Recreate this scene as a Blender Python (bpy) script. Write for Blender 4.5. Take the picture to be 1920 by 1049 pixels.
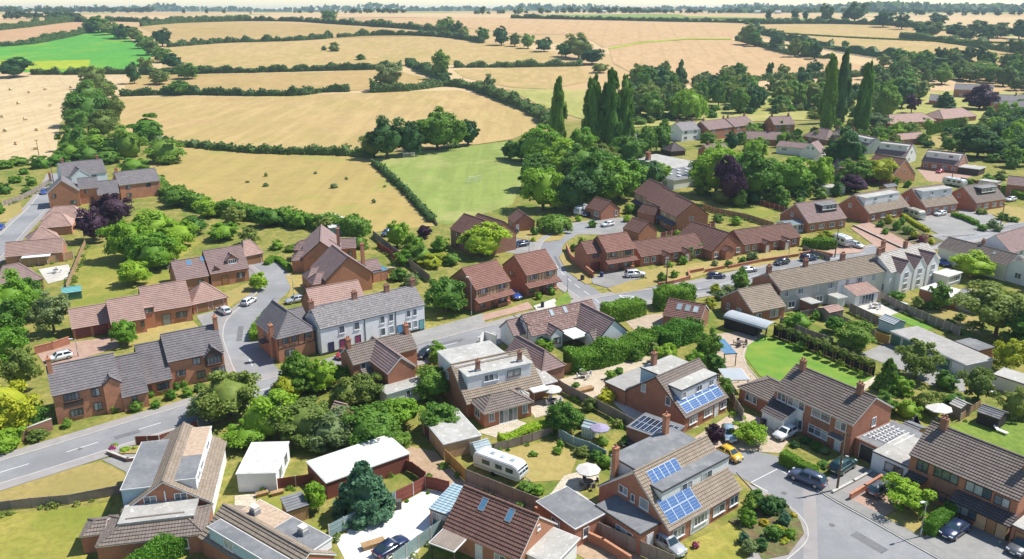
import bpy, bmesh, math, random
import numpy as np
from mathutils import Vector, Matrix
from mathutils.geometry import delaunay_2d_cdt
R = math.radians
random.seed(7); rng = np.random.default_rng(7)
for o in list(bpy.data.objects): bpy.data.objects.remove(o)
SC = bpy.context.scene; COL = SC.collection

# ---------------------------------------------------------------- camera, sky, sun, exposure
CAM_H = 57.0; F_PX = 1500.0; PITCH = math.atan(504/1500)
cam_d = bpy.data.cameras.new('camera'); cam = bpy.data.objects.new('camera', cam_d); COL.objects.link(cam)
cam.location = (0, 0, CAM_H); cam.rotation_euler = (math.pi/2-PITCH, 0, 0)
cam_d.sensor_width = 36; cam_d.lens = 36*F_PX/1920; cam_d.clip_end = 20000; cam_d.clip_start = 1
SC.camera = cam
SUN_AZ = math.atan2(0.951, 0.309)      # compass style: x = sin, y = cos
SUN_EL = R(55.5)
w = bpy.data.worlds.new('World'); SC.world = w; w.use_nodes = True
nt = w.node_tree; sky = nt.nodes.new('ShaderNodeTexSky'); sky.sky_type = 'NISHITA'; sky.sun_disc = False
sky.sun_elevation = SUN_EL; sky.sun_rotation = SUN_AZ; sky.air_density = 1.0; sky.dust_density = 0.0; sky.ozone_density = 1.5
bg = nt.nodes['Background']; nt.links.new(sky.outputs[0], bg.inputs[0]); bg.inputs[1].default_value = 0.105
sd = bpy.data.lights.new('sun', 'SUN'); sun = bpy.data.objects.new('sun', sd); COL.objects.link(sun)
sd.energy = 4.9; sd.angle = R(0.5); sd.color = (1, .955, .88)
sv = Vector((math.sin(SUN_AZ)*math.cos(SUN_EL), math.cos(SUN_AZ)*math.cos(SUN_EL), math.sin(SUN_EL)))
sun.rotation_euler = sv.to_track_quat('Z', 'Y').to_euler(); sun.location = (60, 60, 120)
SC.render.engine = 'CYCLES'
SC.view_settings.view_transform = 'Standard'; SC.view_settings.look = 'None'
SC.view_settings.exposure = 0.45; SC.view_settings.gamma = 1.0; SC.view_settings.use_curve_mapping = False
SC.cycles.max_bounces = 5; SC.cycles.diffuse_bounces = 2; SC.cycles.glossy_bounces = 2
SC.cycles.transmission_bounces = 3; SC.cycles.volume_bounces = 0; SC.cycles.transparent_max_bounces = 6

# ---------------------------------------------------------------- terrain height and photo rays
def _slope(y):
    return np.interp(y, [0, 430, 680, 1100, 1600, 2300, 2700, 9000], [0, 0, .056, .056, .012, 0, 0, 0])
_ys = np.arange(0, 9001, 5.0); _zs = np.concatenate([[0], np.cumsum((_slope(_ys[1:])+_slope(_ys[:-1]))*2.5)])
def zt(x, y):
    z = np.interp(y, _ys, _zs)
    k = np.clip((y-520)/300, 0, 1)
    z = z + k*(1.6*np.sin(x/130+1.0)*np.sin(y/165)+1.2*np.sin(x/310+2.2))
    z = z + 30*np.exp(-((y-5600)/900)**2)*(.55+.45*np.sin(x/850+.6))
    return float(z)
CP, SP = math.cos(PITCH), math.sin(PITCH)
def ray(px, py):
    u = (px-960)/F_PX; v = (py-524.5)/F_PX
    return (u, CP-v*SP, -SP-v*CP)
def G(px, py, z=0.0):                       # a photo pixel met with the level plane at height z
    d = ray(px, py); t = (CAM_H-z)/(-d[2]); return Vector((d[0]*t, d[1]*t, z))
def T(px, py):                              # a photo pixel met with the terrain
    d = ray(px, py)
    t = 40.0
    while t < 9000:
        if CAM_H+d[2]*t < zt(d[0]*t, d[1]*t): break
        t *= 1.02
    a, b = t/1.02, t
    for _ in range(30):
        m = (a+b)/2
        if CAM_H+d[2]*m < zt(d[0]*m, d[1]*m): b = m
        else: a = m
    return Vector((d[0]*a, d[1]*a, zt(d[0]*a, d[1]*a)))
def depth_of(p):                            # camera depth of a world point
    return p.y*CP+(CAM_H-p.z)*SP
def ppm(p): return F_PX/depth_of(p)         # photo pixels per metre there

# ---------------------------------------------------------------- materials
MATS = {}
def _nt(name):
    m = bpy.data.materials.new(name); m.use_nodes = True; MATS[name] = m
    n = m.node_tree.nodes; return m, n, m.node_tree.links, n['Principled BSDF']
def _math(n, l, op, a, b=None):
    x = n.new('ShaderNodeMath'); x.operation = op
    for i, q in enumerate((a, b)):
        if q is None: continue
        if hasattr(q, 'links') or hasattr(q, 'is_linked'): l.new(q, x.inputs[i])
        else: x.inputs[i].default_value = q
    return x.outputs[0]
def _mix(n, l, fac, a, b, mode='MIX'):
    x = n.new('ShaderNodeMix'); x.data_type = 'RGBA'; x.blend_type = mode
    for s, q in (('Factor', fac), ('A', a), ('B', b)):
        k = [i for i in x.inputs if i.name == s and (i.type == 'RGBA' or s == 'Factor' and i.type == 'VALUE')][0]
        if hasattr(q, 'is_linked'): l.new(q, k)
        elif isinstance(q, (tuple, list)): k.default_value = (*q, 1)
        else: k.default_value = q
    return [o for o in x.outputs if o.type == 'RGBA'][0]
def _noise(n, l, co, scale, detail=4, rough=.6, dist=0):
    x = n.new('ShaderNodeTexNoise'); x.inputs['Scale'].default_value = scale; x.inputs['Detail'].default_value = detail
    x.inputs['Roughness'].default_value = rough; x.inputs['Distortion'].default_value = dist
    if co is not None: l.new(co, x.inputs['Vector'])
    return x.outputs['Fac']
def _ramp(n, l, f, a, b):
    x = n.new('ShaderNodeMapRange'); x.inputs[1].default_value = a; x.inputs[2].default_value = b; l.new(f, x.inputs[0]); return x.outputs[0]
def _co(n, kind):
    if kind == 'World': g = n.new('ShaderNodeNewGeometry'); return g.outputs['Position']
    t = n.new('ShaderNodeTexCoord'); return t.outputs[kind]
def _bump(n, l, b, h, s, d=.02):
    x = n.new('ShaderNodeBump'); x.inputs['Strength'].default_value = s; x.inputs['Distance'].default_value = d
    l.new(h, x.inputs['Height']); l.new(x.outputs[0], b.inputs['Normal'])
def mottle(name, c1, c2, scale=1.0, rough=.85, bump=.3, big=None, bigscale=.06, co='World', rnd=.12, spec=.3, metal=0, stops=(.35, .65), extra=None, tuft=None, tamt=.6):
    """plain mottled surface: c1-c2 by noise, an optional large patch colour, a small shift from thing to thing"""
    m, n, l, b = _nt(name); c = _co(n, co)
    f = _noise(n, l, c, scale, 5); col = _mix(n, l, _ramp(n, l, f, *stops), c1, c2)
    if big: col = _mix(n, l, _ramp(n, l, _noise(n, l, c, bigscale, 3), .42, .62), col, big)
    if tuft: col = _mix(n, l, _math(n, l, 'MULTIPLY', _ramp(n, l, _noise(n, l, c, tuft, 7, .8), .44, .6), tamt), col, tuple(x*.62 for x in c1))
    if extra: col = _mix(n, l, _ramp(n, l, _noise(n, l, c, extra[1], 6, .7), *extra[2]), col, extra[0])
    if rnd:
        oi = n.new('ShaderNodeObjectInfo'); hs = n.new('ShaderNodeHueSaturation')
        l.new(_math(n, l, 'ADD', _math(n, l, 'MULTIPLY', oi.outputs['Random'], rnd*2), 1-rnd), hs.inputs['Value']); l.new(col, hs.inputs['Color']); col = hs.outputs[0]
    l.new(col, b.inputs['Base Color']); b.inputs['Roughness'].default_value = rough
    b.inputs['Specular IOR Level'].default_value = spec; b.inputs['Metallic'].default_value = metal
    if bump: _bump(n, l, b, f, bump)
    return m
def coursed(name, c1, c2, mortar, bw, bh, msize, rough=.85, bump=.4, lichen=None, offset=.5, wear=.35, rnd=.08, lsc=2.2, lst=(.55, .72)):
    """brick or tile colouring laid out in metres by the mesh UV"""
    m, n, l, b = _nt(name); uv = _co(n, 'UV')
    x = n.new('ShaderNodeTexBrick'); l.new(uv, x.inputs['Vector'])
    x.inputs['Color1'].default_value = (*c1, 1); x.inputs['Color2'].default_value = (*c2, 1); x.inputs['Mortar'].default_value = (*mortar, 1)
    x.inputs['Scale'].default_value = 1; x.inputs['Mortar Size'].default_value = msize; x.inputs['Brick Width'].default_value = bw
    x.inputs['Row Height'].default_value = bh; x.inputs['Bias'].default_value = -.1; x.offset = offset
    wc = _co(n, 'World'); f = _noise(n, l, wc, .7, 6, .65)
    hs = n.new('ShaderNodeHueSaturation'); l.new(x.outputs['Color'], hs.inputs['Color'])
    oi = n.new('ShaderNodeObjectInfo')
    v = _math(n, l, 'ADD', _math(n, l, 'MULTIPLY', f, wear*2), 1-wear)
    v = _math(n, l, 'MULTIPLY', v, _math(n, l, 'ADD', _math(n, l, 'MULTIPLY', _noise(n, l, wc, 3.5, 6, .8), .7), .65))
    v = _math(n, l, 'MULTIPLY', v, _math(n, l, 'ADD', _math(n, l, 'MULTIPLY', oi.outputs['Random'], rnd*2), 1-rnd)); l.new(v, hs.inputs['Value'])
    col = hs.outputs[0]
    if lichen: col = _mix(n, l, _math(n, l, 'MULTIPLY', _ramp(n, l, _noise(n, l, wc, lsc, 8, .75), *lst), .65), col, lichen)
    l.new(col, b.inputs['Base Color']); b.inputs['Roughness'].default_value = rough; b.inputs['Specular IOR Level'].default_value = .25
    _bump(n, l, b, x.outputs['Fac'], -bump, .015); return m
def leafy(name, c1, c2, trans=.4, rnd=.2):
    """foliage: two greens by noise, shifted from plant to plant, partly letting light through"""
    m, n, l, b = _nt(name); c = _co(n, 'World')
    col = _mix(n, l, _ramp(n, l, _noise(n, l, c, 1.3, 5, .75), .38, .60), c1, c2)
    oi = n.new('ShaderNodeObjectInfo'); hs = n.new('ShaderNodeHueSaturation')
    l.new(_math(n, l, 'ADD', _math(n, l, 'MULTIPLY', oi.outputs['Random'], rnd*2), 1-rnd), hs.inputs['Value'])
    l.new(_math(n, l, 'ADD', _math(n, l, 'MULTIPLY', oi.outputs['Random'], -.035), .518), hs.inputs['Hue']); l.new(col, hs.inputs['Color'])
    l.new(hs.outputs[0], b.inputs['Base Color']); b.inputs['Roughness'].default_value = .6; b.inputs['Specular IOR Level'].default_value = .3
    t = n.new('ShaderNodeBsdfTranslucent'); l.new(hs.outputs[0], t.inputs[0]); x = n.new('ShaderNodeMixShader'); x.inputs[0].default_value = trans
    l.new(b.outputs[0], x.inputs[1]); l.new(t.outputs[0], x.inputs[2]); l.new(x.outputs[0], n['Material Output'].inputs[0]); return m
def plain(name, c, rough=.5, metal=0, spec=.5, coat=0):
    m, n, l, b = _nt(name); wc = _co(n, 'Object')
    hs = _mix(n, l, _ramp(n, l, _noise(n, l, wc, 2.5, 5, .7), .3, .7), tuple(q*.88 for q in c), tuple(min(1, q*1.06) for q in c))
    l.new(hs, b.inputs['Base Color']); b.inputs['Roughness'].default_value = rough; b.inputs['Metallic'].default_value = metal
    b.inputs['Specular IOR Level'].default_value = spec; b.inputs['Coat Weight'].default_value = coat; b.inputs['Coat Roughness'].default_value = .06; return m
def glassy(name, dark, pale, share=.35):
    """window glass seen from outside: some rooms dark, some with blinds or nets behind"""
    m, n, l, b = _nt(name); oi = n.new('ShaderNodeObjectInfo')
    f = _ramp(n, l, oi.outputs['Random'], 1-share-.05, 1-share+.3)
    wc = _co(n, 'World'); col = _mix(n, l, f, dark, pale)
    col = _mix(n, l, _math(n, l, 'MULTIPLY', _ramp(n, l, _noise(n, l, wc, 1.1, 3), .45, .6), .35), col, tuple(q*.5 for q in pale))
    l.new(col, b.inputs['Base Color']); b.inputs['Roughness'].default_value = .12; b.inputs['Specular IOR Level'].default_value = .8; return m
def crop(name, c1, c2, line, ang, gap, amt=.5, patch=None):
    """field crop with tramlines at a compass angle, spaced in metres"""
    m, n, l, b = _nt(name); wc = _co(n, 'World')
    col = _mix(n, l, _ramp(n, l, _noise(n, l, wc, .035, 5, .6), .35, .65), c1, c2)
    col = _mix(n, l, _math(n, l, 'MULTIPLY', _ramp(n, l, _noise(n, l, wc, .22, 7, .8), .42, .62), .55), col, tuple(q*.66 for q in c1))
    col = _mix(n, l, _math(n, l, 'MULTIPLY', _ramp(n, l, _noise(n, l, wc, .011, 5, .7, .8), .40, .66), .45), col, tuple(q*.80 for q in c2))
    if patch: col = _mix(n, l, _math(n, l, 'MULTIPLY', _ramp(n, l, _noise(n, l, wc, patch[1], 4, .65, .6), *patch[2]), patch[3]), col, patch[0])
    if line:
        mp = n.new('ShaderNodeMapping'); mp.inputs['Rotation'].default_value = (0, 0, ang); l.new(wc, mp.inputs[0])
        wv = n.new('ShaderNodeTexWave'); wv.inputs['Scale'].default_value = 6.2832/gap/20; wv.inputs['Distortion'].default_value = 2.5
        wv.inputs['Detail'].default_value = 1.5; wv.inputs['Detail Scale'].default_value = .02; l.new(mp.outputs[0], wv.inputs['Vector'])
        col = _mix(n, l, _math(n, l, 'MULTIPLY', _ramp(n, l, wv.outputs['Fac'], .9, 1), amt), col, line)
    mp2 = n.new('ShaderNodeMapping'); mp2.inputs['Rotation'].default_value = (0, 0, ang+.35); mp2.inputs['Scale'].default_value = (.16, .012, 1); l.new(wc, mp2.inputs[0])
    col = _mix(n, l, _math(n, l, 'MULTIPLY', _ramp(n, l, _noise(n, l, mp2.outputs[0], 1.0, 4, .7), .45, .62), .38), col, tuple(min(1, q*1.22) for q in c2))
    l.new(col, b.inputs['Base Color']); b.inputs['Roughness'].default_value = .95; b.inputs['Specular IOR Level'].default_value = .1; return m

# ---------------------------------------------------------------- mesh helpers
class MB:
    """collects faces (with box-mapped or given UVs in metres), builds one mesh"""
    def __init__(s): s.v = []; s.f = []; s.uv = []; s.mi = []
    def face(s, pts, mi=0, uv=None):
        k = len(s.v); s.v += [tuple(p) for p in pts]; s.f.append(tuple(range(k, k+len(pts)))); s.mi.append(mi)
        if uv is None:
            a = Vector(pts[1])-Vector(pts[0]); c = Vector(pts[-1])-Vector(pts[0]); nn = a.cross(c)
            ax = max(range(3), key=lambda i: abs(nn[i]))
            if ax == 2: uv = [(p[0], p[1]) for p in pts]
            elif ax == 1: uv = [(p[0], p[2]) for p in pts]
            else: uv = [(p[1], p[2]) for p in pts]
        s.uv += uv
    def box(s, x0, x1, y0, y1, z0, z1, mi=0, bottom=True):
        p = [(x0,y0,z0),(x1,y0,z0),(x1,y1,z0),(x0,y1,z0),(x0,y0,z1),(x1,y0,z1),(x1,y1,z1),(x0,y1,z1)]
        for q in ((0,1,5,4),(1,2,6,5),(2,3,7,6),(3,0,4,7),(4,5,6,7)): s.face([p[i] for i in q], mi)
        if bottom: s.face([p[i] for i in (3,2,1,0)], mi)
    def prism(s, poly, z0, z1, mi=0):
        n = len(poly); s.face([(x,y,z1) for x,y in poly], mi)
        for i in range(n):
            a = poly[i]; b = poly[(i+1)%n]; L = math.dist(a, b)
            s.face([(*a,z0),(*b,z0),(*b,z1),(*a,z1)], mi, [(0,z0),(L,z0),(L,z1),(0,z1)])
    def bar(s, a, b, w, h=None, mi=0, up=(0,0,1)):
        h = h or w; a = Vector(a); b = Vector(b); d = (b-a).normalized(); u = Vector(up)
        if abs(d.dot(u)) > .95: u = Vector((0,1,0))
        r = d.cross(u).normalized(); u = r.cross(d)
        c = [a+r*i*w/2+u*j*h/2 for i,j in ((-1,-1),(1,-1),(1,1),(-1,1))]; e = [q+(b-a) for q in c]
        for i in range(4): j = (i+1)%4; s.face([c[i],c[j],e[j],e[i]], mi)
        s.face(c[::-1], mi); s.face(e, mi)
    def tube(s, a, b, ra, rb, n=8, mi=0, caps=True):
        a = Vector(a); b = Vector(b); d = (b-a).normalized(); u = Vector((0,0,1)) if abs(d.z) < .9 else Vector((1,0,0))
        r = d.cross(u).normalized(); u = r.cross(d)
        A = [a+(r*math.cos(t)+u*math.sin(t))*ra for t in [i*2*math.pi/n for i in range(n)]]
        B = [b+(r*math.cos(t)+u*math.sin(t))*rb for t in [i*2*math.pi/n for i in range(n)]]
        for i in range(n): j = (i+1)%n; s.face([A[j],A[i],B[i],B[j]], mi)
        if caps: s.face(A, mi); s.face(B[::-1], mi)
    def mesh(s, name, mats=(), smooth=False):
        me = bpy.data.meshes.new(name); me.from_pydata(s.v, [], s.f)
        ul = me.uv_layers.new(name='UVMap'); ul.data.foreach_set('uv', [c for q in s.uv for c in q])
        for m in mats: me.materials.append(MATS[m] if isinstance(m, str) else m)
        me.polygons.foreach_set('material_index', s.mi)
        if smooth:
            bm = bmesh.new(); bm.from_mesh(me); bmesh.ops.remove_doubles(bm, verts=bm.verts, dist=1e-4)
            bm.to_mesh(me); bm.free(); me.polygons.foreach_set('use_smooth', [True]*len(me.polygons))
        return me
def link(name, data, parent=None, loc=(0,0,0), rz=0, mat=None, scale=None):
    o = bpy.data.objects.new(name, data); COL.objects.link(o); o.location = loc; o.rotation_euler = (0, 0, rz)
    if parent: o.parent = parent
    if scale: o.scale = scale if isinstance(scale, (tuple, list)) else (scale,)*3
    if mat:
        if not data.materials: data.materials.append(None)
        o.material_slots[0].link = 'OBJECT'; o.material_slots[0].material = MATS[mat]
    return o
def tag(o, label=None, cat=None, group=None, kind=None):
    if label: o['label'] = label
    if cat: o['category'] = cat
    if group: o['group'] = group
    if kind: o['kind'] = kind
    return o
CACHE = {}
def cached(key, fn):
    if key not in CACHE: CACHE[key] = fn()
    return CACHE[key]
def copy_tree(o, parent=None):
    c = o.copy(); COL.objects.link(c); c.parent = parent
    for ch in list(o.children): copy_tree(ch, c)
    return c
def inside(x, y, poly):
    r = False; j = len(poly)-1
    for i in range(len(poly)):
        a = poly[i]; b = poly[j]
        if (a[1] > y) != (b[1] > y) and x < (b[0]-a[0])*(y-a[1])/(b[1]-a[1])+a[0]: r = not r
        j = i
    return r
def drape(name, pts, mat, dz, step, label=None):
    """a sheet lying on the terrain inside a pixel outline"""
    w = [T(*p) for p in pts]; P = []
    for i in range(len(w)):
        a, b = w[i], w[(i+1)%len(w)]; k = max(1, int((b-a).length/step))
        P += [(a.x+(b.x-a.x)*j/k, a.y+(b.y-a.y)*j/k) for j in range(k)]
    n = len(P); E = [(i, (i+1)%n) for i in range(n)]
    xs = [p[0] for p in P]; ys = [p[1] for p in P]; V = list(P)
    y = min(ys)+step/2
    while y < max(ys):
        x = min(xs)+step/2
        while x < max(xs):
            if inside(x, y, P): V.append((x, y))
            x += step
        y += step
    r = delaunay_2d_cdt([Vector(v) for v in V], E, [], 1, 1e-3)
    me = bpy.data.meshes.new(name); me.from_pydata([(v.x, v.y, zt(v.x, v.y)+dz) for v in r[0]], [], [tuple(f) for f in r[2]]); me.materials.append(MATS[mat])
    bm = bmesh.new(); bm.from_mesh(me); bmesh.ops.recalc_face_normals(bm, faces=bm.faces)
    for f in bm.faces:
        if f.normal.z < 0: f.normal_flip()
    bm.to_mesh(me); bm.free()
    o = link(name, me); tag(o, label, kind='structure'); return o
def patch(name, pts, mat, z=.02, label=None, world=False, kind='structure', th=.1, parent=None):
    """a level sheet with a small edge, inside a pixel outline"""
    w = [(p[0], p[1]) if world else tuple(G(p[0], p[1], z))[:2] for p in pts]
    if sum(w[i][0]*w[(i+1)%len(w)][1]-w[(i+1)%len(w)][0]*w[i][1] for i in range(len(w))) < 0: w = w[::-1]
    b = MB(); b.prism(w, z-th, z); o = link(name, b.mesh(name, [mat]), parent)
    tag(o, label, kind=kind); return o
def strip(name, line, width, mat, z=.02, label=None, th=.1, wpx=None, world=False, kind='structure'):
    """a band of even width along a pixel line"""
    w = [Vector(p[:2]) if world else G(*p, z).to_2d() for p in line]
    w = smooth_line(w) if len(w) > 2 else w
    L, Rr = offset_line(w, width/2), offset_line(w, -width/2)
    b = MB()
    for i in range(len(w)-1):
        b.face([(*Rr[i], z), (*Rr[i+1], z), (*L[i+1], z), (*L[i], z)])
        for s in (L, Rr): b.face([(*s[i], z-th), (*s[i+1], z-th), (*s[i+1], z), (*s[i], z)])
    o = link(name, b.mesh(name, [mat])); tag(o, label, kind=kind); return o
def smooth_line(w, k=4):
    out = []
    for i in range(len(w)-1):
        p0 = w[max(i-1, 0)]; p1 = w[i]; p2 = w[i+1]; p3 = w[min(i+2, len(w)-1)]
        for j in range(k):
            t = j/k; out.append(.5*((2*p1)+(p2-p0)*t+(2*p0-5*p1+4*p2-p3)*t*t+(3*p1-p0-3*p2+p3)*t**3))
    return out+[w[-1]]
def offset_line(w, d):
    out = []
    for i in range(len(w)):
        t = (w[min(i+1, len(w)-1)]-w[max(i-1, 0)]).normalized(); out.append(w[i]+Vector((-t.y, t.x))*d)
    return out
# ---------------------------------------------------------------- surfaces
mottle('ground_grass', (.17,.20,.045), (.30,.27,.10), .35, .95, .4, big=(.13,.19,.035), bigscale=.05, rnd=0)
mottle('lawn_dry', (.42,.32,.115), (.33,.27,.085), .5, .95, .3, big=(.32,.27,.085), bigscale=.11, rnd=.06, tuft=1.1)
mottle('lawn_mixed', (.27,.265,.045), (.40,.325,.08), .28, .95, .3, big=(.21,.24,.035), bigscale=.08, rnd=.06, tuft=1.1)
mottle('lawn_green', (.12,.21,.025), (.20,.26,.04), .4, .95, .3, big=(.20,.28,.04), bigscale=.12, rnd=.05, tuft=1.1)
mottle('turf_artificial', (.10,.235,.024), (.155,.275,.03), .35, .9, .2, rnd=0, big=(.21,.285,.035), bigscale=.13)
mottle('soil_bed', (.13,.09,.05), (.22,.17,.08), 1.2, .95, .6, big=(.12,.16,.04), bigscale=.5, rnd=.1, tuft=1.1)
mottle('asphalt', (.26,.262,.268), (.31,.311,.315), .5, .9, .25, big=(.225,.227,.233), bigscale=.07, rnd=.03, extra=((.33,.325,.31), 7, (.62,.75)), tuft=2.2, tamt=.22)
mottle('asphalt_old', (.28,.275,.26), (.34,.33,.31), .45, .92, .25, big=(.25,.245,.235), bigscale=.12, rnd=.05, extra=((.20,.20,.195), 1.3, (.6,.72)), tuft=1.6, tamt=.25)
mottle('tarmac_path', (.27,.25,.24), (.33,.31,.30), .5, .92, .2, big=(.30,.275,.26), bigscale=.15, rnd=.05)
mottle('kerb_stone', (.44,.42,.38), (.54,.52,.48), 1.3, .85, .2, rnd=.05)
mottle('concrete_pale', (.50,.47,.41), (.60,.57,.52), .6, .9, .2, big=(.44,.42,.37), bigscale=.2, rnd=.06)
mottle('concrete_white', (.70,.68,.64), (.78,.76,.73), .5, .85, .1, big=(.66,.64,.60), bigscale=.3, rnd=.03)
coursed('block_paving', (.40,.25,.19), (.47,.32,.25), (.30,.22,.17), .4, .2, .02, rough=.9, bump=.2)
coursed('block_paving_tan', (.44,.35,.26), (.52,.42,.33), (.34,.27,.20), .4, .2, .02, rough=.9, bump=.2)
coursed('slab_paving', (.52,.45,.34), (.60,.53,.42), (.34,.30,.24), .8, .6, .03, rough=.9, bump=.2)
mottle('gravel', (.45,.37,.27), (.56,.48,.37), 3.0, .95, .6, big=(.40,.33,.22), bigscale=.25, rnd=.04)
mottle('dirt_track', (.44,.31,.21), (.54,.40,.29), .7, .95, .4, big=(.38,.28,.17), bigscale=.13, rnd=0, tuft=.8)
mottle('paint_white', (.66,.66,.64), (.76,.76,.75), 2, .7, 0, rnd=.02, extra=((.36,.36,.355), 4, (.6,.72)))
crop('wheat', (.49,.325,.165), (.53,.36,.19), (.38,.24,.10), R(8), 22, .35)
crop('wheat_pale', (.53,.37,.205), (.57,.41,.235), (.44,.30,.16), R(60), 26, .2)
crop('pasture_dry', (.46,.32,.14), (.41,.29,.12), None, 0, 1, 0, patch=((.29,.235,.07), .02, (.5,.7), .6))
crop('pasture_gold', (.43,.305,.13), (.48,.345,.155), None, 0, 1, 0, patch=((.33,.275,.085), .016, (.45,.7), .7))
crop('stubble', (.52,.39,.215), (.57,.44,.26), (.44,.315,.15), R(-32), 9, .4)
crop('field_brown', (.46,.285,.15), (.50,.32,.175), (.39,.24,.12), R(70), 12, .3)
crop('crop_green', (.085,.30,.045), (.11,.34,.05), (.07,.25,.04), R(78), 9, .4, patch=((.26,.36,.03), .012, (.5,.62), .5))
crop('crop_yellowing', (.30,.40,.03), (.38,.42,.035), (.20,.34,.03), R(84), 6, .5)
crop('playing_grass', (.215,.28,.07), (.26,.31,.085), (.18,.25,.055), R(28), 5, .35, patch=((.40,.36,.15), .03, (.52,.70), .8))
crop('rough_grass', (.43,.32,.12), (.37,.285,.10), None, 0, 1, 0, patch=((.27,.275,.07), .035, (.52,.66), .7))
crop('meadow_green', (.30,.31,.085), (.36,.35,.11), None, 0, 1, 0, patch=((.46,.37,.16), .02, (.45,.65), .7))

# ---------------------------------------------------------------- the ground, one sheet out to the horizon
def build_ground():
    ys = [-120, 0, 150, 300, 400]+list(np.arange(430, 1200, 18))+list(np.arange(1200, 2800, 50))+list(np.arange(2800, 9001, 200))
    V = []; Fc = []; N = 56
    for y in ys:
        half = 260+max(y, 0)*.95
        for i in range(N+1):
            x = -half+2*half*i/N; V.append((x, float(y), zt(x, y)))
    for j in range(len(ys)-1):
        for i in range(N):
            a = j*(N+1)+i; Fc.append((a, a+1, a+N+2, a+N+1))
    m, n, l, b = _nt('countryside')                     # gardens near, meadow and pale corn land farther off: the land's own cover
    wc = _co(n, 'World')
    g = _mix(n, l, _ramp(n, l, _noise(n, l, wc, .3, 6, .7), .38, .62), (.19,.205,.042), (.36,.295,.095))
    g = _mix(n, l, _ramp(n, l, _noise(n, l, wc, .09, 5, .7), .50, .64), g, (.13,.19,.03)); g = _mix(n, l, _math(n, l, 'MULTIPLY', _ramp(n, l, _noise(n, l, wc, .9, 7, .8), .45, .6), .6), g, (.10,.12,.03))
    vo = n.new('ShaderNodeTexVoronoi'); vo.inputs['Scale'].default_value = .0034; l.new(wc, vo.inputs['Vector'])
    sp = n.new('ShaderNodeSeparateColor'); l.new(vo.outputs['Color'], sp.inputs[0])
    far = _mix(n, l, _ramp(n, l, sp.outputs[0], .35, .75), (.47,.325,.16), (.54,.40,.22))
    far = _mix(n, l, _ramp(n, l, sp.outputs[1], .78, .80), far, (.20,.27,.07))
    far = _mix(n, l, _math(n, l, 'MULTIPLY', _ramp(n, l, _noise(n, l, wc, .02, 6, .7), .5, .75), .5), far, (.36,.30,.12))
    s = n.new('ShaderNodeSeparateXYZ'); l.new(wc, s.inputs[0])
    l.new(_mix(n, l, _ramp(n, l, s.outputs[1], 430, 470), g, far), b.inputs['Base Color']); b.inputs['Roughness'].default_value = .95; b.inputs['Specular IOR Level'].default_value = .1
    me = bpy.data.meshes.new('ground'); me.from_pydata(V, [], Fc); me.materials.append(m)
    tag(link('ground', me), 'grassy village ground running out over the fields to the horizon', kind='structure')
build_ground()

# fields (pixel outlines read from the photograph, laid on the terrain)
drape('stubble_field', [(-40,146),(150,143),(235,142),(215,178),(140,205),(112,232),(104,300),(60,306),(-60,300)], 'stubble', .12, 14, 'pale cut stubble field strewn with round bales')
drape('green_field', [(-40,92),(60,78),(185,56),(232,66),(288,104),(246,136),(120,138),(-40,134)], 'crop_green', .12, 16, 'bright green crop field among golden fields')
drape('crop_strip', [(-40,112),(60,116),(170,113),(165,128),(70,133),(-40,128)], 'crop_yellowing', .3, 16, 'yellowing strip along the green crop field')
drape('brown_field', [(-40,62),(60,46),(150,38),(166,50),(70,73),(-40,86)], 'field_brown', .2, 18, 'reddish brown ploughed field above the green crop')
drape('wheat_field', [(205,30),(420,29),(640,28.5),(830,31),(1000,33),(1000,36),(700,33),(420,36),(220,39)], 'wheat_pale', .4, 45, 'pale wheat field along the skyline')
drape('upper_pasture', [(262,50),(340,44),(480,42),(620,47),(760,59),(840,62),(790,68),(640,72),(480,76),(330,84),(300,70)], 'pasture_dry', .25, 18, 'dry golden pasture sloping below the skyline')
drape('gold_pasture', [(316,90),(480,80),(560,78),(640,73),(790,70),(960,84),(1060,108),(1070,120),(930,118),(850,122),(720,128),(600,133),(480,134),(350,138),(300,140)], 'pasture_gold', .2, 15, 'golden pasture with scattered bushes between hedges')
drape('corner_pasture', [(262,142),(330,141),(480,138),(600,136),(740,130),(770,140),(830,152),(770,162),(650,172),(480,178),(330,176),(226,180),(236,160)], 'pasture_dry', .2, 12, 'dry corner pasture behind the big hedgerow tree')
drape('side_pasture', [(850,132),(960,128),(1085,126),(1120,150),(1030,168),(960,165),(870,146)], 'pasture_gold', .2, 12, 'small golden pasture beside the tall hedgerow')
drape('middle_pasture', [(222,184),(330,181),(480,182),(640,176),(780,172),(860,170),(920,184),(1000,212),(1030,236),(960,262),(880,274),(760,284),(640,290),(480,285),(330,274),(262,268),(226,236)], 'pasture_gold', .2, 10, 'wide dry pasture behind the playing field trees')
drape('big_wheat_field', [(640,34),(830,34),(1000,36),(1180,40),(1340,44),(1385,60),(1372,74),(1300,73),(1200,79),(1130,90),(1090,64),(980,66),(860,52),(760,46)], 'wheat', .3, 22, 'broad ripe wheat field with tramlines on the hill')
drape('curved_wheat_field', [(1142,92),(1200,81),(1300,75),(1372,76),(1450,90),(1520,108),(1570,140),(1500,146),(1400,152),(1290,156),(1190,140),(1150,120)], 'wheat', .3, 14, 'ripe wheat field with a curved track along it')
drape('right_pasture', [(1410,52),(1520,46),(1640,45),(1720,54),(1690,70),(1760,78),(1960,104),(1960,132),(1800,124),(1700,112),(1600,96),(1500,78),(1420,62)], 'pasture_gold', .3, 18, 'wide olive gold pasture on the hill right of the poplars')
drape('wheat_corner', [(1440,100),(1520,110),(1580,116),(1650,128),(1640,138),(1560,146),(1440,140)], 'wheat', .25, 14, 'wheat corner behind the three poplars')
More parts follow.
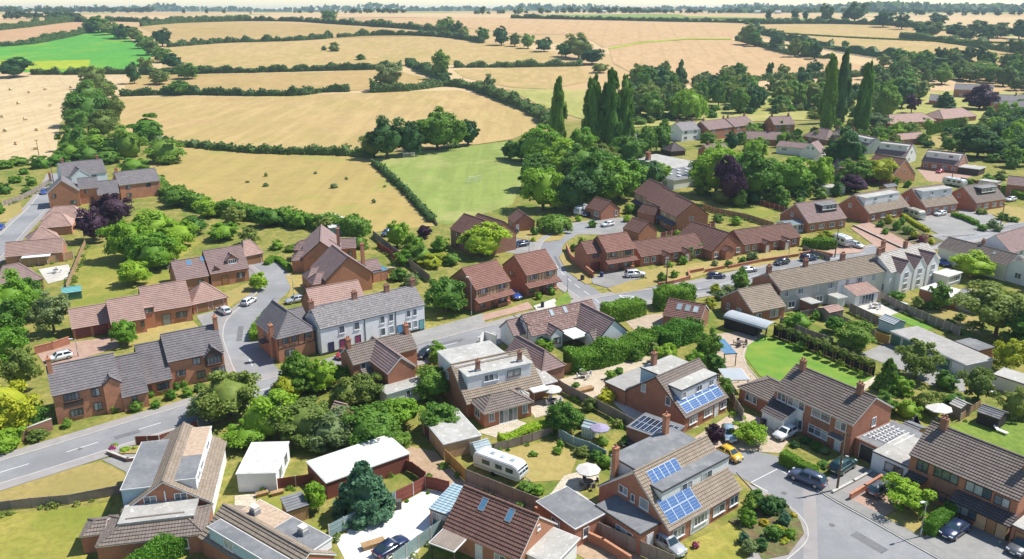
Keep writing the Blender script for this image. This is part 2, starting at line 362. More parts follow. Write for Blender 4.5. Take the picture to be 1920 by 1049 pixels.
drape('long_field', [(1190,164),(1300,160),(1440,150),(1560,146),(1700,140),(1790,148),(1800,172),(1700,170),(1560,166),(1380,170),(1270,184)], 'wheat_pale', .2, 12, 'narrow pale field behind the village trees')
drape('green_meadow', [(950,168),(1040,168),(1190,172),(1250,200),(1245,226),(1120,232),(1030,206)], 'meadow_green', .25, 10, 'green meadow beyond the four poplars')
drape('curved_track', [(1140,91),(1200,80),(1290,72.5),(1370,73),(1372,75),(1290,74.5),(1200,82.5),(1144,93.5)], 'crop_yellowing', .5, 14, 'green curving track between two wheat fields')
drape('playing_field', [(706,298),(760,287),(860,276),(955,266),(985,290),(985,330),(960,385),(840,422),(806,418)], 'playing_grass', .06, 9, 'worn mown playing field with two goals')
drape('rough_meadow', [(640,290),(700,296),(760,360),(822,424),(770,428),(700,436),(640,432),(560,418),(480,408),(400,396),(330,372),(262,330),(330,270),(480,285)], 'rough_grass', .04, 9, 'rough dry meadow beside the playing field fence')

# ---------------------------------------------------------------- roads, pavements, markings
def road(line, width, mat, label, pav=(None, None), z=.03, zp=.13):
    w = smooth_line([G(*p, z).to_2d() for p in line]); P = [tuple(p) for p in w]
    strip('road', [(*p, 0) for p in w][::1], width, mat, z, label, world=True)
    for s, pw in zip((1, -1), pav):
        if not pw: continue
        off = [tuple(q) for q in offset_line(w, s*(width/2+pw/2+.06))]; strip('pavement', off, pw, 'tarmac_path', zp, label+', its pavement', world=True)
        off = [tuple(q) for q in offset_line(w, s*(width/2))]; strip('kerb', off, .14, 'kerb_stone', zp+.004, label+', its kerb', world=True)
    return w
def dashes(w, off, dash, gap, wd, a=0, b=1, z=.036, label='white dashed centre line on the road'):
    """painted dashes along a world line"""
    P = offset_line(w, off); L = [0]
    for i in range(1, len(P)): L.append(L[-1]+(P[i]-P[i-1]).length)
    def at(s):
        i = max(j for j in range(len(L)) if L[j] <= s); i = min(i, len(P)-2); t = (s-L[i])/(L[i+1]-L[i]); return P[i].lerp(P[i+1], t), (P[i+1]-P[i]).normalized()
    s = L[-1]*a; m = MB()
    while s+dash < L[-1]*b:
        (p, d), (q, e) = at(s), at(s+dash); n = Vector((-d.y, d.x))*wd/2
        m.face([(*(p-n), z), (*(q-n), z), (*(q+n), z), (*(p+n), z)]); s += dash+gap
    tag(link('road_marking', m.mesh('road_marking', ['paint_white'])), label, kind='structure')
main = road([(-160,938),(-80,912),(0,886),(70,865),(185,829),(265,804),(350,778),(430,751),(520,723),(620,698),(700,682),(770,665),(840,647),(900,631),(960,616),(1040,594),(1110,574),(1160,564),(1200,557),(1260,549),(1330,538),(1400,522),(1470,504),(1540,489),(1620,475),(1700,463),(1800,446),(1900,430),(2000,414)], 6.3, 'asphalt', 'main village road', (1.8, 1.8))
dashes(main, 0, 4, 4.5, .13, 0, .36)
dashes(main, 0, 4, 5, .13, .5, .98)
close_n = road([(1128,572),(1112,558),(1095,546),(1066,524),(1046,502),(1034,480),(1034,463),(1046,449),(1074,434),(1101,423),(1150,427)], 5.6, 'asphalt', 'close running up past the timbered houses', (1.6, None), z=.034, zp=.124)
dashes(close_n, 0, 2.6, 2.2, .14, .02, .42, .04, 'white dashes down the close')
close_w = road([(500,716),(478,690),(462,655),(452,625),(458,598),(485,572),(514,545),(525,525),(512,505),(490,490)], 6.4, 'asphalt', 'curved close between the red brick houses', (1.2, None), z=.034, zp=.124)
dashes(close_w, .2, 3, 3, .14, .02, .16, .04, 'white dash at the mouth of the curved close')
lane = road([(-60,520),(0,462),(35,425),(75,385),(100,350),(112,325)], 5.5, 'asphalt', 'estate road at the field edge', (1.4, 1.4), z=.034)
patch('pavement', [(1380,885),(1400,905),(1442,927),(1476,946),(1504,972),(1515,997),(1508,1020),(1476,1049),(1430,1075),(1400,1049),(1450,990),(1440,950)], 'tarmac_path', .13, 'pavement curving round the shrub border', th=.14)
patch('close_road', [(1335,868),(1400,842),(1459,856),(1500,890),(1549,929),(1633,976),(1700,1014),(1762,1049),(1840,1100),(1420,1130),(1450,1075),(1476,1049),(1508,1020),(1515,997),(1504,972),(1476,946),(1442,927),(1408,905)], 'asphalt', .03, 'grey turning head of the close with parked cars')
def kerb(pts, label, z=.14, mat='kerb_stone', w=.14): strip('kerb', pts, w, mat, z, label)
kerb([(1408,905),(1442,927),(1476,946),(1504,972),(1515,997),(1508,1020),(1476,1049),(1440,1080)], 'kerb curving round the shrub border')
kerb([(1459,856),(1500,890),(1549,929),(1633,976),(1700,1014),(1762,1049),(1840,1100)], 'long kerb along the drives of the close')
patch('pavement', [(1459,855),(1500,888),(1549,927),(1633,974),(1700,1012),(1762,1047),(1840,1098),(1870,1085),(1790,1035),(1720,1000),(1652,962),(1566,914),(1515,876),(1475,846)], 'asphalt_old', .125, 'pavement before the drives of the close', th=.14)
strip('road_patch', [(1516,915),(1519,960),(1520,1049),(1521,1100)], 1.5, 'tarmac_path', .036, 'pale resurfaced strip across the close')
for a, b in (((1408,905),(1459,879)),((1459,879),(1475,889)),((1408,905),(1440,922))): strip('road_marking', [a, b], .1, 'paint_white', .037, 'thin white line marking the parking bay')
for a, b in (((1160,554),(1178,563)),((1178,563),(1189,556)),((1160,554),(1189,556))): strip('road_marking', [a, b], .22, 'paint_white', .045, 'white give way triangle at the junction')

# ironwork and repairs in the roads
def cover(px, label, r=.35): P = G(*px, .042); b = MB(); b.tube((0,0,-.02), (0,0,0), r, r, 14); tag(link('manhole_cover', b.mesh('manhole_cover', ['manhole']), None, P), label, 'cover')
mottle('manhole', (.13,.12,.115), (.17,.16,.15), 6, .7, .4, rnd=.1)
for px, lab in (((1560,985),'round manhole cover in the turning head of the close'),((1470,925),'round manhole cover near the slate blue suv'),((150,842),'round manhole cover in the main road by the long brick house'),((460,640),'round manhole cover in the curved close'),((862,640),'round manhole cover in the road before the white cottages'),((1064,520),'round manhole cover in the close by the timbered house'),((1340,532),'round manhole cover in the road below the bungalows')): cover(px, lab)
mottle('asphalt_dark', (.15,.15,.155), (.19,.19,.195), .8, .9, .25, rnd=.03, tuft=2, tamt=.3)
for a, b_, w_, lab in (((1600,1000),(1660,1035),1.3,'dark repair strip in the turning head'),((215,822),(262,808),1.1,'dark repair patch in the main road'),((800,652),(868,636),.9,'dark trench repair before the white cottages'),((448,640),(452,612),1.0,'dark repair patch in the curved close'),((1040,480),(1052,505),.8,'dark trench repair in the close'),((1270,552),(1330,541),.9,'dark repair strip by the bungalow walls')): strip('road_patch', [a, b_], w_, 'asphalt_dark', .0385, lab)
# ---------------------------------------------------------------- building materials
coursed('brick_red', (.46,.165,.085), (.37,.12,.065), (.33,.21,.15), .225, .075, .012)
coursed('brick_orange', (.54,.205,.10), (.45,.155,.075), (.36,.25,.18), .225, .075, .012)
coursed('brick_brown', (.34,.14,.085), (.25,.095,.06), (.26,.19,.15), .225, .075, .012)
coursed('brick_buff', (.58,.37,.20), (.50,.31,.16), (.36,.27,.19), .225, .075, .012)
coursed('tile_brown', (.235,.125,.098), (.19,.10,.08), (.09,.05,.042),   .33, .40, .035, lichen=(.30,.22,.17), offset=0)
coursed('tile_rust', (.285,.145,.11), (.235,.115,.09), (.11,.06,.05),   .33, .40, .035, lichen=(.34,.23,.18), offset=0)
coursed('tile_pink', (.43,.29,.245), (.37,.24,.20), (.24,.16,.14), .2, .2, .014, lichen=(.33,.24,.215), lsc=.8)
coursed('tile_plum', (.30,.21,.195), (.255,.18,.17), (.13,.09,.08), .2, .2, .014, lichen=(.33,.25,.21), lsc=.8)
coursed('tile_slate', (.20,.185,.19), (.165,.15,.16), (.08,.075,.075), .3, .25, .014, lichen=(.25,.22,.20), lsc=1.1)
coursed('tile_slate_light', (.27,.25,.25), (.21,.195,.2), (.13,.12,.12), .3, .25, .014, lichen=(.42,.40,.39), lsc=3, lst=(.5,.62))
coursed('tile_tan', (.30,.245,.19), (.25,.20,.15), (.14,.11,.085),   .33, .40, .035, lichen=(.40,.34,.27), offset=0)
coursed('tile_grey', (.23,.19,.165), (.19,.155,.135), (.10,.08,.07),   .33, .40, .035, lichen=(.33,.29,.24), offset=0)
coursed('tile_dark', (.13,.11,.11), (.105,.09,.09), (.05,.043,.043),   .33, .40, .035, offset=0)
coursed('tile_bluegrey', (.14,.15,.175), (.115,.125,.15), (.06,.065,.08),   .33, .40, .035, offset=0)
coursed('tile_mossy', (.27,.17,.145), (.21,.13,.115), (.11,.07,.06), .2, .2, .014, lichen=(.50,.42,.38), lsc=2.2, lst=(.52,.62))
coursed('tile_whitish', (.52,.49,.45), (.45,.42,.38), (.27,.25,.22),   .33, .40, .035, lichen=(.62,.60,.55), offset=0)
mottle('render_white', (.74,.74,.73), (.80,.80,.79), .8, .8, .1, rnd=.03)
mottle('render_cream', (.66,.63,.54), (.72,.69,.60), .8, .8, .1, rnd=.04)
mottle('render_grey', (.44,.42,.38), (.50,.48,.44), .8, .85, .2, rnd=.04)
mottle('render_blue', (.55,.62,.66), (.60,.67,.71), .8, .8, .1, rnd=.03)
coursed('clad_white', (.76,.76,.75), (.72,.72,.71), (.55,.55,.55), 9, .16, .012, wear=.08)
coursed('clad_dark', (.10,.07,.06), (.085,.06,.05), (.04,.03,.025), 9, .16, .012, wear=.15)
coursed('clad_blue', (.42,.56,.64), (.39,.53,.61), (.28,.38,.44), 9, .16, .012, wear=.1)
coursed('timber_board', (.42,.27,.14), (.36,.22,.11), (.17,.10,.05), .15, 9, .012, offset=0, wear=.25)
coursed('timber_grey', (.30,.25,.21), (.25,.21,.175), (.13,.10,.085), .15, 9, .012, offset=0, wear=.25)
coursed('timber_gold', (.50,.29,.085), (.44,.25,.07), (.22,.12,.035), .15, 9, .012, offset=0, wear=.25)
coursed('timber_red', (.27,.085,.06), (.22,.07,.05), (.10,.03,.025), 9, .16, .014, wear=.2)
coursed('timber_teal', (.30,.40,.40), (.25,.35,.35), (.13,.18,.18), 9, .2, .014, wear=.2)
coursed('timber_black', (.045,.04,.04), (.035,.032,.032), (.015,.015,.015), .15, 9, .012, offset=0, wear=.2)
mottle('felt_grey', (.19,.195,.20), (.25,.255,.26), .5, .9, .25, tuft=1.2, tamt=.35, big=(.17,.175,.185), bigscale=.35, rnd=.06, extra=((.30,.29,.27), 1.1, (.58,.7)))
mottle('felt_pale', (.40,.39,.36), (.50,.485,.45), .6, .9, .2, tuft=1.4, tamt=.35, big=(.36,.35,.32), bigscale=.3, rnd=.06, extra=((.62,.60,.56), 1.3, (.55,.68)))
mottle('roof_white', (.60,.59,.56), (.68,.67,.65), .5, .7, .05, rnd=.05, extra=((.46,.44,.39), .7, (.5,.72)), tuft=1.2, tamt=.25)
mottle('gravel_roof', (.38,.28,.20), (.52,.40,.29), 2.5, .95, .6, rnd=.05)
coursed('sheet_grey', (.40,.385,.36), (.36,.345,.32), (.20,.19,.18), .25, 9, .03, offset=0, lichen=(.27,.25,.21))
coursed('sheet_blue', (.30,.42,.48), (.26,.38,.44), (.52,.60,.64), .7, 9, .05, offset=0, wear=.15)
mottle('zinc', (.34,.38,.40), (.40,.43,.45), .5, .55, .05, rnd=.03)
plain('frame_white', (.78,.78,.78), .4); plain('frame_brown', (.075,.04,.032), .45); plain('frame_black', (.035,.035,.04), .4)
plain('fascia_white', (.74,.74,.73), .5); plain('fascia_brown', (.10,.055,.045), .6); plain('fascia_black', (.04,.038,.04), .5)
plain('beam_dark', (.055,.04,.035), .8); plain('lead', (.26,.27,.29), .6)
plain('door_purple', (.05,.045,.13), .5); plain('door_teal', (.16,.42,.42), .5); plain('door_blue', (.10,.30,.50), .5); plain('door_brown', (.13,.07,.05), .5)
plain('door_white', (.76,.76,.76), .45); plain('door_tan', (.34,.17,.075), .5); plain('door_maroon', (.19,.05,.045), .5); plain('door_green', (.05,.17,.12), .5); plain('shutter_plum', (.24,.04,.12), .5)
plain('pot_clay', (.42,.19,.11), .8); plain('metal_grey', (.36,.37,.38), .45, .6); plain('plastic_black', (.03,.03,.032), .5); plain('plastic_white', (.78,.78,.78), .45)
plain('solar_blue', (.085,.17,.36), .18, .2, .8); plain('solar_dark', (.012,.014,.03), .12, 0, .8); plain('solar_line', (.60,.68,.76), .35, .3)
glassy('glass', (.06,.085,.11), (.42,.45,.47), .45); glassy('glass_sky', (.10,.24,.40), (.16,.32,.46), .5)
glassy('glass_roof', (.30,.38,.41), (.45,.52,.53), .5)

# ---------------------------------------------------------------- buildings
def face_frame(b, f):
    x0, x1, y0, y1 = b['r']
    return {'F': ((x0, y0), 0, x1-x0), 'R': ((x1, y0), math.pi/2, y1-y0), 'B': ((x1, y1), math.pi, x1-x0), 'L': ((x0, y1), -math.pi/2, y1-y0)}[f]
def window_mesh(w, h, n, fm, tr, bars):
    def mk():
        b = MB(); t = .075; d = -.07
        b.box(-w/2, w/2, d, .02, 0, t); b.box(-w/2, w/2, d, .02, h-t, h); b.box(-w/2, -w/2+t, d, .02, t, h-t); b.box(w/2-t, w/2, d, .02, t, h-t)
        for i in range(1, n): x = -w/2+w*i/n; b.box(x-t*.45, x+t*.45, d+.004, .02, t, h-t)
        if tr: b.box(-w/2+t, w/2-t, d+.008, .02, h*.70-.03, h*.70+.03)
        return b.mesh('window', [fm])
    return cached(('win', w, h, n, fm, tr), mk)
def pane_mesh(w, h, gm):
    def mk():
        b = MB(); b.face([(-w/2, -.018, 0), (w/2, -.018, 0), (w/2, -.018, h), (-w/2, -.018, h)]); return b.mesh('pane', [gm])
    return cached(('pane', round(w, 2), round(h, 2), gm), mk)
def sill_mesh(w, m):
    def mk():
        b = MB(); b.box(-w/2-.08, w/2+.08, -.13, .02, -.09, -.004); return b.mesh('sill', [m])
    return cached(('sill', w, m), mk)
class House:
    def __init__(s, name, label, e1, e2, ze, ov=.3, cat='house', group=None, wm='brick_red', rm='tile_brown', fm='frame_white', fa='fascia_white', world=None, zg=0.0):
        if world: a, b = [Vector(q) for q in world]
        else:
            a, b = G(*e1, ze+zg), G(*e2, ze+zg)
            for _ in range(4):
                zg = zt(a.x, a.y); a, b = G(*e1, ze+zg), G(*e2, ze+zg)
        d = (b-a).to_2d(); s.L = d.length; s.ang = math.atan2(d.y, d.x); s.zg = zg
        bk = Vector((-math.sin(s.ang), math.cos(s.ang)))
        o = a.to_2d()+bk*ov; s.o = link(name, None, None, (o.x, o.y, zg), s.ang); tag(s.o, label, cat, group)
        s.ov = ov; s.ze = ze; s.wm, s.rm, s.fm, s.fa = wm, rm, fm, fa; s.b = []; s.far = depth_of(Vector((o.x, o.y, 0))) > 300
        s.near = depth_of(Vector((o.x, o.y, 0))) < 240
    def loc(s, px, py, z):                      # a photo pixel at height z, in this building's own metres
        p = G(px, py, z+s.zg); c, n = math.cos(-s.ang), math.sin(-s.ang); x, y = p.x-s.o.location.x, p.y-s.o.location.y
        return (x*c-y*n, x*n+y*c)
    def blk(s, x0, x1, y0, y1, ze=None, roof='gx', zr=None, yr=.5, zeb=None, wm=None, rm=None, zb=0, ov=None, gov=.12, hl=0, hr=0, part='', pitch=None, fa=None, ridge=True, rowm=None):
        ze = s.ze if ze is None else ze; wm = wm or s.wm; rm = rm or s.rm; ov = s.ov if ov is None else ov; fa = fa or s.fa
        gy = roof == 'gy'
        if gy: A, D = y1-y0, x1-x0; mp = lambda a, b, z: (x1-b, y0+a, z)
        else: A, D = x1-x0, y1-y0; mp = lambda a, b, z: (x0+a, y0+b, z)
        if zeb is None: zeb = ze
        B = dict(r=(x0, x1, y0, y1), ze=ze, zb=zb); s.b.append(B)
        pre = part+'_' if part else ''
        if roof == 'flat':
            if wm != '-':
                b = MB(); b.box(x0, x1, y0, y1, zb, ze-.16); link(pre+'wall', b.mesh('wall', [wm]), s.o)
            b = MB(); b.box(x0-ov, x1+ov, y0-ov, y1+ov, ze-.16, ze-.02, 1); b.box(x0-ov+.1, x1+ov-.1, y0-ov+.1, y1+ov-.1, ze-.02, ze+.02, 0)
            B['roof'] = link(pre+'roof', b.mesh('roof', [rm, fa]), s.o); B['k'] = 0; return B
        if roof == 'shed': yr = 1.0
        if zr is None: zr = ze+D*yr*math.tan(R(pitch or 35))
        yb = D*yr; kf = (zr-ze)/max(yb, .01); kb = (zr-zeb)/max(D-yb, .01)
        B.update(k=kf, zr=zr, yr=yb, kb=kb, gy=gy)
        if wm != '-':
            b = MB()
            b.face([mp(0,0,zb), mp(A,0,zb), mp(A,0,ze), mp(0,0,ze)])
            zB = zr if roof == 'shed' else zeb
            b.face([mp(A,D,zb), mp(0,D,zb), mp(0,D,zB), mp(A,D,zB)])
            for a, ins, flip in ((0, hl, 1), (A, hr, 0)):
                if roof == 'shed': q = [mp(a,0,zb), mp(a,D,zb), mp(a,D,zr), mp(a,0,ze)]
                elif ins > 0: q = [mp(a,0,zb), mp(a,D,zb), mp(a,D,zeb), mp(a,0,ze)]
                else: q = [mp(a,0,zb), mp(a,D,zb), mp(a,D,zeb), mp(a,yb,zr), mp(a,0,ze)]
                b.face(q[::-1] if flip else q)
            link(pre+'wall', b.mesh('wall', [wm]), s.o)
        b = MB(); rows = .40 if s.near else .6
        gl = ov if hl else gov; gr = ov if hr else gov
        zf = ze-kf*ov; zk = zeb-kb*ov
        def slope(P, Q, U, V):                  # bottom left, bottom right, top right, top left, seen from outside
            P, Q, U, V = [Vector(q) for q in (P, Q, U, V)]; up = ((V+U)/2-(P+Q)/2); Ls = up.length; n = max(2, int(Ls/rows))
            N = (Q-P).cross(up).normalized(); ax = (Q-P).normalized(); lip = N*(.075 if s.near else .05)
            for i in range(n):
                t0, t1 = i/n, (i+1)/n
                a0, b0, b1, a1 = P.lerp(V, t0), Q.lerp(U, t0), Q.lerp(U, t1), P.lerp(V, t1)
                uv = [((q-P).dot(ax), (i+j)*rows) for q, j in ((a0, 0), (b0, 0), (b1, 1), (a1, 1))]
                b.face([a0+lip, b0+lip, b1+lip*.1, a1+lip*.1], 0, uv)
                b.face([a0-lip*.2, b0-lip*.2, b0+lip, a0+lip], 0, [uv[0], uv[1], uv[1], uv[0]])
            dn = -N*.16
            b.face([P+dn, V+dn, U+dn, Q+dn], 1); b.face([P+dn, Q+dn, Q, P], 1); b.face([Q+dn, U+dn, U, Q], 1); b.face([V+dn, P+dn, P, V], 1)
        if roof == 'shed':
            slope(mp(-gl,-ov,zf), mp(A+gr,-ov,zf), mp(A+gr,D+.02,zr), mp(-gl,D+.02,zr)); rl = None
        else:
            al, ar = (hl if hl else -gl), (A-hr if hr else A+gr)
            slope(mp(-gl,-ov,zf), mp(A+gr,-ov,zf), mp(ar,yb,zr), mp(al,yb,zr))
            slope(mp(A+gr,D+ov,zk), mp(-gl,D+ov,zk), mp(al,yb,zr), mp(ar,yb,zr))
            if hl: slope(mp(-gl,D+ov,zk), mp(-gl,-ov,zf), mp(al,yb,zr), mp(al,yb,zr))
            if hr: slope(mp(A+gr,-ov,zf), mp(A+gr,D+ov,zk), mp(ar,yb,zr), mp(ar,yb,zr))
            rl = [(mp(al,yb,zr+.05), mp(ar,yb,zr+.05))]
            if hl: rl += [(mp(-gl,-ov,zf+.05), mp(al,yb,zr+.05)), (mp(-gl,D+ov,zk+.05), mp(al,yb,zr+.05))]
            if hr: rl += [(mp(A+gr,-ov,zf+.05), mp(ar,yb,zr+.05)), (mp(A+gr,D+ov,zk+.05), mp(ar,yb,zr+.05))]
        ro = link(pre+'roof', b.mesh('roof', [rm, fa]), s.o); B['roof'] = ro
        if rl and ridge:
            g = MB()
            for p, q in rl: g.bar(p, q, .24, .12)
            link('ridge', g.mesh('ridge', [rowm or rm]), ro)
        return B
    def win(s, f, items, fm=None, gm='glass', B=None, tr=False, sill=True):
        """windows on a face: (centre as a share of the face, height of the sill, width, height, lights)"""
        B = B or s.b[-1]; (ox, oy), rz, L = face_frame(B, f); fm = fm or s.fm
        for it in items:
            u, z, w, h, n = it[:5]; c, si = math.cos(rz), math.sin(rz); q = L*u
            o = link('window', window_mesh(w, h, n, fm, tr, 0), s.o, (ox+c*q, oy+si*q, z), rz)
            if s.far: link('pane', pane_mesh(w-.1, h-.1, gm), o, (0, 0, .05)); continue
            for i in range(n): link('pane', pane_mesh(w/n-.08, h-.14, gm), o, (-w/2+w*(i+.5)/n, 0, .07))
            if sill and s.near: link('sill', sill_mesh(w, 'fascia_white' if fm == 'frame_white' else 'brick_brown'), o)
    def door(s, f, u, w=.95, h=2.05, m='door_brown', B=None, z=.05, garage=False, fm=None, name=None):
        B = B or s.b[-1]; (ox, oy), rz, L = face_frame(B, f); q = L*u; fm = fm or s.fm
        def mk():
            b = MB(); b.box(-w/2+.06, w/2-.06, -.035, .02, 0, h-.06, 0)
            for x0, x1, z0, z1 in ((-w/2, -w/2+.06, 0, h), (w/2-.06, w/2, 0, h), (-w/2+.06, w/2-.06, h-.06, h)): b.box(x0, x1, -.06, .02, z0, z1, 1)
            if garage:
                for i in range(5): b.box(-w/2+.1, w/2-.1, -.055, -.03, .08+i*h/5.4, .08+i*h/5.4+h/6.5, 0)
            else:
                for x0, x1 in ((-w*.34, -w*.05), (w*.05, w*.34)):
                    for z0, z1 in ((.2, h*.42), (h*.5, h*.88)): b.box(x0, x1, -.05, -.03, z0, z1, 0)
            return b.mesh('door', [m, fm])
        o = link(name or ('garage_door' if garage else 'door'), cached(('door', w, h, m, garage, fm), mk), s.o, (ox+math.cos(rz)*q, oy+math.sin(rz)*q, z), rz)
        if s.near:
            def hm():
                b = MB(); b.box(-.06, .06, -.09, -.05, -.015, .015); return b.mesh('handle', ['metal_grey'])
            link('handle', cached('handle', hm), o, (w*.36 if not garage else 0, 0, 1.0 if not garage else .5))
    def chim(s, x, y, z0, z1, w=.65, d=.5, wm=None, pots=2, B=None):
        B = B or s.b[-1]; wm = wm or (s.wm if s.wm.startswith('brick') else 'brick_brown'); b = MB()
        b.box(x-w/2, x+w/2, y-d/2, y+d/2, z0, z1); b.box(x-w/2-.06, x+w/2+.06, y-d/2-.06, y+d/2+.06, z1, z1+.16); b.box(x-w/2-.1, x+w/2+.1, y-d/2-.1, y+d/2+.1, z0+.002, z0+.5, 2)
        for i in range(pots): xx = x+(i-(pots-1)/2)*w/max(pots, 1); b.tube((xx, y, z1+.16), (xx, y, z1+.6), .12, .10, 8, 1)
        link('chimney', b.mesh('chimney', [wm, 'pot_clay', 'lead']), B['roof'])
    def onroof(s, B, x, up):                    # a point on the front slope, x along, up metres from the eave
        y0 = B['r'][2]; th = math.atan(B['k']); return (x, y0+up*math.cos(th), B['ze']+up*math.sin(th)), th
    def skylight(s, B, x, up, w=.8, h=1.2, gm='glass_sky'):
        p, th = s.onroof(B, x, up)
        def mk():
            b = MB(); t = .08
            b.box(-w/2, w/2, 0, t, .02, .12, 0); b.box(-w/2, w/2, h-t, h, .02, .12, 0); b.box(-w/2, -w/2+t, t, h-t, .02, .12, 0); b.box(w/2-t, w/2, t, h-t, .02, .12, 0)
            return b.mesh('rooflight', ['lead'])
        o = link('rooflight', cached(('sky', w, h), mk), s.o, p); o.rotation_euler = (th, 0, 0)
        def pk():
            b = MB(); b.box(-w/2+.07, w/2-.07, .07, h-.07, .03, .09); return b.mesh('pane', [gm])
        link('pane', cached(('skyp', w, h, gm), pk), o)
    def solar(s, B, x, up, cols, rows, pw, ph, m='solar_blue', line='solar_line'):
        def mk():
            b = MB(); b.box(0, pw-.03, 0, ph-.03, .06, .11, 1)
            nx, ny = max(2, int(pw/.33)), max(2, int(ph/.33))
            for i in range(nx):
                for j in range(ny): b.box(.03+(pw-.09)*i/nx+.008, .03+(pw-.09)*(i+1)/nx-.008, .03+(ph-.09)*j/ny+.008, .03+(ph-.09)*(j+1)/ny-.008, .1, .118, 0, False)
            return b.mesh('solar_panel', [m, line])
        me = cached(('solar', pw, ph, m), mk)
        for i in range(cols):
            for j in range(rows):
                p, th = s.onroof(B, x+i*pw, up+j*ph); o = link('solar_panel', me, s.o, p); o.rotation_euler = (th, 0, 0)
    def timber(s, f, B, z0, z1, us, m='beam_dark', t=.13, rails=True, x0=0, x1=1):
        """half-timber boards standing proud of a face"""
        (ox, oy), rz, L = face_frame(B, f); b = MB()
        for u in us: b.box(L*u-t/2, L*u+t/2, -.04, .01, z0+t, z1-t)
        if rails:
            for z in (z0, z1-t): b.box(L*x0, L*x1, -.045, .01, z, z+t)
        link('timber_frame', b.mesh('timber_frame', [m]), s.o, (ox, oy, 0), rz)
    def canopy(s, x0, x1, y0, y1, z0, z1, rm, fa=None, posts=0):
        B = s.blk(x0, x1, y0, y1, z0, 'shed', zr=z1, wm='-', rm=rm, part='porch', ov=0, gov=.05, fa=fa); s.b.pop(); return B
    def boxp(s, name, x0, x1, y0, y1, z0, z1, m, parent=None):
        b = MB(); b.box(x0, x1, y0, y1, z0, z1); return link(name, b.mesh(name, [m]), parent or s.o)
def hut(name, label, e1, e2, ze, depth, roof='gx', pitch=25, wm='timber_board', rm='felt_grey', cat='shed', fa='fascia_brown', door=None, group=None, **kw):
    """small shed, garage or greenhouse standing at a pixel eave line"""
    h = House(name, label, e1, e2, ze, .12, cat, group, wm, rm, fa=fa)
    B = h.blk(0, h.L, 0, depth, ze, roof, pitch=pitch, **kw)
    if door: h.door(door[0], door[1], door[2], min(ze-.2, 2.0), door[3], garage=door[2] > 1.6)
    return h, B
def _fit(s, px, py, pitch, y0, ze):
    """ridge height and run so that a roof of this pitch, rising from wall line y0, has its ridge on that photo pixel"""
    a, b = ze, ze+9; k = math.tan(R(pitch))
    for _ in range(40):
        z = (a+b)/2
        if z-ze < k*(s.loc(px, py, z)[1]-y0): a = z
        else: b = z
    return z, (z-ze)/k
def _bp(s, eL, eR, ze, rp, pitch=38, D=None, **kw):
    ov = kw.get('ov', s.ov); x0, ya = s.loc(*eL, ze); x1, yb = s.loc(*eR, ze); y0 = (ya+yb)/2+ov
    zr, yr = _fit(s, rp[0], rp[1], pitch, y0, ze)
    if D is None: D = 2*yr
    return s.blk(x0, x1, y0, y0+D, ze, 'gx', zr=zr, yr=yr/D, **kw)
House.bp = _bp
# ================================================================ the houses, left side
# long red brick house beside the road
h = House('brick_house', 'long red brick house with grey roofs stepping along the main road', (98,741), (224,714), 4.9, wm='brick_orange', rm='tile_slate', fm='frame_black', fa='fascia_black')
B = h.bp((98,741), (224,714), 4.9, (150,675), 42); D0 = B['r'][3]; L = h.L
h.win('F', [(.26,3.3,2.0,1.15,4),(.62,3.1,1.1,1.3,2),(.62,.8,1.1,1.3,2)], B=B); h.win('F', [(.88,2.4,1.1,2.2,2)], tr=True, B=B)
h.boxp('cladding', L*.13, L*.42, -.05, .01, 2.3, 3.2, 'clad_dark'); h.win('F', [(.3,.7,1.7,1.2,3)], B=B)
h.blk(L*.74, L, -.5, 2.5, 4.9, 'gy', pitch=40, part='gable', ov=.25); h.chim(.35, D0/2-.6, 4.5, B['zr']+1.3, .6, .8, B=B, pots=1)
B = h.bp((230,744), (277,733), 2.7, (232,667), 43, part='side', D=D0); h.win('F', [(.45,1.4,.7,.9,1)])
B = h.bp((271,719), (322,708), 2.7, (270,645), 43, part='link'); h.door('F', .12, .9, 2.0, 'door_brown'); h.win('F', [(.65,.8,1.8,1.2,3)])
B = h.bp((316,679), (418,655), 4.9, (352,618), 42, part='wing'); h.win('F', [(.20,1.9,1.4,.9,3),(.5,3.2,1.2,1.2,2),(.55,.7,1.3,1.3,2),(.87,.7,2.2,1.3,4)])
x0, x1, y0, y1 = B['r']; h.blk(x1-3.0, x1-.4, y0-.7, y0+3, 4.6, 'gy', pitch=45, zb=2.6, part='bay', wm='clad_dark', ov=.2); h.win('F', [(.5,3.0,2.1,1.3,4)])
h.chim(x1-.1, (y0+y1)/2-.5, 3, B['zr']+1.4, .6, .8, B=B, pots=1)
# pinkish house with the double garage
h = House('brick_house', 'pink tiled brick house with two brown garage doors stepping up', (135,616), (205,604), 2.4, wm='brick_orange', rm='tile_pink', fm='frame_brown', fa='fascia_brown')
B = h.bp((135,616), (205,604), 2.4, (168,574), 38); h.door('F', .27, 2.4, 2.0, 'door_maroon', garage=True); h.door('F', .75, 2.4, 2.0, 'door_maroon', garage=True)
B = h.bp((209,608), (272,595), 3.0, (226,559), 40, part='middle'); h.win('F', [(.2,1,1.2,1.2,2),(.9,1.2,.6,1.1,1)])
B = h.bp((272,586), (359,571), 3.4, (300,533), 42, part='main'); h.win('F', [(.76,1.0,2.0,1.2,3)]); h.door('F', .43, 1.5, 2.2, 'glass', B=B); x0, x1, y0, y1 = B['r']
h.blk(x0-.2, x0+1.6, y0-.3, y0+1.6, 4.2, 'flat', part='dormer', wm='brick_orange', rm='tile_pink', ov=.1); h.win('F', [(.5,3.1,1.4,.9,2)])
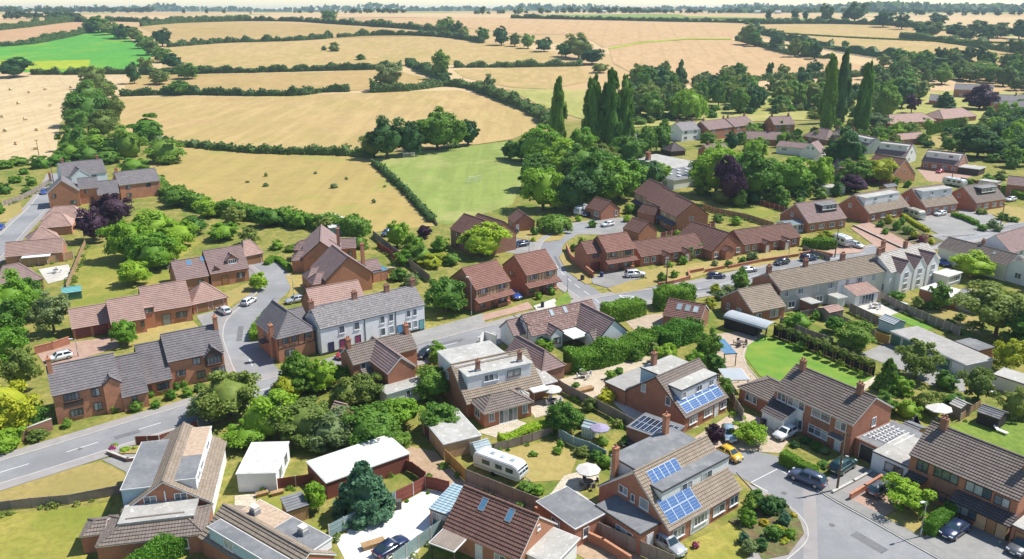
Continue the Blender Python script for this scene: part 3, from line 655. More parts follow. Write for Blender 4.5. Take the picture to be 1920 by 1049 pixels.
# hipped double garage
h = House('double_garage', 'hip roofed double garage with two tan doors', (362,570), (426,556), 2.3, cat='garage', wm='brick_orange', rm='tile_pink', fa='fascia_brown')
B = h.blk(0, h.L, 0, 6.2, 2.3, 'gx', pitch=42, hl=h.L*.45, hr=h.L*.45); h.door('F', .27, 2.3, 2.0, 'door_tan', garage=True); h.door('F', .73, 2.3, 2.0, 'door_tan', garage=True)
# dormer house with roof lights
h = House('brick_house', 'brick house with one gabled dormer and two blue roof lights', (395,513), (466,501), 3.3, wm='brick_orange', rm='tile_plum', fm='frame_brown', fa='fascia_brown')
B = h.bp((395,513), (466,501), 3.3, (414,465.5), 44); h.win('F', [(.78,1.0,1.7,1.3,3)]); h.door('F', .36, 1.5, 2.2, 'door_tan')
x0, x1, y0, y1 = B['r']; h.blk(x1-4.2, x1-1.8, y0+1.0, y0+4.5, 5.3, 'gy', pitch=42, zb=4.0, part='dormer', wm='brick_orange', ov=.25); h.win('F', [(.5,4.3,1.9,1.0,4)], fm='frame_white')
h.blk(x0+.8, x0+2.0, y0+.2, y0+3, 3.9, 'gy', pitch=42, zb=2.8, part='small_dormer', ov=.15); h.win('F', [(.5,2.9,.8,.9,1)])
C = h.bp((332,526), (391,516), 3.0, (346,487), 42, part='wing'); h.skylight(C, C['r'][0]+3.4, 3.1, 1.0, 1.3); h.skylight(C, C['r'][0]+6.4, 3.5, 1.0, 1.3); h.win('F', [(.75,1.1,1.2,1.1,2)])
h.blk(C['r'][0]+.5, C['r'][0]+3.5, C['r'][3]-3, C['r'][3]+3, 3.4, 'gy', pitch=42, part='rear')
# garage beside it
h = House('brick_garage', 'brick garage with pink hip roof and brown door on the close', (459,480), (493,473), 2.6, cat='garage', wm='brick_orange', rm='tile_pink', fa='fascia_brown')
h.blk(0, h.L, 0, 6, 2.6, 'gx', pitch=42, hl=1.5, hr=1.5); h.door('F', .5, 3.6, 2.1, 'door_tan', garage=True)
# the two red gabled houses
def gabled_pair(label, eL, eR, apex_back, ze, sk):
    """ridge runs away from a big brick gable; hipped wings on both sides"""
    h = House('gabled_house', label, eL, eR, ze, .05, wm='brick_orange', rm='tile_plum', fm='frame_brown', fa='fascia_brown')
    L = h.L; zr = ze+L/2*math.tan(R(40)); D = max(9, h.loc(*apex_back, zr)[1])
    B = h.blk(0, L, 0, D, ze, 'gy', zr=zr, ov=.3, gov=.25)
    h.win('F', [(.66,1.0,.9,1.1,2),(.3,1.0,.9,1.1,2)]); h.win('L', [(.8,1,1.2,1.2,2)])
    for y in (1.0, D-5.2):
        h.blk(-2.6, L/2, y, y+4.2, 2.9, 'gx', pitch=40, part='side_wing', hl=1.7); h.win('L', [(.5,.9,1.4,1.3,2)])
    W = h.blk(L/2, L+3.8, D-6, D-1, 2.8, 'gx', pitch=36, part='right_wing'); h.win('F', [(.8,1.0,1.1,1.1,2)])
    h.chim(L-.2, D*.45, ze, zr+.9, .7, .6, B=B, pots=1); return h
gabled_pair('red gabled house with plum roof beside the caravan yard', (568,482), (637,478), (562,424), 4.0, 0)
gabled_pair('red gabled house with plum roof beside the glass roofed pool room', (612,524), (697,510), (607,462), 4.0, 0)
# outbuilding roof behind the white terrace
h = House('brick_outbuilding', 'brick outbuilding with pale pink roof behind the white cottages', (564,563), (588,584), 3.0, cat='outbuilding', wm='brick_red', rm='tile_pink', fa='fascia_brown', ov=.1)
h.blk(0, h.L, 0, 10.5, 3.0, 'gy', pitch=42)
# white terrace of cottages
h = House('cottage_terrace', 'white rendered cottages in a row with grey slate roof and coloured doors', (601,617), (796,571), 5.1, ov=.15, cat='terrace', wm='render_white', rm='tile_slate_light', fm='frame_black', fa='fascia_black')
B = h.bp((601,617), (796,571), 5.1, (690,554), 37); x0, x1, y0, y1 = B['r']; Lr = x1-x0
h.win('F', [(.19,3.3,1.1,1.4,1),(.33,3.3,1.1,1.4,1),(.575,3.3,.95,1.4,1),(.66,3.3,.95,1.4,1),(.575,.9,.95,1.5,1),(.66,.9,.95,1.5,1),(.835,3.3,.9,1.3,1),(.9,3.3,.9,1.3,1),(.835,.9,.9,1.4,1),(.9,.9,.9,1.4,1)], fm='frame_white')
h.win('F', [(.19,.8,1.1,1.4,1),(.335,.8,1.1,1.4,1)], gm='shutter_plum', fm='frame_brown')
for u, m in ((.085, 'door_purple'), (.745, 'door_blue'), (.965, 'door_teal')): h.door('F', u, 1.1, 2.1, m)
h.boxp('plinth', x0, x1*.985, y0-.04, y0, 0, .45, 'frame_black')
for u in (.405, .705): h.boxp('downpipe', x0+Lr*u-.05, x0+Lr*u+.05, y0-.1, y0, .3, 5, 'frame_black')
for u in (0.005, .405, .72, .985): h.chim(x0+Lr*u, (y0+y1)/2, B['zr']-.9, B['zr']+1.1, .9, .6, B=B, wm='brick_brown')
h.boxp('coping', x0+Lr*.385, x0+Lr*.425, y0+.2, y0+.4, 0, .1, 'lead')
C = h.blk(x0+Lr*.45, x0+Lr*.62, y1, y1+5, 3.2, 'gy', pitch=30, part='rear', wm='brick_brown', rm='tile_plum')
# timbered brick house by the curved close
h = House('timbered_house', 'brick house with dark timbers and hipped grey roof at the corner of the close', (521,634), (590,617), 4.8, wm='brick_orange', rm='tile_slate', fm='frame_black', fa='fascia_brown')
L = h.L; h.blk(0, L, 0, 9.5, 4.8, 'gy', pitch=44, hl=2.6)
h.timber('F', h.b[0], 2.5, 4.7, (.01,.3,.55,.72,.99)); h.win('F', [(.2,3.2,.9,1.2,2),(.44,3.2,.9,1.2,2),(.82,3.4,1.1,1.2,2),(.3,.9,1.7,1.3,3)], B=h.b[0]); h.win('L', [(.4,3.0,.8,1.1,1)], B=h.b[0])
B0 = h.b[0]; h.chim(-.25, 2.0, 0, 6.4, .6, .9, B=B0, pots=1); h.blk(-1.2, 0, 4.5, 6.3, 2.6, 'shed', zr=2.61, wm='-', part='porch')
h.blk(L*.5, L+1.0, 4.5, 9.5, 4.4, 'gx', pitch=40, part='cross', hr=0)
# brick house with cross gable, seen from behind
h = House('brick_house', 'brown brick house with cross gable and two chimneys opposite the white cottages', (664,684), (702,674), 4.6, wm='brick_red', rm='tile_grey', fa='fascia_white', ov=.2)
B = h.bp((664,684), (782,652), 4.6, (705,637), 40); x0, x1, y0, y1 = B['r']; h.win('F', [(.18,3.1,1.6,1.3,2)])
h.chim(x0+.4, (y0+y1)/2, B['zr']-1, B['zr']+1.2, .6, .9, B=B); h.chim(x1-.6, (y0+y1)/2, B['zr']-1, B['zr']+1.2, .6, .9, B=B)
c0 = h.loc(727,699,4.6); c1 = h.loc(778,685,4.6)
C = h.blk(c0[0], c1[0], c0[1], y1-1, 4.6, 'gy', pitch=41, part='cross', rm='tile_plum')
h.blk(c0[0]-1.5, c1[0]+.2, c0[1]-2.6, c0[1], 2.6, 'flat', wm='render_white', rm='felt_pale', part='extension', fa='fascia_white'); h.win('F', [(.6,.9,1.5,1.2,2)])
h.blk(x0+1.2, c0[0]-.2, y0-2.6, y0, 2.5, 'shed', zr=3.4, wm='brick_red', part='porch', rm='tile_grey'); h.win('F', [(.5,.8,1.4,1.2,2)])
# chalet with the long white dormer and sun room
h = House('chalet_bungalow', 'chalet bungalow with long white dormer, two chimneys and hipped sun room', (877,757), (1019,723), 2.5, wm='brick_red', rm='tile_tan')
B = h.bp((877,757), (1019,723), 2.5, (912,670), 36); x0, x1, y0, y1 = B['r']
a = h.loc(877,731,3.7); b2 = h.loc(994,702,3.7)
h.blk(a[0], b2[0], a[1], B['yr']+y0+.3, 5.9, 'flat', zb=3.2, part='dormer', wm='clad_white', rm='felt_pale', ov=.12); h.win('F', [(.36,4.3,2.4,1.1,3)], fm='frame_white'); h.win('F', [(.72,4.2,2.3,1.1,2)], fm='frame_black')
for u in (.2, .86): h.chim(a[0]+(b2[0]-a[0])*u, a[1]+1.0, 5.7, 7.4, .6, .45, wm='brick_brown', pots=1)
h.blk(x0+.3, x1-3.5, B['yr']+y0-.4, y1+.6, B['zr']-.15, 'flat', zb=3, part='rear_dormer', wm='clad_white', rm='felt_pale', ov=.12)
h.win('L', [(.35,3.5,.9,1.2,2)], B=B)
C = h.blk(x0+.9, x0+8.6, -4.0, .5, 2.6, 'gx', pitch=30, hl=2.4, hr=2.4, part='sun_room', rm='tile_grey'); h.win('F', [(.15,.9,.9,1.3,2),(.86,.9,.9,1.3,2)]); h.win('L', [(.5,.8,1.6,1.4,2)], tr=True)
h.win('F', [(.5,.1,3.0,2.15,4)])
h.blk(x1-.3, x1+2.6, y0+.5, y1-2, 2.4, 'flat', part='lean_to', wm='brick_red', rm='felt_pale')
# brown tiled hipped garage beside it
h = House('tiled_garage', 'small plum tiled hipped building under the big hedge', (1018,697), (1060,684), 2.4, cat='garage', wm='brick_brown', rm='tile_plum', fa='fascia_brown', ov=.2)
h.blk(0, h.L, 0, 10, 2.4, 'gy', pitch=44, hl=2.2)
# white house with mossy roof and roof lights
h = House('mossy_house', 'white house with mottled mossy roof, three roof lights and a side wing', (998,629), (1128,598), 2.9, wm='render_white', rm='tile_mossy', fm='frame_black', fa='fascia_black')
B = h.bp((998,629), (1128,598), 2.9, (1045,576), 42); x0, x1, y0, y1 = B['r']
for q in (5.9, 8.9, 12.9): h.skylight(B, x0+q, 2.6, .8, 1.3, 'glass_roof')
h.win('F', [(.12,.9,1.2,1.2,2)])
C = h.blk(x1-5.5, x1+.5, y0-7, y0+(y1-y0)/2, 2.9, 'gy', zr=B['zr']-.1, part='wing', rm='tile_plum')
h.blk(x0+3.2, x0+5.6, y0-1.6, y0+1.5, 2.9, 'gy', pitch=40, part='bay', rm='tile_plum'); h.win('F', [(.5,.8,1.5,1.2,2)])
v = MB(); v.box(x1-9.5, x1-5.6, y0-4.6, y0-.3, 2.35, 2.5); link('canopy', v.mesh('canopy', ['roof_white']), h.o)
for xx in (x1-9.3, x1-5.9): h.boxp('post', xx-.06, xx+.06, y0-4.5, y0-4.38, 0, 2.35, 'beam_dark')
h.blk(x1-6.5, x1-3.5, y0-6.5, y0-4, 2.5, 'gx', pitch=38, part='porch', rm='tile_grey')
h.timber('L', B, .4, 4.6, (.2,.5,.8)); h.blk(x0-2.5, x0, y0+2, y0+6.5, 2.8, 'gx', pitch=40, part='annex', rm='tile_plum')
# the two timbered houses on the road (the near pair)
def timbered(label, eL, eR, rp, w=None, left_wing=False, name='timbered_house', ze=5.0):
    h = House(name, label, eL, eR, ze, wm='brick_red', rm='tile_rust', fm='frame_brown', fa='fascia_brown')
    B = h.bp(eL, eR, ze, rp, 36); L = h.L
    h.boxp('infill', .05, L-.05, -.03, .01, 2.9, 4.95, 'brick_buff'); h.timber('F', B, 2.9, 4.98, (.012,.09,.40,.5,.60,.91,.988)); B2 = dict(B); B2['r'] = (B['r'][0], B['r'][1], -.04, B['r'][3])
    h.win('F', [(.24,3.6,1.75,1.15,3),(.76,3.6,1.75,1.15,3)], B=B2); h.win('F', [(.2,.8,1.35,1.3,2),(.78,.75,2.2,1.35,3)], B=B)
    h.door('F', .5, 1.0, 2.1, 'door_brown', B=B); h.canopy(-.25, L+.25, -1.5, 0, 2.35, 3.0, 'tile_rust', 'fascia_brown')
    h.boxp('bay_wall', L*.6, L*.97, -.6, 0, 0, .75, 'brick_red'); h.win('L', [(.35,3.4,.8,1.0,1),(.5,3.4,.7,1.0,1)], B=B); return h, B
timbered('timbered brick house with rust tiled roof beside a round green tree', (893,543), (958,526), (905,494))
timbered('timbered brick house with rust tiled roof on the road corner beside a lamp post', (988,516), (1046,503), (1000,472))
h, B = timbered('timbered brick house with side garage wing and white car before it', (1138,473), (1192,465), (1156,438))
x0, x1, y0, y1 = B['r']; C = h.blk(-3.9, 0, 2.0, 7.5, 4.6, 'gx', pitch=36, part='garage_wing', rm='tile_brown'); h.door('F', .62, 2.4, 2.1, 'door_maroon', garage=True); h.win('F', [(.62,3.3,1.7,1.1,2)])
# timbered house partly hidden by the bright tree
h = House('timbered_house', 'timbered brick house at the playing field edge behind the bright green tree', (843,428), (885,443), 5.0, wm='brick_brown', rm='tile_brown', fm='frame_brown', fa='fascia_brown')
h.blk(0, h.L, 0, 8.5, 5.0, 'gx', pitch=36); h.win('F', [(.3,3.3,1.2,1.1,2),(.7,3.3,1.2,1.1,2),(.3,.9,1.2,1.2,2)])
h.blk(1.2, h.L+2.5, 4, 11.5, 5.0, 'gx', pitch=37, part='rear')
def small_garage(label, eL, eR, ze, D, doors=1, wm='brick_red', rm='tile_brown', m='door_white', roof='gy', pitch=36, side='F', **kw):
    h = House('brick_garage', label, eL, eR, ze, .15, 'garage', None, wm, rm, fa='fascia_brown'); h.blk(0, h.L, 0, D, ze, roof, pitch=pitch, **kw)
    for i in range(doors): h.door(side, (i+.5)/doors, (h.L if side in 'FB' else D)/doors-.5, 2.0, m, garage=True)
    return h
h = small_garage('small brick gabled garage with white framed door by the willow bush', (965,418), (1003,415), 2.6, 6, 0); h.door('F', .15, .9, 2, 'frame_white'); h.win('L', [(.4,.9,1.2,1.1,2)])
h = small_garage('brick gabled annex behind the white caravan', (1128,397), (1163,391), 2.6, 7, 0); h.win('F', [(.8,.6,.8,1.6,1)]); h.win('L', [(.7,.8,2,1.3,3)])
small_garage('brick double garage with dark doors behind the timbered house', (1199,437), (1233,430), 2.5, 6, 0)
h = House('brick_garage_lean', 'narrow brick store with pale blue door beside the terrace of three', (1228,404), (1247,399), 2.8, .15, 'store', wm='brick_red', rm='tile_brown', fa='fascia_brown'); h.blk(0, h.L, 0, 6, 2.8, 'gy', pitch=40); h.door('F', .35, 1.2, 2, 'door_blue'); h.o.name = 'brick_store'
# terrace of three timbered houses stepping down
h = House('timbered_terrace', 'three timbered houses in a stepped row below the big trees', (1188,360), (1275,403), 5.2, cat='terrace', wm='brick_red', rm='tile_brown', fm='frame_white', fa='fascia_brown')
L = h.L
for i in range(3):
    x0, x1 = L*i/3, L*(i+1)/3; B = h.blk(x0, x1, -.6*i, 9.4-.6*i, 5.5-.32*i, 'gx', pitch=36, part='unit')
    h.boxp('infill', x0+.05, x1-.05, -.6*i-.03, -.6*i+.01, 2.9, 5.2-.32*i, 'brick_buff'); h.timber('F', B, 2.9, 5.2-.32*i, (.02,.2,.4,.5,.6,.8,.98)); h.win('F', [(.27,3.5,1.6,1.2,3),(.75,3.5,1.6,1.2,3),(.3,.8,1.5,1.3,2)]); h.door('F', .72, 1, 2.1)
    h.canopy(x0-.1, x1, -.6*i-1.3, -.6*i, 2.3, 2.9, 'tile_bluegrey')
h.win('R', [(.42,3.4,.5,1.0,1),(.52,3.4,.5,1.0,1)])
# bungalow row
h = House('bungalow_terrace', 'brick bungalows in a row with white windows and tiled porches', (1203,481.5), (1321,464), 2.6, cat='bungalows', wm='brick_red', rm='tile_brown', fa='fascia_brown')
B = h.bp((1203,481.5), (1321,464), 2.6, (1246,445), 33); L = h.L; h.win('F', [(.09,.9,1.2,1.2,2),(.2,.9,1.2,1.2,2),(.55,.9,1.2,1.2,2),(.9,.9,1.2,1.2,2)])
for u in (.36, .68): h.blk(L*u-.9, L*u+.9, -1.6, 2, 2.5, 'gy', pitch=35, part='porch', ov=.25); h.door('F', .4, .95, 2.0, 'door_white')
h.chim(L*.2, 4, 3.9, 4.6, .2, .2, B=B, pots=0)
h = House('bungalow_terrace', 'brick bungalows in a row with two porches behind a lamp post', (1395,459), (1502,444), 2.6, cat='bungalows', wm='brick_red', rm='tile_brown', fa='fascia_brown')
B = h.bp((1395,459), (1502,444), 2.6, (1430,425), 33); L = h.L; h.win('F', [(.08,.9,1.2,1.2,2),(.2,.9,1.2,1.2,2),(.56,.9,1.2,1.2,2),(.9,.9,1.2,1.2,2)])
for u in (.36, .70): h.blk(L*u-.9, L*u+.9, -1.6, 2, 2.5, 'gy', pitch=35, part='porch', ov=.25); h.door('F', .4, .95, 2.0, 'door_white')
h = House('brick_bungalow', 'brick bungalow with broad gable and flower bed joining the bungalow row', (1337,470), (1394,459), 2.6, .1, 'bungalow', wm='brick_red', rm='tile_brown', fa='fascia_brown')
L = h.L; h.blk(0, L, 0, 13, 2.6, 'gy', pitch=36, ov=.35); h.win('F', [(.12,.8,1.2,1.2,2),(.6,.8,1.0,1.1,2),(.84,.9,1.2,1.2,2)]); h.blk(L*.28, L*.52, -1.6, 1, 2.5, 'gy', pitch=36, part='porch', ov=.2)
# ================================================================ the houses, right side and foreground
# chalet with ten solar panels
h = House('solar_chalet', 'brick chalet with ten solar panels below a white dormer', (1287,783), (1366,744), 2.6, .25, wm='brick_red', rm='tile_grey', fa='fascia_black')
B = h.bp((1287,783), (1366,744), 2.6, (1268,691), 37); x0, x1, y0, y1 = B['r']; L = x1-x0
a = h.loc(1276,754,3.9); b2 = h.loc(1341,722,3.9)
zd = B['zr']-1.0; h.blk(a[0], b2[0], a[1], y0+(zd-2.6)/B['k']+.5, zd, 'flat', zb=3.6, part='dormer', wm='clad_white', rm='felt_pale', ov=.15); h.win('F', [(.08,zd-1.5,.9,1.0,1),(.5,zd-1.5,1.3,1.0,2),(.85,zd-1.5,1.0,1.0,2)])
h.blk(x0+2.4, x1-.5, y0+B['yr']+.9, y1-.6, B['zr']-.9, 'flat', zb=3, part='rear_dormer', wm='clad_blue', rm='felt_pale', ov=.12)
h.solar(B, x0+.5, .35, 5, 2, (L-1.0)/5, 1.45)
h.win('F', [(.2,.9,1.8,1.2,3),(.55,.9,2.0,1.2,3),(.92,.9,1.4,1.2,2)], B=B); h.door('F', .75, 1.0, 2.05, 'door_white', B=B); h.win('L', [(.30,3.6,.9,1.3,1),(.72,3.2,.9,1.3,1)], B=B)
h.chim(x0+4.5, y1-1.3, 4.5, B['zr']+1.0, .8, .6, B=B, wm='brick_brown', pots=1)
b = MB()
q0, q1 = h.loc(1148,725,2.6), h.loc(1175,731,2.6)
h.blk(x0-.2, x1-2, y1, y1+4.2, 2.5, 'flat', part='lean_to', wm='brick_red', rm='sheet_grey', ov=.15)
# brown brick semi with white bay
h = House('semi_detached', 'brick semis with white clad bay and two chimneys beside the round lawn', (1451,729), (1597,796), 5.0, cat='houses', wm='brick_red', rm='tile_grey')
B = h.bp((1451,729), (1597,796), 5.0, (1563,712), 31); x0, x1, y0, y1 = B['r']; L = x1-x0
h.boxp('cladding', L*.20, L*.40, -.05, .01, .1, 4.8, 'clad_white'); B2 = dict(B); B2['r'] = (x0, x1, -.05, y1)
h.win('F', [(.30,3.5,2.9,1.2,3),(.30,.5,2.9,1.5,4)], B=B2); h.win('F', [(.10,3.5,1.5,1.25,2),(.87,3.3,1.6,1.25,2)], B=B); h.win('F', [(.62,3.5,3.0,1.3,2),(.61,.8,3.1,1.3,3)], B=B, tr=True)
h.boxp('stone_panel', L*.51, L*.73, -.03, .01, 2.3, 3.4, 'brick_brown'); h.door('F', .86, 1.0, 2.05, 'door_white', B=B); h.canopy(L*.78, L*.94, -1.0, 0, 2.3, 2.45, 'felt_grey', 'fascia_white')
h.win('R', [(.55,3.2,.9,1.3,2)], B=B)
for u in (.10, .83): h.chim(x0+L*u, y0+B['yr']-.4, B['zr']-1.0, B['zr']+1.1, .8, .6, B=B, wm='brick_brown')
h.blk(-6.5, .2, .2, 6.6, 2.6, 'gx', pitch=27, hl=3.1, part='side'); h.win('F', [(.35,.9,2.2,1.2,3)])
h.blk(.2, 3.9, -2.6, -.02, 2.4, 'shed', zr=3.4, part='porch', rm='tile_dark', wm='render_white'); h.door('F', .3, 1.5, 2.1, 'door_white')
h.blk(-1.8, 2.0, 4.5, y1+.6, 4.2, 'gx', pitch=30, part='rear')
# flat garage with ladders and white frames on its roof
g0 = h.loc(1586,829,2.7); g1 = h.loc(1695,818,2.7)
h.blk(x1+.1, x1+5.2, 1.0, 9.5, 2.7, 'flat', part='garage', rm='felt_grey', fa='brick_red', ov=.06); h.door('F', .5, 3.6, 2.2, 'frame_black', garage=True)
t = MB()
for i in range(6): t.box(x1+.5+i*.72, x1+.62+i*.72, 1.9+.25*i, 8.0, 2.74, 2.84)
for i in range(7): t.box(x1+.5, x1+3.2, 2.8+i*.72, 2.9+i*.72, 2.85, 2.93)
tag(link('timber_stack', t.mesh('timber_stack', ['plastic_white']), None, h.o.location, h.ang), 'white ladders and frames laid on the flat garage roof', 'ladders')
# brick pair at the right edge
h = House('semi_detached', 'pair of brick semis with stone clad bay and black canopy facing the close', (1706,851), (1909,938), 5.1, cat='houses', wm='brick_red', rm='tile_grey', fm='frame_black', fa='fascia_black')
B = h.bp((1706,851), (1909,938), 5.1, (1830,823), 33); x0, x1, y0, y1 = B['r']; L = x1-x0
h.win('F', [(.13,3.3,1.4,1.4,2),(.36,3.5,2.9,1.4,3),(.66,3.4,2.9,1.3,3),(.87,3.3,1.7,1.2,2)], tr=False); h.boxp('stone_panel', L*.26, L*.47, -.03, .01, 1.2, 3.4, 'brick_brown')
h.win('F', [(.36,.6,2.7,1.2,3)]); h.chim(x0+L*.12, y0+B['yr']-.3, B['zr']-1.1, B['zr']+1.1, .8, .6, B=B, wm='brick_brown'); h.chim(x0+L*.93, y0+B['yr']-1.1, B['zr']-1.6, B['zr']+.9, .8, .6, B=B, wm='brick_brown')
h.canopy(L*.49, L*1.02, -1.9, 0, 2.35, 3.1, 'tile_dark', 'fascia_black'); h.boxp('front_wall', L*.51, L*.99, -1.3, -.02, 0, 2.5, 'brick_buff'); B2 = dict(B); B2['r'] = (x0, x1, -1.3, y1)
h.win('F', [(.62,.8,2.6,1.3,3)], B=B2, fm='frame_brown'); h.door('F', .86, 1.1, 2.1, 'door_tan', B=B2); h.canopy(L*.02, L*.2, -1.3, 0, 2.4, 2.8, 'tile_dark', 'fascia_black')
h.blk(-5.0, -.05, .6, 8.5, 2.8, 'flat', part='side', wm='render_white', rm='felt_pale', fa='fascia_black', ov=.1); h.win('F', [(.6,.9,2.4,1.3,2)])
h.blk(L*1.03, L*1.03+5, -1.5, 6, 2.6, 'flat', part='garage', wm='brick_red', rm='felt_pale', ov=.1); h.door('F', .5, 4.2, 2.1, 'door_tan', garage=True)
# big chalet with two solar arrays
h = House('solar_chalet', 'large brick chalet with flat dormers and two blue solar arrays above the drive', (1257,994), (1391,917), 2.7, .25, wm='brick_red', rm='tile_tan', fa='fascia_white')
B = h.bp((1257,994), (1391,917), 2.7, (1254,853), 40); x0, x1, y0, y1 = B['r']; L = x1-x0
a = h.loc(1240,947,4.2); b2 = h.loc(1360,877,4.2)
h.blk(a[0], b2[0], a[1], y0+B['yr']*.72, 6.0, 'flat', zb=3.7, part='dormer', wm='clad_white', rm='felt_grey', ov=.15, fa='fascia_black'); h.win('F', [(.36,4.4,1.9,1.05,2),(.66,4.4,1.9,1.05,2)], fm='frame_white')
h.blk(x0+1.6, x1-.3, y0+B['yr']+.9, y1-.2, B['zr']-.9, 'flat', zb=3.2, part='rear_dormer', wm='clad_white', rm='felt_grey', ov=.15, fa='fascia_black')
h.solar(B, x0+.5, .3, 4, 2, 1.35, 1.45); sl = B['yr']/math.cos(math.atan(B['k'])); h.solar(B, x0+1.4, sl-2.2, 5, 1, 1.0, 1.6)
h.win('F', [(.14,.8,2.0,1.3,3),(.70,.8,2.2,1.2,2),(.92,.8,1.6,1.2,2)], B=B); h.boxp('cladding', L*.30, L*.56, -.05, .01, .1, 2.3, 'clad_white'); B2 = dict(B); B2['r'] = (x0, x1, -.05, y1); h.win('F', [(.43,1.0,2.4,1.2,4)], B=B2)
h.win('L', [(.36,3.6,1.4,1.0,2),(.5,3.3,.6,1.0,1),(.66,3.3,1.4,1.3,1)], B=B)
h.chim(x0+.9, y1-1.6, 4, B['zr']+.9, .65, .55, B=B, wm='brick_orange', pots=1); h.chim(x1-2.2, y1-.8, 4, B['zr']+1.6, .7, .6, B=B, wm='brick_orange', pots=1)
h.blk(-3.3, -.02, 1.2, 8.0, 2.9, 'flat', part='extension', rm='felt_grey', fa='fascia_black', ov=.15); h.door('F', .5, 1.1, 2.1, 'door_white'); h.win('L', [(.66,.8,2.6,1.4,3)], tr=True)
h.blk(-8.0, -3.32, 6.5, 13.0, 2.75, 'flat', part='rear_room', rm='felt_grey', fa='fascia_white', ov=.15); h.win('F', [(.35,.9,.9,1.2,1)]); h.win('L', [(.5,.9,1.5,1.2,2)])
# house with two roof lights at the bottom
h = House('brick_bungalow', 'brick bungalow with brown pantiles and two roof lights beside the white yard', (831,987), (971,1049), 2.7, .3, 'bungalow', wm='brick_orange', rm='tile_brown')
B = h.bp((831,987), (971,1049), 2.7, (935,937), 40); x0, x1, y0, y1 = B['r']; L = x1-x0
h.skylight(B, x0+3.3, 2.9, .8, 1.5); h.skylight(B, x0+6.9, 2.9, .8, 1.5); h.door('F', .47, 1.0, 2.05, 'door_white'); h.win('F', [(.75,.9,1.5,1.1,2)])
h.win('R', [(.5,4.0,.5,.6,1)]); h.blk(x1+.02, x1+3.2, 1.5, 6.5, 2.5, 'flat', part='garage', wm='render_white', rm='felt_pale')
# bungalow with flat dormers at the bottom edge
h = House('brick_bungalow', 'tan tiled bungalow with blue clad dormer and gravelled flat roof', (372,1006), (531,1104), 2.6, .3, 'bungalow', wm='brick_red', rm='tile_tan')
B = h.bp((372,1006), (531,1104), 2.6, (517,1001), 34); x0, x1, y0, y1 = B['r']
a = h.loc(398,1018,4.0)
h.blk(x0+1.6, x0+13, y0+.1, y0+B['yr']*.50, 4.35, 'flat', zb=2.4, part='dormer', wm='clad_blue', rm='felt_grey', ov=.12); h.win('F', [(.3,2.9,1.6,1.1,2)])
h.blk(x0+1.6, x0+7.2, y0+B['yr']*1.2, y1+.4, B['zr']-.7, 'flat', zb=2.8, part='rear_dormer', wm='clad_white', rm='gravel_roof', ov=.1)
h.blk(x0+7.3, x0+13.5, y0+B['yr']*1.2, y1+.4, B['zr']-.68, 'flat', zb=2.8, part='rear_dormer', wm='clad_white', rm='felt_grey', ov=.1)
for xx, yy in ((x0+3.4, y1-1.6), (x0+10.6, y1-.9)): h.chim(xx, yy, B['zr']-.66, B['zr']+.15, .75, .6, wm='render_cream', pots=0)
# chalet at the lower left
h = House('brick_chalet', 'brick chalet with front gable, long flat dormers and low tiled front room', (232,957), (391,939), 3.0, .1, 'house', wm='brick_red', rm='tile_tan')
L = h.L; zr = 3.0+L/2*math.tan(R(35)); D = h.loc(366,792,zr)[1]
B = h.blk(0, L, 0, D, 3.0, 'gy', zr=zr, ov=.35, gov=.25); h.win('F', [(.32,3.4,1.4,1.0,2),(.68,3.4,1.4,1.0,2)]); h.boxp('flue', L*.5-.07, L*.5+.07, -.12, 0, 3.0, 4.9, 'plastic_white')
h.blk(-.2, L*.38, .8, D*.85, 5.2, 'flat', zb=3, part='dormer', wm='clad_blue', rm='felt_grey', ov=.1)
h.blk(L*.60, L*.86, .9, D*.45, 5.6, 'flat', zb=3, part='dormer', wm='clad_white', rm='felt_grey', ov=.1); h.win('R', [(.35,4.4,1.6,.8,3),(.8,4.4,1.6,.8,3)])
h.blk(L*.60, L*.86, D*.455, D*.98, 5.58, 'flat', zb=3, part='dormer', wm='clad_white', rm='gravel_roof', ov=.1); h.win('R', [(.5,4.4,1.6,.8,3)])
h.win('R', [(.15,.5,1.6,1.6,2),(.5,.5,1.6,1.6,2)], B=B); h.boxp('wall', L-.03, L+.04, 0, D, .0, 2.6, 'render_white')
h.blk(-1.6, L+.3, -5.6, -.02, 2.4, 'gx', zr=3.5, hl=2.6, hr=2.6, part='front_room', rm='tile_grey', yr=.5); h.win('F', [(.5,.8,1.3,1.2,2),(.78,.8,1.3,1.2,2)])
h.boxp('flat_roof', 0.2, L-1.0, -3.6, .0, 3.3, 3.56, 'felt_pale')
h.blk(-3.8, -1.5, -3.2, 0, 2.3, 'gx', pitch=25, hl=1.2, part='porch', rm='tile_grey')
# terrace right of the junction
h = House('brick_terrace', 'row of brick and rendered terrace houses with tan roof and three chimneys', (1466,544), (1684,504), 5.1, cat='terrace', wm='brick_red', rm='tile_tan')
B = h.bp((1466,544), (1684,504), 5.1, (1552,492), 30); x0, x1, y0, y1 = B['r']; L = x1-x0
h.boxp('render', L*.0, L*.47, -.02, .01, .1, 4.9, 'render_grey'); h.boxp('render', L*.475, L*.73, -.03, .01, 0, 5, 'render_white'); h.boxp('render', L*.732, L*.999, -.03, .01, 0, 5, 'render_cream'); B2 = dict(B); B2['r'] = (x0, x1, -.04, y1)
h.win('F', [(.05,3.4,.9,1.2,2),(.155,3.4,2.0,1.2,3),(.30,3.4,1.0,1.2,2),(.42,3.4,2.0,1.2,3),(.56,3.4,1.0,1.2,2),(.66,3.4,1.9,1.2,3),(.79,3.4,1.0,1.2,2),(.92,3.4,1.8,1.2,3),(.10,.8,1.8,1.4,2),(.33,.8,1.8,1.4,2),(.9,.6,1.6,1.6,2)], B=B2)
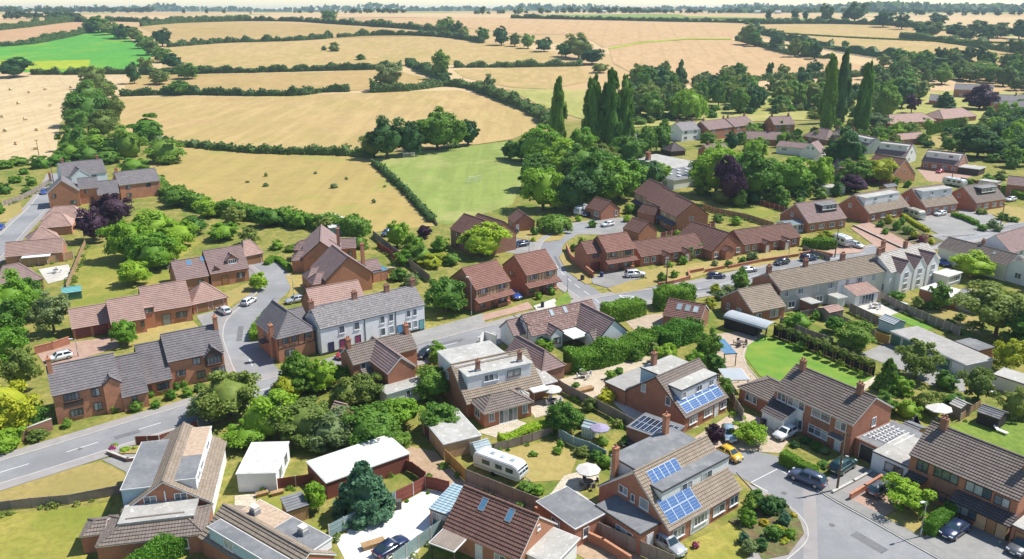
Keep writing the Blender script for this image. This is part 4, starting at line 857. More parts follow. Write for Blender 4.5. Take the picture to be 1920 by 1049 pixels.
for u in (.0, .30, .62, .98): h.chim(x0+L*u+.3, y0+B['yr'], B['zr']-.8, B['zr']+1.2, 1.0, .6, B=B, wm='brick_brown', pots=3)
h.blk(L*.17, L*.235, -3.0, -.05, 2.4, 'flat', part='porch', wm='brick_brown', rm='felt_pale'); h.blk(L*.52, L*.72, -3.6, -.05, 2.5, 'shed', zr=3.5, part='sun_room', wm='render_white', rm='tile_pink'); h.win('F', [(.5,.3,4.2,1.9,5)]); h.blk(L*.405, L*.47, -2.6, -.05, 2.2, 'flat', part='store', wm='render_white', rm='felt_pale')
C = h.bp((1411,584), (1476,574), 2.7, (1416,537.5), 33, part='annex'); h.win('F', [(.2,.8,1.3,1.2,2),(.68,.7,2.0,1.4,3)]); h.win('L', [(.25,.8,.8,1.2,1),(.6,.4,1.4,1.7,2)], B=C)
# white gabled houses
h = House('white_house', 'white rendered house with three steep gablets and pale roof', (1672,511), (1764,484), 5.0, wm='render_white', rm='tile_whitish', ov=.2)
B = h.bp((1672,511), (1764,484), 5.0, (1700,464), 38); x0, x1, y0, y1 = B['r']; L = x1-x0
for u in (.10, .37, .64): h.blk(x0+L*u, x0+L*(u+.23), y0-1.2, y0+4, 4.9, 'gy', pitch=46, part='gablet', rm='tile_plum'); h.win('F', [(.5,3.3,1.4,1.3,3),(.5,.8,1.4,1.3,3)])
h.win('F', [(.93,3.2,.9,1.2,2)], B=B); h.blk(x1-4, x1+1.5, y0-4.5, y0-1.3, 2.6, 'flat', part='sun_room', wm='render_white', rm='roof_white'); h.win('F', [(.5,.9,4.5,1.2,5)])
for u, yy in ((.02,.5), (.35,.9), (.55,.5), (.98,.5)): h.chim(x0+L*u, y0+(y1-y0)*yy, B['zr']-1.2, B['zr']+1.3, .9, .6, B=B, wm='brick_brown')
# long hall
h = House('village_hall', 'long pale hall with plain grey roof at the road bend', (1759,463), (1887,497), 3.8, cat='hall', wm='render_cream', rm='tile_grey', ov=.2)
B = h.bp((1759,463), (1887,497), 3.8, (1840,460), 30); x0, x1, y0, y1 = B['r']; h.chim(x0+8, y0+B['yr']+.6, B['zr']-.6, B['zr']+1.0, .6, .6, B=B); h.skylight(B, x0+12, 2.0, .6, .9, 'glass_roof')
h.blk(x1-1, x1+6, y0+.5, y1-1, 3.4, 'gy', pitch=32, part='front', wm='render_white', rm='tile_grey'); h.win('F', [(.5,1.2,1.4,1.3,2)])
h = House('brick_house', 'plum roofed house at the right edge beside the hall', (1898,474), (1965,452), 4.6, wm='render_white', rm='tile_plum'); h.blk(0, h.L, 0, 8, 4.6, 'gx', pitch=38); h.win('F', [(.3,3,1.2,1.2,2)])
# row of chalet houses along the upper road
def chalet(label, eL, eR, rp, dorm, ze=3.0, wm='brick_red', rm='tile_tan', small=False, pitch=38, dm='clad_white', side=True, D=None, wins=((.12,.9,1.3,1.2,2),(.36,.9,1.8,1.2,3),(.64,.9,1.8,1.2,3),(.88,.9,1.3,1.2,2))):
    h = House('chalet_house', label, eL, eR, ze, .25, wm=wm, rm=rm, group=None); B = h.bp(eL, eR, ze, rp, pitch, D=D); x0, x1, y0, y1 = B['r']; L = x1-x0
    h.win('F', list(wins), B=B); yr = B['yr']
    if dorm:
        u0, u1 = dorm; z1 = B['zr']-.35; yf = y0+yr*.36
        h.blk(x0+L*u0, x0+L*u1, yf, y0+yr, z1, 'flat', zb=ze+.4, part='dormer', wm=dm, rm='felt_pale' if not small else 'felt_grey', ov=.12); zz = z1-1.45
        h.win('F', [(.3,zz,1.5,1.0,2),(.75,zz,1.5,1.0,2)] if not small else [(.5,zz,(u1-u0)*L-.6,1.0,4)])
    if side: h.win('L', [(.42,3.4,1.0,1.1,2)], B=B)
    return h, B
h, B = chalet('brick chalet with small dormer and glass conservatory on its side', (1517,418), (1588,408), (1527,377.5), (.45,.86), small=True, rm='tile_plum', dm='clad_dark')
C = h.blk(-5.5, -.05, 1.5, 6.0, 2.4, 'gx', pitch=14, part='conservatory', wm='frame_white', rm='glass_roof'); h.win('F', [(.5,.7,5.0,1.5,6)]); h.win('L', [(.5,.7,3.8,1.5,4)])
chalet('brick chalet with long white dormer beside a pale caravan', (1631,400), (1706,386), (1636,359), (.02,.86))
chalet('brick chalet with long white dormer above the parked white hatchback', (1737,388), (1797,380), (1738,349), (.04,.96))
chalet('brick chalet with small dark cheeked dormer before an open drive', (1832,380), (1887,372), (1836,345), (.30,.82), small=True, dm='clad_dark', rm='tile_grey')
h, B = chalet('white gabled chalet with dark and white dormer in the back row', (1640,287), (1698,294), (1688,268), (.05,.95), wm='render_white', rm='tile_plum', side=False, dm='clad_white'); h.win('R', [(.5,3.5,1.2,1.2,1),(.35,.9,1.3,1.2,2)], B=B)
h, B = chalet('brick gabled chalet with white dormer and carport in the back row', (1728,302), (1797,310.5), (1780,285), (.05,.95), side=False, rm='tile_plum'); h.win('R', [(.5,3.5,1.2,1.2,1)], B=B)
h.blk(B['r'][1]+.1, B['r'][1]+7, 0, 7, 2.5, 'flat', part='carport', wm='clad_dark', rm='felt_pale')
chalet('white gabled chalet half hidden by the tall dark tree', (1590,268), (1624,276), (1612,252), (.05,.95), wm='render_white', rm='tile_plum', side=False)
h = House('white_house', 'white chalet with front gable beside the yellow green tree', (1456,273), (1516,279), 3.4, wm='render_white', rm='tile_plum'); h.blk(0, h.L, 0, 7, 3.4, 'gx', pitch=24); h.win('F', [(.25,1.5,2.2,1.1,3)]); h.blk(h.L-2, h.L+6, -4, 4, 2.8, 'gy', pitch=42, part='gable'); h.win('F', [(.38,3.6,.9,1.2,1),(.62,3.6,.9,1.2,1)])
h = House('brick_house', 'brick gabled house end behind the yellow green tree', (1673,332), (1718,325), 2.9, wm='brick_orange', rm='tile_rust'); L = h.L; h.blk(0, L, 0, 12, 2.9, 'gy', pitch=40); h.win('F', [(.5,3.8,.8,1.0,1)]); h.blk(-1.2, 1.6, 4, 9, 4.6, 'flat', zb=2.6, part='dormer', wm='clad_white', rm='felt_pale')
# far rows
def plainhouse(label, eL, eR, rp, ze=5.0, wm='brick_red', rm='tile_plum', pitch=32, wins=((.2,3.3,1.7,1.3,2),(.7,3.3,1.7,1.3,2),(.2,.8,1.9,1.4,2),(.7,.8,1.9,1.4,2)), name='brick_house', chim=(.1,.9), cat='house', **kw):
    h = House(name, label, eL, eR, ze, .25, cat, wm=wm, rm=rm); B = h.bp(eL, eR, ze, rp, pitch, **kw); h.win('F', list(wins), B=B); x0, x1, y0, y1 = B['r']
    for u in chim: h.chim(x0+(x1-x0)*u, y0+B['yr'], B['zr']-.6, B['zr']+1.0, .8, .6, B=B, wm='brick_brown')
    return h, B
plainhouse('white fronted semi in the far row below the willow', (1280,245.5), (1315,242), (1282,229), wm='render_white', rm='tile_slate_light')
plainhouse('red brick semi with white panels in the far row', (1330,243.5), (1377,237.5), (1342,224.5))
plainhouse('second red brick semi stepping up the far row', (1378,238), (1416,232.5), (1386,219))
plainhouse('red brick house with white garage at the end of the far row', (1452,234), (1491,233), (1465,218))
plainhouse('low brown brick bungalow with chimney before the far row', (1389,260), (1467,262), (1430,247), 2.9, wins=((.1,.9,1.2,1.2,2),(.9,.9,1.2,1.2,2)), chim=(.7,))
h = House('hipped_bungalow', 'bungalow with broad pyramid roof beside the dark conifer', (1506,254), (1548,262), 2.7, cat='bungalow', wm='brick_brown', rm='tile_plum'); h.blk(0, h.L, 0, 11, 2.7, 'gx', pitch=33, hl=4.5, hr=4.5); h.win('F', [(.3,.9,1.5,1.2,2),(.7,.9,1.5,1.2,2)])
hut('blue_bungalow', 'pale blue bungalow peeping behind the tall poplars', (1176,259), (1211,263), 2.8, 7, wm='render_blue', rm='tile_slate_light', cat='bungalow', fa='fascia_white')
# school like flat building
h = House('flat_roof_hall', 'low flat roofed hall with brick chimney and roof domes among trees', (1172,297), (1262,316), 3.6, cat='hall', wm='brick_red', rm='felt_pale', ov=.3)
B = h.blk(0, h.L, 0, 16, 3.6, 'flat'); h.chim(8, 4, 3.5, 6.5, 1.8, 1.2, B=B, pots=0)
B = h.blk(h.L+.02, h.L+14, -14, 14, 3.3, 'flat', part='wing', wm='render_white', rm='felt_grey', fa='fascia_white'); h.win('F', [(.3,.8,2.2,1.6,3),(.7,.8,2.2,1.6,3)])
for i in range(3):
    for j in range(4): h.boxp('roof_dome', h.L+2+i*4, h.L+3.6+i*4, -9+j*4, -8+j*4, 3.3, 3.75, 'plastic_white')
h = House('gazebo', 'dark open gazebo with pointed roof behind the flat hall', (1259,283), (1286,281), 2.4, cat='gazebo', wm='clad_dark', rm='tile_dark'); h.blk(0, h.L, 0, h.L, 2.4, 'gx', pitch=38, hl=h.L*.48, hr=h.L*.48)
# brick barns and farmstead at the upper right
h = House('brick_barn', 'long low brick barn with pink hipped roof behind the green hedge', (1670,232), (1756,226), 3.0, cat='barn', wm='brick_red', rm='tile_pink'); h.blk(0, h.L, 0, 12, 3.0, 'gx', pitch=30, hl=5, hr=4)
h = House('brick_barn', 'long low brick barn with pink hipped roof beside the purple beech', (1770,223), (1832,217), 3.0, cat='barn', wm='brick_red', rm='tile_pink'); h.blk(0, h.L, 0, 13, 3.0, 'gx', pitch=30, hl=5, hr=4)
plainhouse('tall red brick farmhouse behind the purple beech', (1789,167), (1862,170), (1810,158), 5.5, rm='tile_slate_light', chim=())
plainhouse('grey roofed farm range at the upper right edge', (1858,193), (1945,195), (1890,178), 5.0, rm='tile_slate_light', chim=(.6,))
plainhouse('low grey stable before the farmhouse by the dark cedar', (1742,188), (1786,190), (1760,178), 3.0, rm='tile_slate_light', chim=(), wins=())
plainhouse('gabled brick wing beside the farm range', (1888,205), (1935,203), (1905,190), 4.0, rm='tile_slate', chim=())
plainhouse('red brick house with flat porch at the right edge behind a fence', (1888,345), (1960,352), (1915,332), 4.0, wins=((.2,1,1.5,1.2,2),(.6,1,1.5,1.2,2)), chim=())
# group at the upper left by the stubble field
h, B = plainhouse('white and blue house with slate roof at the field edge', (118,331), (200,322), (150,302), 5.2, wm='render_blue', rm='tile_bluegrey', fm=None) if False else plainhouse('white and blue house with slate roof at the field edge', (118,331), (200,322), (150,302), 5.2, wm='render_blue', rm='tile_slate', pitch=38)
h.blk(2, 7.5, -3, 4, 5.2, 'gy', pitch=40, part='gable', wm='render_blue'); h.boxp('white_gable', B['r'][1], B['r'][1]+.03, 0, B['r'][3], 2.6, 5.2, 'render_white')
h = House('brick_house', 'red brick house with grey roof and steep front gable on the estate road', (89,362), (147,357), 5.0, wm='brick_orange', rm='tile_slate', fm='frame_black'); L = h.L
B = h.blk(0, L, 0, 8.5, 5.0, 'gy', pitch=40); h.win('F', [(.2,3.3,1,1.1,2),(.78,.8,1.5,1.2,2)]); h.chim(1, 7.5, 7, 9.5, .7, .6, B=B)
h.blk(L, L+5.5, 2.5, 9.5, 5.0, 'gx', pitch=36, part='wing'); h.win('F', [(.35,3.3,1,1.1,2)]); h.door('F', .6, 1, 2.1); h.blk(L+5, L+11, 1.0, 8, 3.0, 'gx', pitch=44, part='low_wing')
h = House('brick_house', 'red brick house with grey roof behind the purple trees', (224,347), (300,338), 5.0, wm='brick_orange', rm='tile_slate', fm='frame_black'); B = h.blk(0, h.L, 0, 8.5, 5.0, 'gx', pitch=38); h.win('F', [(.2,3.3,1.4,1.1,2),(.7,3.3,1.4,1.1,2),(.2,.8,1.4,1.2,2)]); h.chim(.6, 4.2, 7.5, 9.4, .8, .6, B=B)
def hipped(label, eL, eR, D, ze=2.5, rm='tile_pink', hl=3, hr=3, name='hipped_garage', cat='garage', pitch=38, wm='brick_orange'):
    h = House(name, label, eL, eR, ze, .25, cat, wm=wm, rm=rm, fa='fascia_brown'); h.blk(0, h.L, 0, D, ze, 'gx', pitch=pitch, hl=hl, hr=hr); return h
hipped('pink hipped garage before the red brick gable house', (78,413), (158,407), 7)
hipped('pink pyramid roofed garage beside the purple trees', (71,428), (133,423), 7.5, hl=3.6, hr=2.4)
hipped('pink hipped garage behind the long pink roof', (55,455), (112,447), 6.5)
h, B = plainhouse('long pink roofed brick outbuilding with flat canopies', (9,481), (116,472), (60,451), 2.6, wm='brick_orange', rm='tile_pink', wins=(), chim=(), pitch=40, name='brick_outbuilding', cat='outbuilding')
for u in (.3, .55): h.boxp('canopy', h.L*u, h.L*u+3, -2.2, -.1, 2.2, 2.3, 'plastic_white')
h = hipped('plum hipped garage beside the round green tree at the left edge', (-8,540), (80,522), 8, rm='tile_plum')
# garages and sheds
h, B = hut('flat_garage', 'white flat roofed garage with white doors beside the lower chalet', (443,889), (516,887), 2.7, 7.5, 'flat', wm='render_white', rm='roof_white', cat='garage', fa='fascia_white'); h.win('R', [(.3,.5,1.5,1.7,2),(.7,.5,1.5,1.7,2)])
hut('flat_garage', 'long white roofed garage behind the blue green conifer', (574,866), (610,905), 2.5, 11.5, 'flat', wm='timber_red', rm='roof_white', cat='garage', fa='fascia_white')
h, B = hut('flat_garage', 'pale flat roofed brick garage at the end of the dirt track', (833,833), (902,816), 2.5, 8.5, 'flat', wm='brick_buff', rm='felt_pale', cat='garage', fa='fascia_white')
h.door('L', .25, 2.2, 2.0, 'door_maroon', garage=True)
h = House('garage_row', 'row of concrete garages with ribbed roof and green and white doors', (1670,621), (1810,684), 2.5, .15, 'garages', wm='render_grey', rm='sheet_grey'); h.blk(0, h.L, 0, 6.2, 2.5, 'flat', ov=.15)
for i, m in enumerate(('door_green','door_green','door_green','door_white','door_green','door_white')): h.door('F', (i+.5)/6, h.L/6-.35, 2.1, m, garage=True)
hut('white_shed', 'long white roofed shed behind the terrace gardens', (1724,541), (1792,560), 2.4, 6, 'flat', wm='brick_red', rm='roof_white', cat='shed', fa='fascia_white')
hut('pale_shed', 'pale sheet roofed shed beside the big loose tree', (1788,556), (1840,570), 2.5, 7, 'gx', 14, wm='render_grey', rm='sheet_grey', cat='shed', fa='fascia_white')
hut('black_shed', 'dark creosoted shed with grey felt roof near the black fence', (1833,772), (1873,786), 1.9, 3.0, 'gx', 22, wm='timber_black')
hut('grey_shed', 'small grey garden shed beside the white parasol', (1781,757), (1801,766), 1.9, 2.4, 'gx', 24, wm='timber_grey', rm='felt_pale')
hut('garden_shed', 'grey roofed garden shed behind the flat garage with ladders', (1684,805), (1713,817), 2.0, 3.4, 'gx', 18, wm='timber_board')
hut('blue_shed', 'pale blue shed in the terrace garden beside the artificial lawn', (1648,598), (1676,609), 2.0, 3, 'gx', 22, wm='clad_blue', rm='zinc')
hut('brown_shed', 'brown shed with sloping felt roof in the terrace garden', (1556,587), (1583,581), 1.9, 2.8, 'gx', 20, wm='timber_grey', rm='tile_pink')
hut('felt_shed', 'low brown shed with green grey felt roof beside the clipped ball tree', (540,960), (578,948), 1.9, 2.6, 'shed', 10, wm='timber_board', zr=2.3)
hut('teal_shed', 'teal covered garden shed on the long lawn', (117,551), (152,546), 1.7, 3.0, 'gx', 24, wm='door_green', rm='door_teal')
hut('red_shed', 'brick walled store with dark roof beside the garage row', (1790,640), (1834,658), 2.1, 4, 'flat', wm='brick_red', rm='felt_grey')
hut('white_store', 'low white store behind the loose trees at the right edge', (1862,702), (1925,722), 2.3, 4, 'flat', wm='render_cream', rm='felt_pale')
h, B = hut('glass_annex', 'brick annex with blue sheet roof beside the roof light bungalow', (805,954), (842,967), 2.4, 5.0, 'shed', 8, wm='brick_red', rm='sheet_blue', zr=2.9, cat='annex'); h.win('F', [(.5,.2,2.2,1.9,3)])
h, B = hut('solar_garage', 'flat brick garage with rows of dark solar panels behind the orange parasol', (1174,801), (1250,828), 2.6, 5.2, 'flat', wm='brick_brown', rm='felt_grey', cat='garage'); B['k'] = 0; h.solar(B, .3, .4, 8, 2, (h.L-.6)/8, 1.9, 'solar_dark')
h, B = hut('log_cabin', 'small tiled cabin with roof light among the dense trees', (612,785), (634,791), 2.2, 4, 'gx', 40, wm='timber_board', rm='tile_pink', cat='cabin'); h.skylight(B, h.L*.6, .6, .8, 1.2)
h = House('brick_garage', 'pantiled garage with three roof lights between the big hedges', (1243,590), (1312,602), 2.6, .2, 'garage', wm='brick_brown', rm='tile_brown'); B = h.blk(0, h.L, 0, 6.5, 2.6, 'gx', pitch=33)
for q in (.35, .58, .8): h.skylight(B, h.L*q, 1.6, 1.0, 1.5, 'glass_roof')
# barrel roofed black carport
h = House('barrel_carport', 'long black shed with curved grey metal roof behind the round lawn', (1357,594), (1437,618), 2.3, 0, 'shed', wm='timber_black', rm='zinc'); L = h.L
h.boxp('wall', 0, L*.72, .3, 3.3, 0, 2.3, 'timber_black'); b = MB(); n = 8
for i in range(n):
    a0, a1 = math.pi*i/n, math.pi*(i+1)/n; y0, z0, y1, z1 = 1.8-2.0*math.cos(a0), 2.25+.75*math.sin(a0), 1.8-2.0*math.cos(a1), 2.25+.75*math.sin(a1)
    b.face([(0,y0,z0),(L,y0,z0),(L,y1,z1),(0,y1,z1)]); b.face([(0,y0,z0-.06),(0,y1,z1-.06),(L,y1,z1-.06),(L,y0,z0-.06)])
link('roof', b.mesh('roof', ['zinc']), h.o)
for xx in (L*.82, L*.98): h.boxp('post', xx-.07, xx+.07, .2, .34, 0, 2.25, 'frame_black'); h.boxp('post', xx-.07, xx+.07, 3.2, 3.34, 0, 2.25, 'frame_black')
# glass roofed pool room
h = House('pool_room', 'brick pool room with turquoise glass roof behind the gabled house', (700,512), (727,506), 2.4, .1, 'pool room', wm='brick_orange', rm='glass_sky'); h.blk(0, h.L, 0, 7, 2.4, 'gx', pitch=14, hl=1, hr=1)
def pavilion(name, label, eL, eR, z, D, roof, post='beam_dark', cat='gazebo', slats=0):
    h = House(name, label, eL, eR, z, 0, cat); L = h.L; b = MB()
    if slats:
        for i in range(slats): x = L*(i+.5)/slats; h.boxp('roof_panel', x-L/slats/2+.03, x+L/slats/2-.03, 0, D, z, z+.05, roof)
        for y in (0.05, D/2, D-.05): h.boxp('beam', -.1, L+.1, y-.05, y+.05, z-.14, z-.01, post)
    else: h.blk(0, L, 0, D, z+.16, 'flat', wm='-', rm=roof, ov=.15)
    for x in (.1, L-.1):
        for y in (.1, D-.1): h.boxp('post', x-.06, x+.06, y-.06, y+.06, 0, z, post)
    return h
pavilion('pergola', 'dark framed pergola with blue glass roof beside the patio', (1358,664), (1382,663), 2.4, 6.2, 'glass_sky', slats=5)
pavilion('garden_bar', 'open garden bar with flat grey roof at the lawn edge', (1363,714), (1404,713), 2.3, 4.0, 'zinc', 'timber_board')
pavilion('timber_canopy', 'open brown timber canopy behind the roof light bungalow', (807,1019), (851,1035), 2.3, 4.4, 'timber_grey', 'beam_dark')
pavilion('white_canopy', 'square white sail canopy on the patio of the dormer chalet', (1001,737), (1028,731), 2.3, 3.0, 'roof_white', 'timber_board')

plainhouse('brick house with plum roof between the back row trees', (1560,312), (1606,318), (1590,301), 4.6, chim=(.5,))
plainhouse('low white bungalow behind the yellow green tree', (1540,300), (1576,297), (1556,291), 2.7, wm='render_white', chim=(), wins=((.3,.9,1.4,1.2,2),(.7,.9,1.4,1.2,2)))
plainhouse('brick bungalow with pink roof behind the conifer screen', (1690,262), (1738,258), (1712,249), 2.7, rm='tile_pink', chim=(), wins=((.3,.9,1.4,1.2,2),(.7,.9,1.4,1.2,2)))
plainhouse('brick house with grey roof beside the pyramid roofed bungalow', (1560,252), (1596,256), (1580,243), 4.8, rm='tile_grey')
plainhouse('red brick house between the far row and the flat hall', (1330,284), (1368,280), (1346,270), 4.6, chim=(.2,))
hut('garden_room', 'white garden room behind the chalet row', (1552,352), (1586,350), 2.4, 4, 'flat', wm='render_white', rm='felt_pale', cat='shed', fa='fascia_white')
hut('red_garden_shed', 'red brown shed behind the long dormer chalets', (1664,352), (1684,349), 2.1, 3, 'gx', 22, wm='timber_board')
hut('flat_store', 'pale flat store beside the static caravan', (1835,338), (1868,343), 2.4, 4, 'flat', wm='render_cream', rm='felt_pale')

hut('white_shed', 'long white roofed shed in the yard behind the red gabled house', (590,408), (632,424), 2.4, 6, 'gx', 12, wm='render_cream', rm='roof_white', cat='shed', fa='fascia_white')
hut('green_shed', 'green timber shed with white roof beside the black suv', (618,428), (650,424), 2.2, 4, 'gx', 12, wm='timber_teal', rm='roof_white', cat='shed', fa='fascia_white')
# ================================================================ plants
leafy('leaf_mid', (.20,.36,.04), (.105,.23,.03)); leafy('leaf_bright', (.29,.48,.035), (.20,.38,.03)); leafy('leaf_dark', (.085,.20,.045), (.05,.135,.035))
leafy('leaf_olive', (.27,.34,.065), (.18,.26,.05)); leafy('leaf_grey', (.26,.34,.12), (.19,.27,.10)); leafy('leaf_purple', (.10,.045,.08), (.065,.03,.06)); leafy('leaf_yellow', (.56,.55,.03), (.38,.46,.03))
leafy('leaf_lime', (.38,.55,.035), (.28,.46,.03)); leafy('leaf_bluegreen', (.13,.27,.14), (.08,.19,.105)); leafy('leaf_hedge', (.20,.38,.03), (.12,.27,.022)); leafy('leaf_field', (.14,.23,.055), (.09,.165,.042))
leafy('flower_pink', (.55,.12,.25), (.40,.10,.20)); leafy('flower_yellow', (.70,.48,.03), (.45,.40,.03)); leafy('flower_white', (.70,.70,.62), (.35,.45,.15)); leafy('leaf_orange', (.42,.22,.04), (.25,.24,.03))
mottle('bark', (.15,.11,.075), (.09,.07,.05), 3, .95, .8, rnd=.15)

def leaf_quads(pos, nrm, size, stretch=1.0, hang=0.0):
    """one small quad per point, facing roughly along nrm"""
    n = len(pos); r = rng.normal(size=(n, 3)); nn = nrm*1.1+r*.75; nn /= np.linalg.norm(nn, axis=1)[:, None]+1e-9
    a = np.cross(nn, rng.normal(size=(n, 3)))
    if hang: a = np.cross(nn, np.tile([0, 0, 1.0], (n, 1))+rng.normal(size=(n, 3))*(1-hang))
    a /= np.linalg.norm(a, axis=1)[:, None]+1e-9; b = np.cross(nn, a)
    s = size*(.6+.8*rng.random(n))[:, None]; a = a*s; b = b*s*stretch
    return np.stack([pos-a-b*.6, pos+a*.7-b, pos+a+b*.7, pos-a*.6+b], axis=1).reshape(-1, 3)
def np_mesh(name, quads, extra=None):
    nq = len(quads)//4; V = [quads]; Fq = np.arange(nq*4).reshape(-1, 4)
    if extra is not None: V.append(extra[0]); Fq = np.concatenate([Fq, extra[1]+nq*4])
    V = np.concatenate(V); me = bpy.data.meshes.new(name); me.vertices.add(len(V)); me.vertices.foreach_set('co', V.astype(np.float32).ravel())
    me.loops.add(len(Fq)*4); me.loops.foreach_set('vertex_index', Fq.astype(np.int32).ravel()); me.polygons.add(len(Fq))
    me.polygons.foreach_set('loop_start', np.arange(0, len(Fq)*4, 4, dtype=np.int32)); me.polygons.foreach_set('loop_total', np.full(len(Fq), 4, dtype=np.int32))
    me.update(calc_edges=True); me.validate(); return me
def core(cz, rx, rz, nu=12, nv=8, prof=None):
    V = []; F = []
    for j in range(nv+1):
        t = math.pi*j/nv
        for i in range(nu):
            a = 2*math.pi*i/nu; k = 1+.16*math.sin(3*a+j)+.1*rng.normal()
            if prof is None: V.append((rx*math.sin(t)*math.cos(a)*k, rx*math.sin(t)*math.sin(a)*k, cz+rz*math.cos(t)))
            else: z = 1-j/nv; r = prof(z)*.62*k; V.append((r*math.cos(a), r*math.sin(a), z*.95+.02))
    for j in range(nv):
        for i in range(nu): F.append((j*nu+i, (j+1)*nu+i, (j+1)*nu+(i+1)%nu, j*nu+(i+1)%nu))
    return np.array(V), np.array(F)
def crown(kind, seed, n, leaf):
    global rng
    rng = np.random.default_rng(seed*131+len(kind)); pos = []; nr = []
    if kind in ('round', 'bush', 'ball', 'loose'):
        base = {'round': .50, 'bush': .40, 'ball': .52, 'loose': .55}[kind]; hz = {'round': .50, 'bush': .60, 'ball': .48, 'loose': .45}[kind]
        nc = {'round': 52, 'bush': 34, 'ball': 40, 'loose': 46}[kind]; sh = {'round': (.42, .93), 'bush': (.4, .92), 'ball': (.70, .84), 'loose': (.35, 1.05)}[kind]
        lean = rng.normal(size=2)*.05
        for i in range(nc):
            d = rng.normal(size=3); d /= np.linalg.norm(d)
            if d[2] < -.85: d[2] *= -.6
            k = rng.uniform(*sh); c = np.array([d[0]*.5*k+lean[0]*d[2], d[1]*.5*k+lean[1]*d[2], base+d[2]*hz*k]); r = rng.choice([rng.uniform(.05, .10), rng.uniform(.09, .17)]) if kind != 'ball' else .13
            m = max(8, int(n/nc*(.5+r*4.5))); q = rng.normal(size=(m, 3)); q /= np.linalg.norm(q, axis=1)[:, None]; q[:, 2] = np.where(q[:, 2] < -.5, -q[:, 2], q[:, 2])
            p = c+q*r*(.45+.75*rng.random((m, 1)))*np.array([1, 1, .8]); p[:, 2] = np.clip(p[:, 2], .01, None); pos.append(p); nr.append(q*.7+d*.5+np.array([0, 0, .25]))
        ex = core(base-.03, .33 if kind != 'loose' else .24, hz*.70)
        if kind == 'bush': ex[0][:, 2] = np.clip(ex[0][:, 2], 0, None)
        st, hg = 1.0, 0
    elif kind in ('column', 'conifer'):
        if kind == 'column': pr = lambda z: .5*min(1, .35+z*3.2)*max(0, (1-z))**.42*1.12
        else: pr = lambda z: .5*(1-z)**.8*min(1, .5+z*6)
        nc = 60
        for i in range(nc):
            z = rng.uniform(.03, .97) if kind == 'column' else .02+.95*rng.random()**1.5; a = rng.uniform(0, 2*math.pi); r = pr(z)*rng.uniform(.68, .95); d = np.array([math.cos(a), math.sin(a), .35])
            c = np.array([r*math.cos(a), r*math.sin(a), z]); m = max(8, int(n/nc)); q = rng.normal(size=(m, 3)); q /= np.linalg.norm(q, axis=1)[:, None]
            p = c+q*np.array([.11, .11, .07])*(.5+.6*rng.random((m, 1)))*(1 if z < .8 else .6); p[:, 2] = np.clip(p[:, 2], .01, 1.02); pos.append(p); nr.append(q*.5+d*.8)
        ex = core(0, 0, 0, 10, 10, pr); st, hg = 1.3, .4
    elif kind == 'willow':
        for i in range(70):
            a = rng.uniform(0, 2*math.pi); k = rng.random()**.5; r = .46*k; zt_ = .97-.42*k*k; m = max(10, int(n/70)); t = rng.random(m)
            z = zt_-t*(zt_-.12)*(.35+.65*k); p = np.stack([(r+.05*t)*math.cos(a)+rng.normal(size=m)*.025, (r+.05*t)*math.sin(a)+rng.normal(size=m)*.025, z], axis=1)
            pos.append(p); nr.append(np.tile([math.cos(a)*k, math.sin(a)*k, .45], (m, 1)))
        ex = core(.52, .34, .36); st, hg = 2.0, .8
    P = np.concatenate(pos); N = np.concatenate(nr)
    me = np_mesh('crown', leaf_quads(P, N, leaf, st, hg), ex); return me
def trunk_mesh(seed, kind):
    r = random.Random(seed); b = MB(); h = .55 if kind in ('round', 'loose') else .35 if kind == 'ball' else .25
    b.tube((0,0,-.02), (0,0,h*.55), .045, .032, 8); b.tube((0,0,h*.55), (r.uniform(-.03,.03), r.uniform(-.03,.03), h+.15), .032, .012, 7)
    for i in range(5):
        a = i*1.257+r.random(); b.tube((0,0,h*(.4+.08*i)), (.24*math.cos(a), .24*math.sin(a), h*(.75+.12*i)), .018, .006, 5)
    return b.mesh('trunk', ['bark'])
LEAFN = {'near': (9500, .0185), 'mid': (3800, .029), 'far': (900, .055)}
def crown_data(kind, lod, v):
    n, s = LEAFN[lod]
    if kind in ('column',): s *= .85; n = int(n*1.1)
    if kind == 'willow': s *= .6
    if kind in ('bush', 'ball'): n = int(n*.7); s *= 1.05
    return cached(('crown', kind, lod, v), lambda: crown(kind, v+1, n, s))
NV = {'near': 5, 'mid': 5, 'far': 5}; _tc = [0]
TONE = {'leaf_mid': 'green', 'leaf_bright': 'bright green', 'leaf_dark': 'dark green', 'leaf_olive': 'olive', 'leaf_grey': 'grey green', 'leaf_purple': 'purple', 'leaf_yellow': 'golden', 'leaf_lime': 'lime green', 'leaf_bluegreen': 'blue green', 'leaf_hedge': 'fresh green', 'leaf_field': 'dull green', 'flower_pink': 'pink', 'flower_yellow': 'yellow', 'leaf_orange': 'orange'}
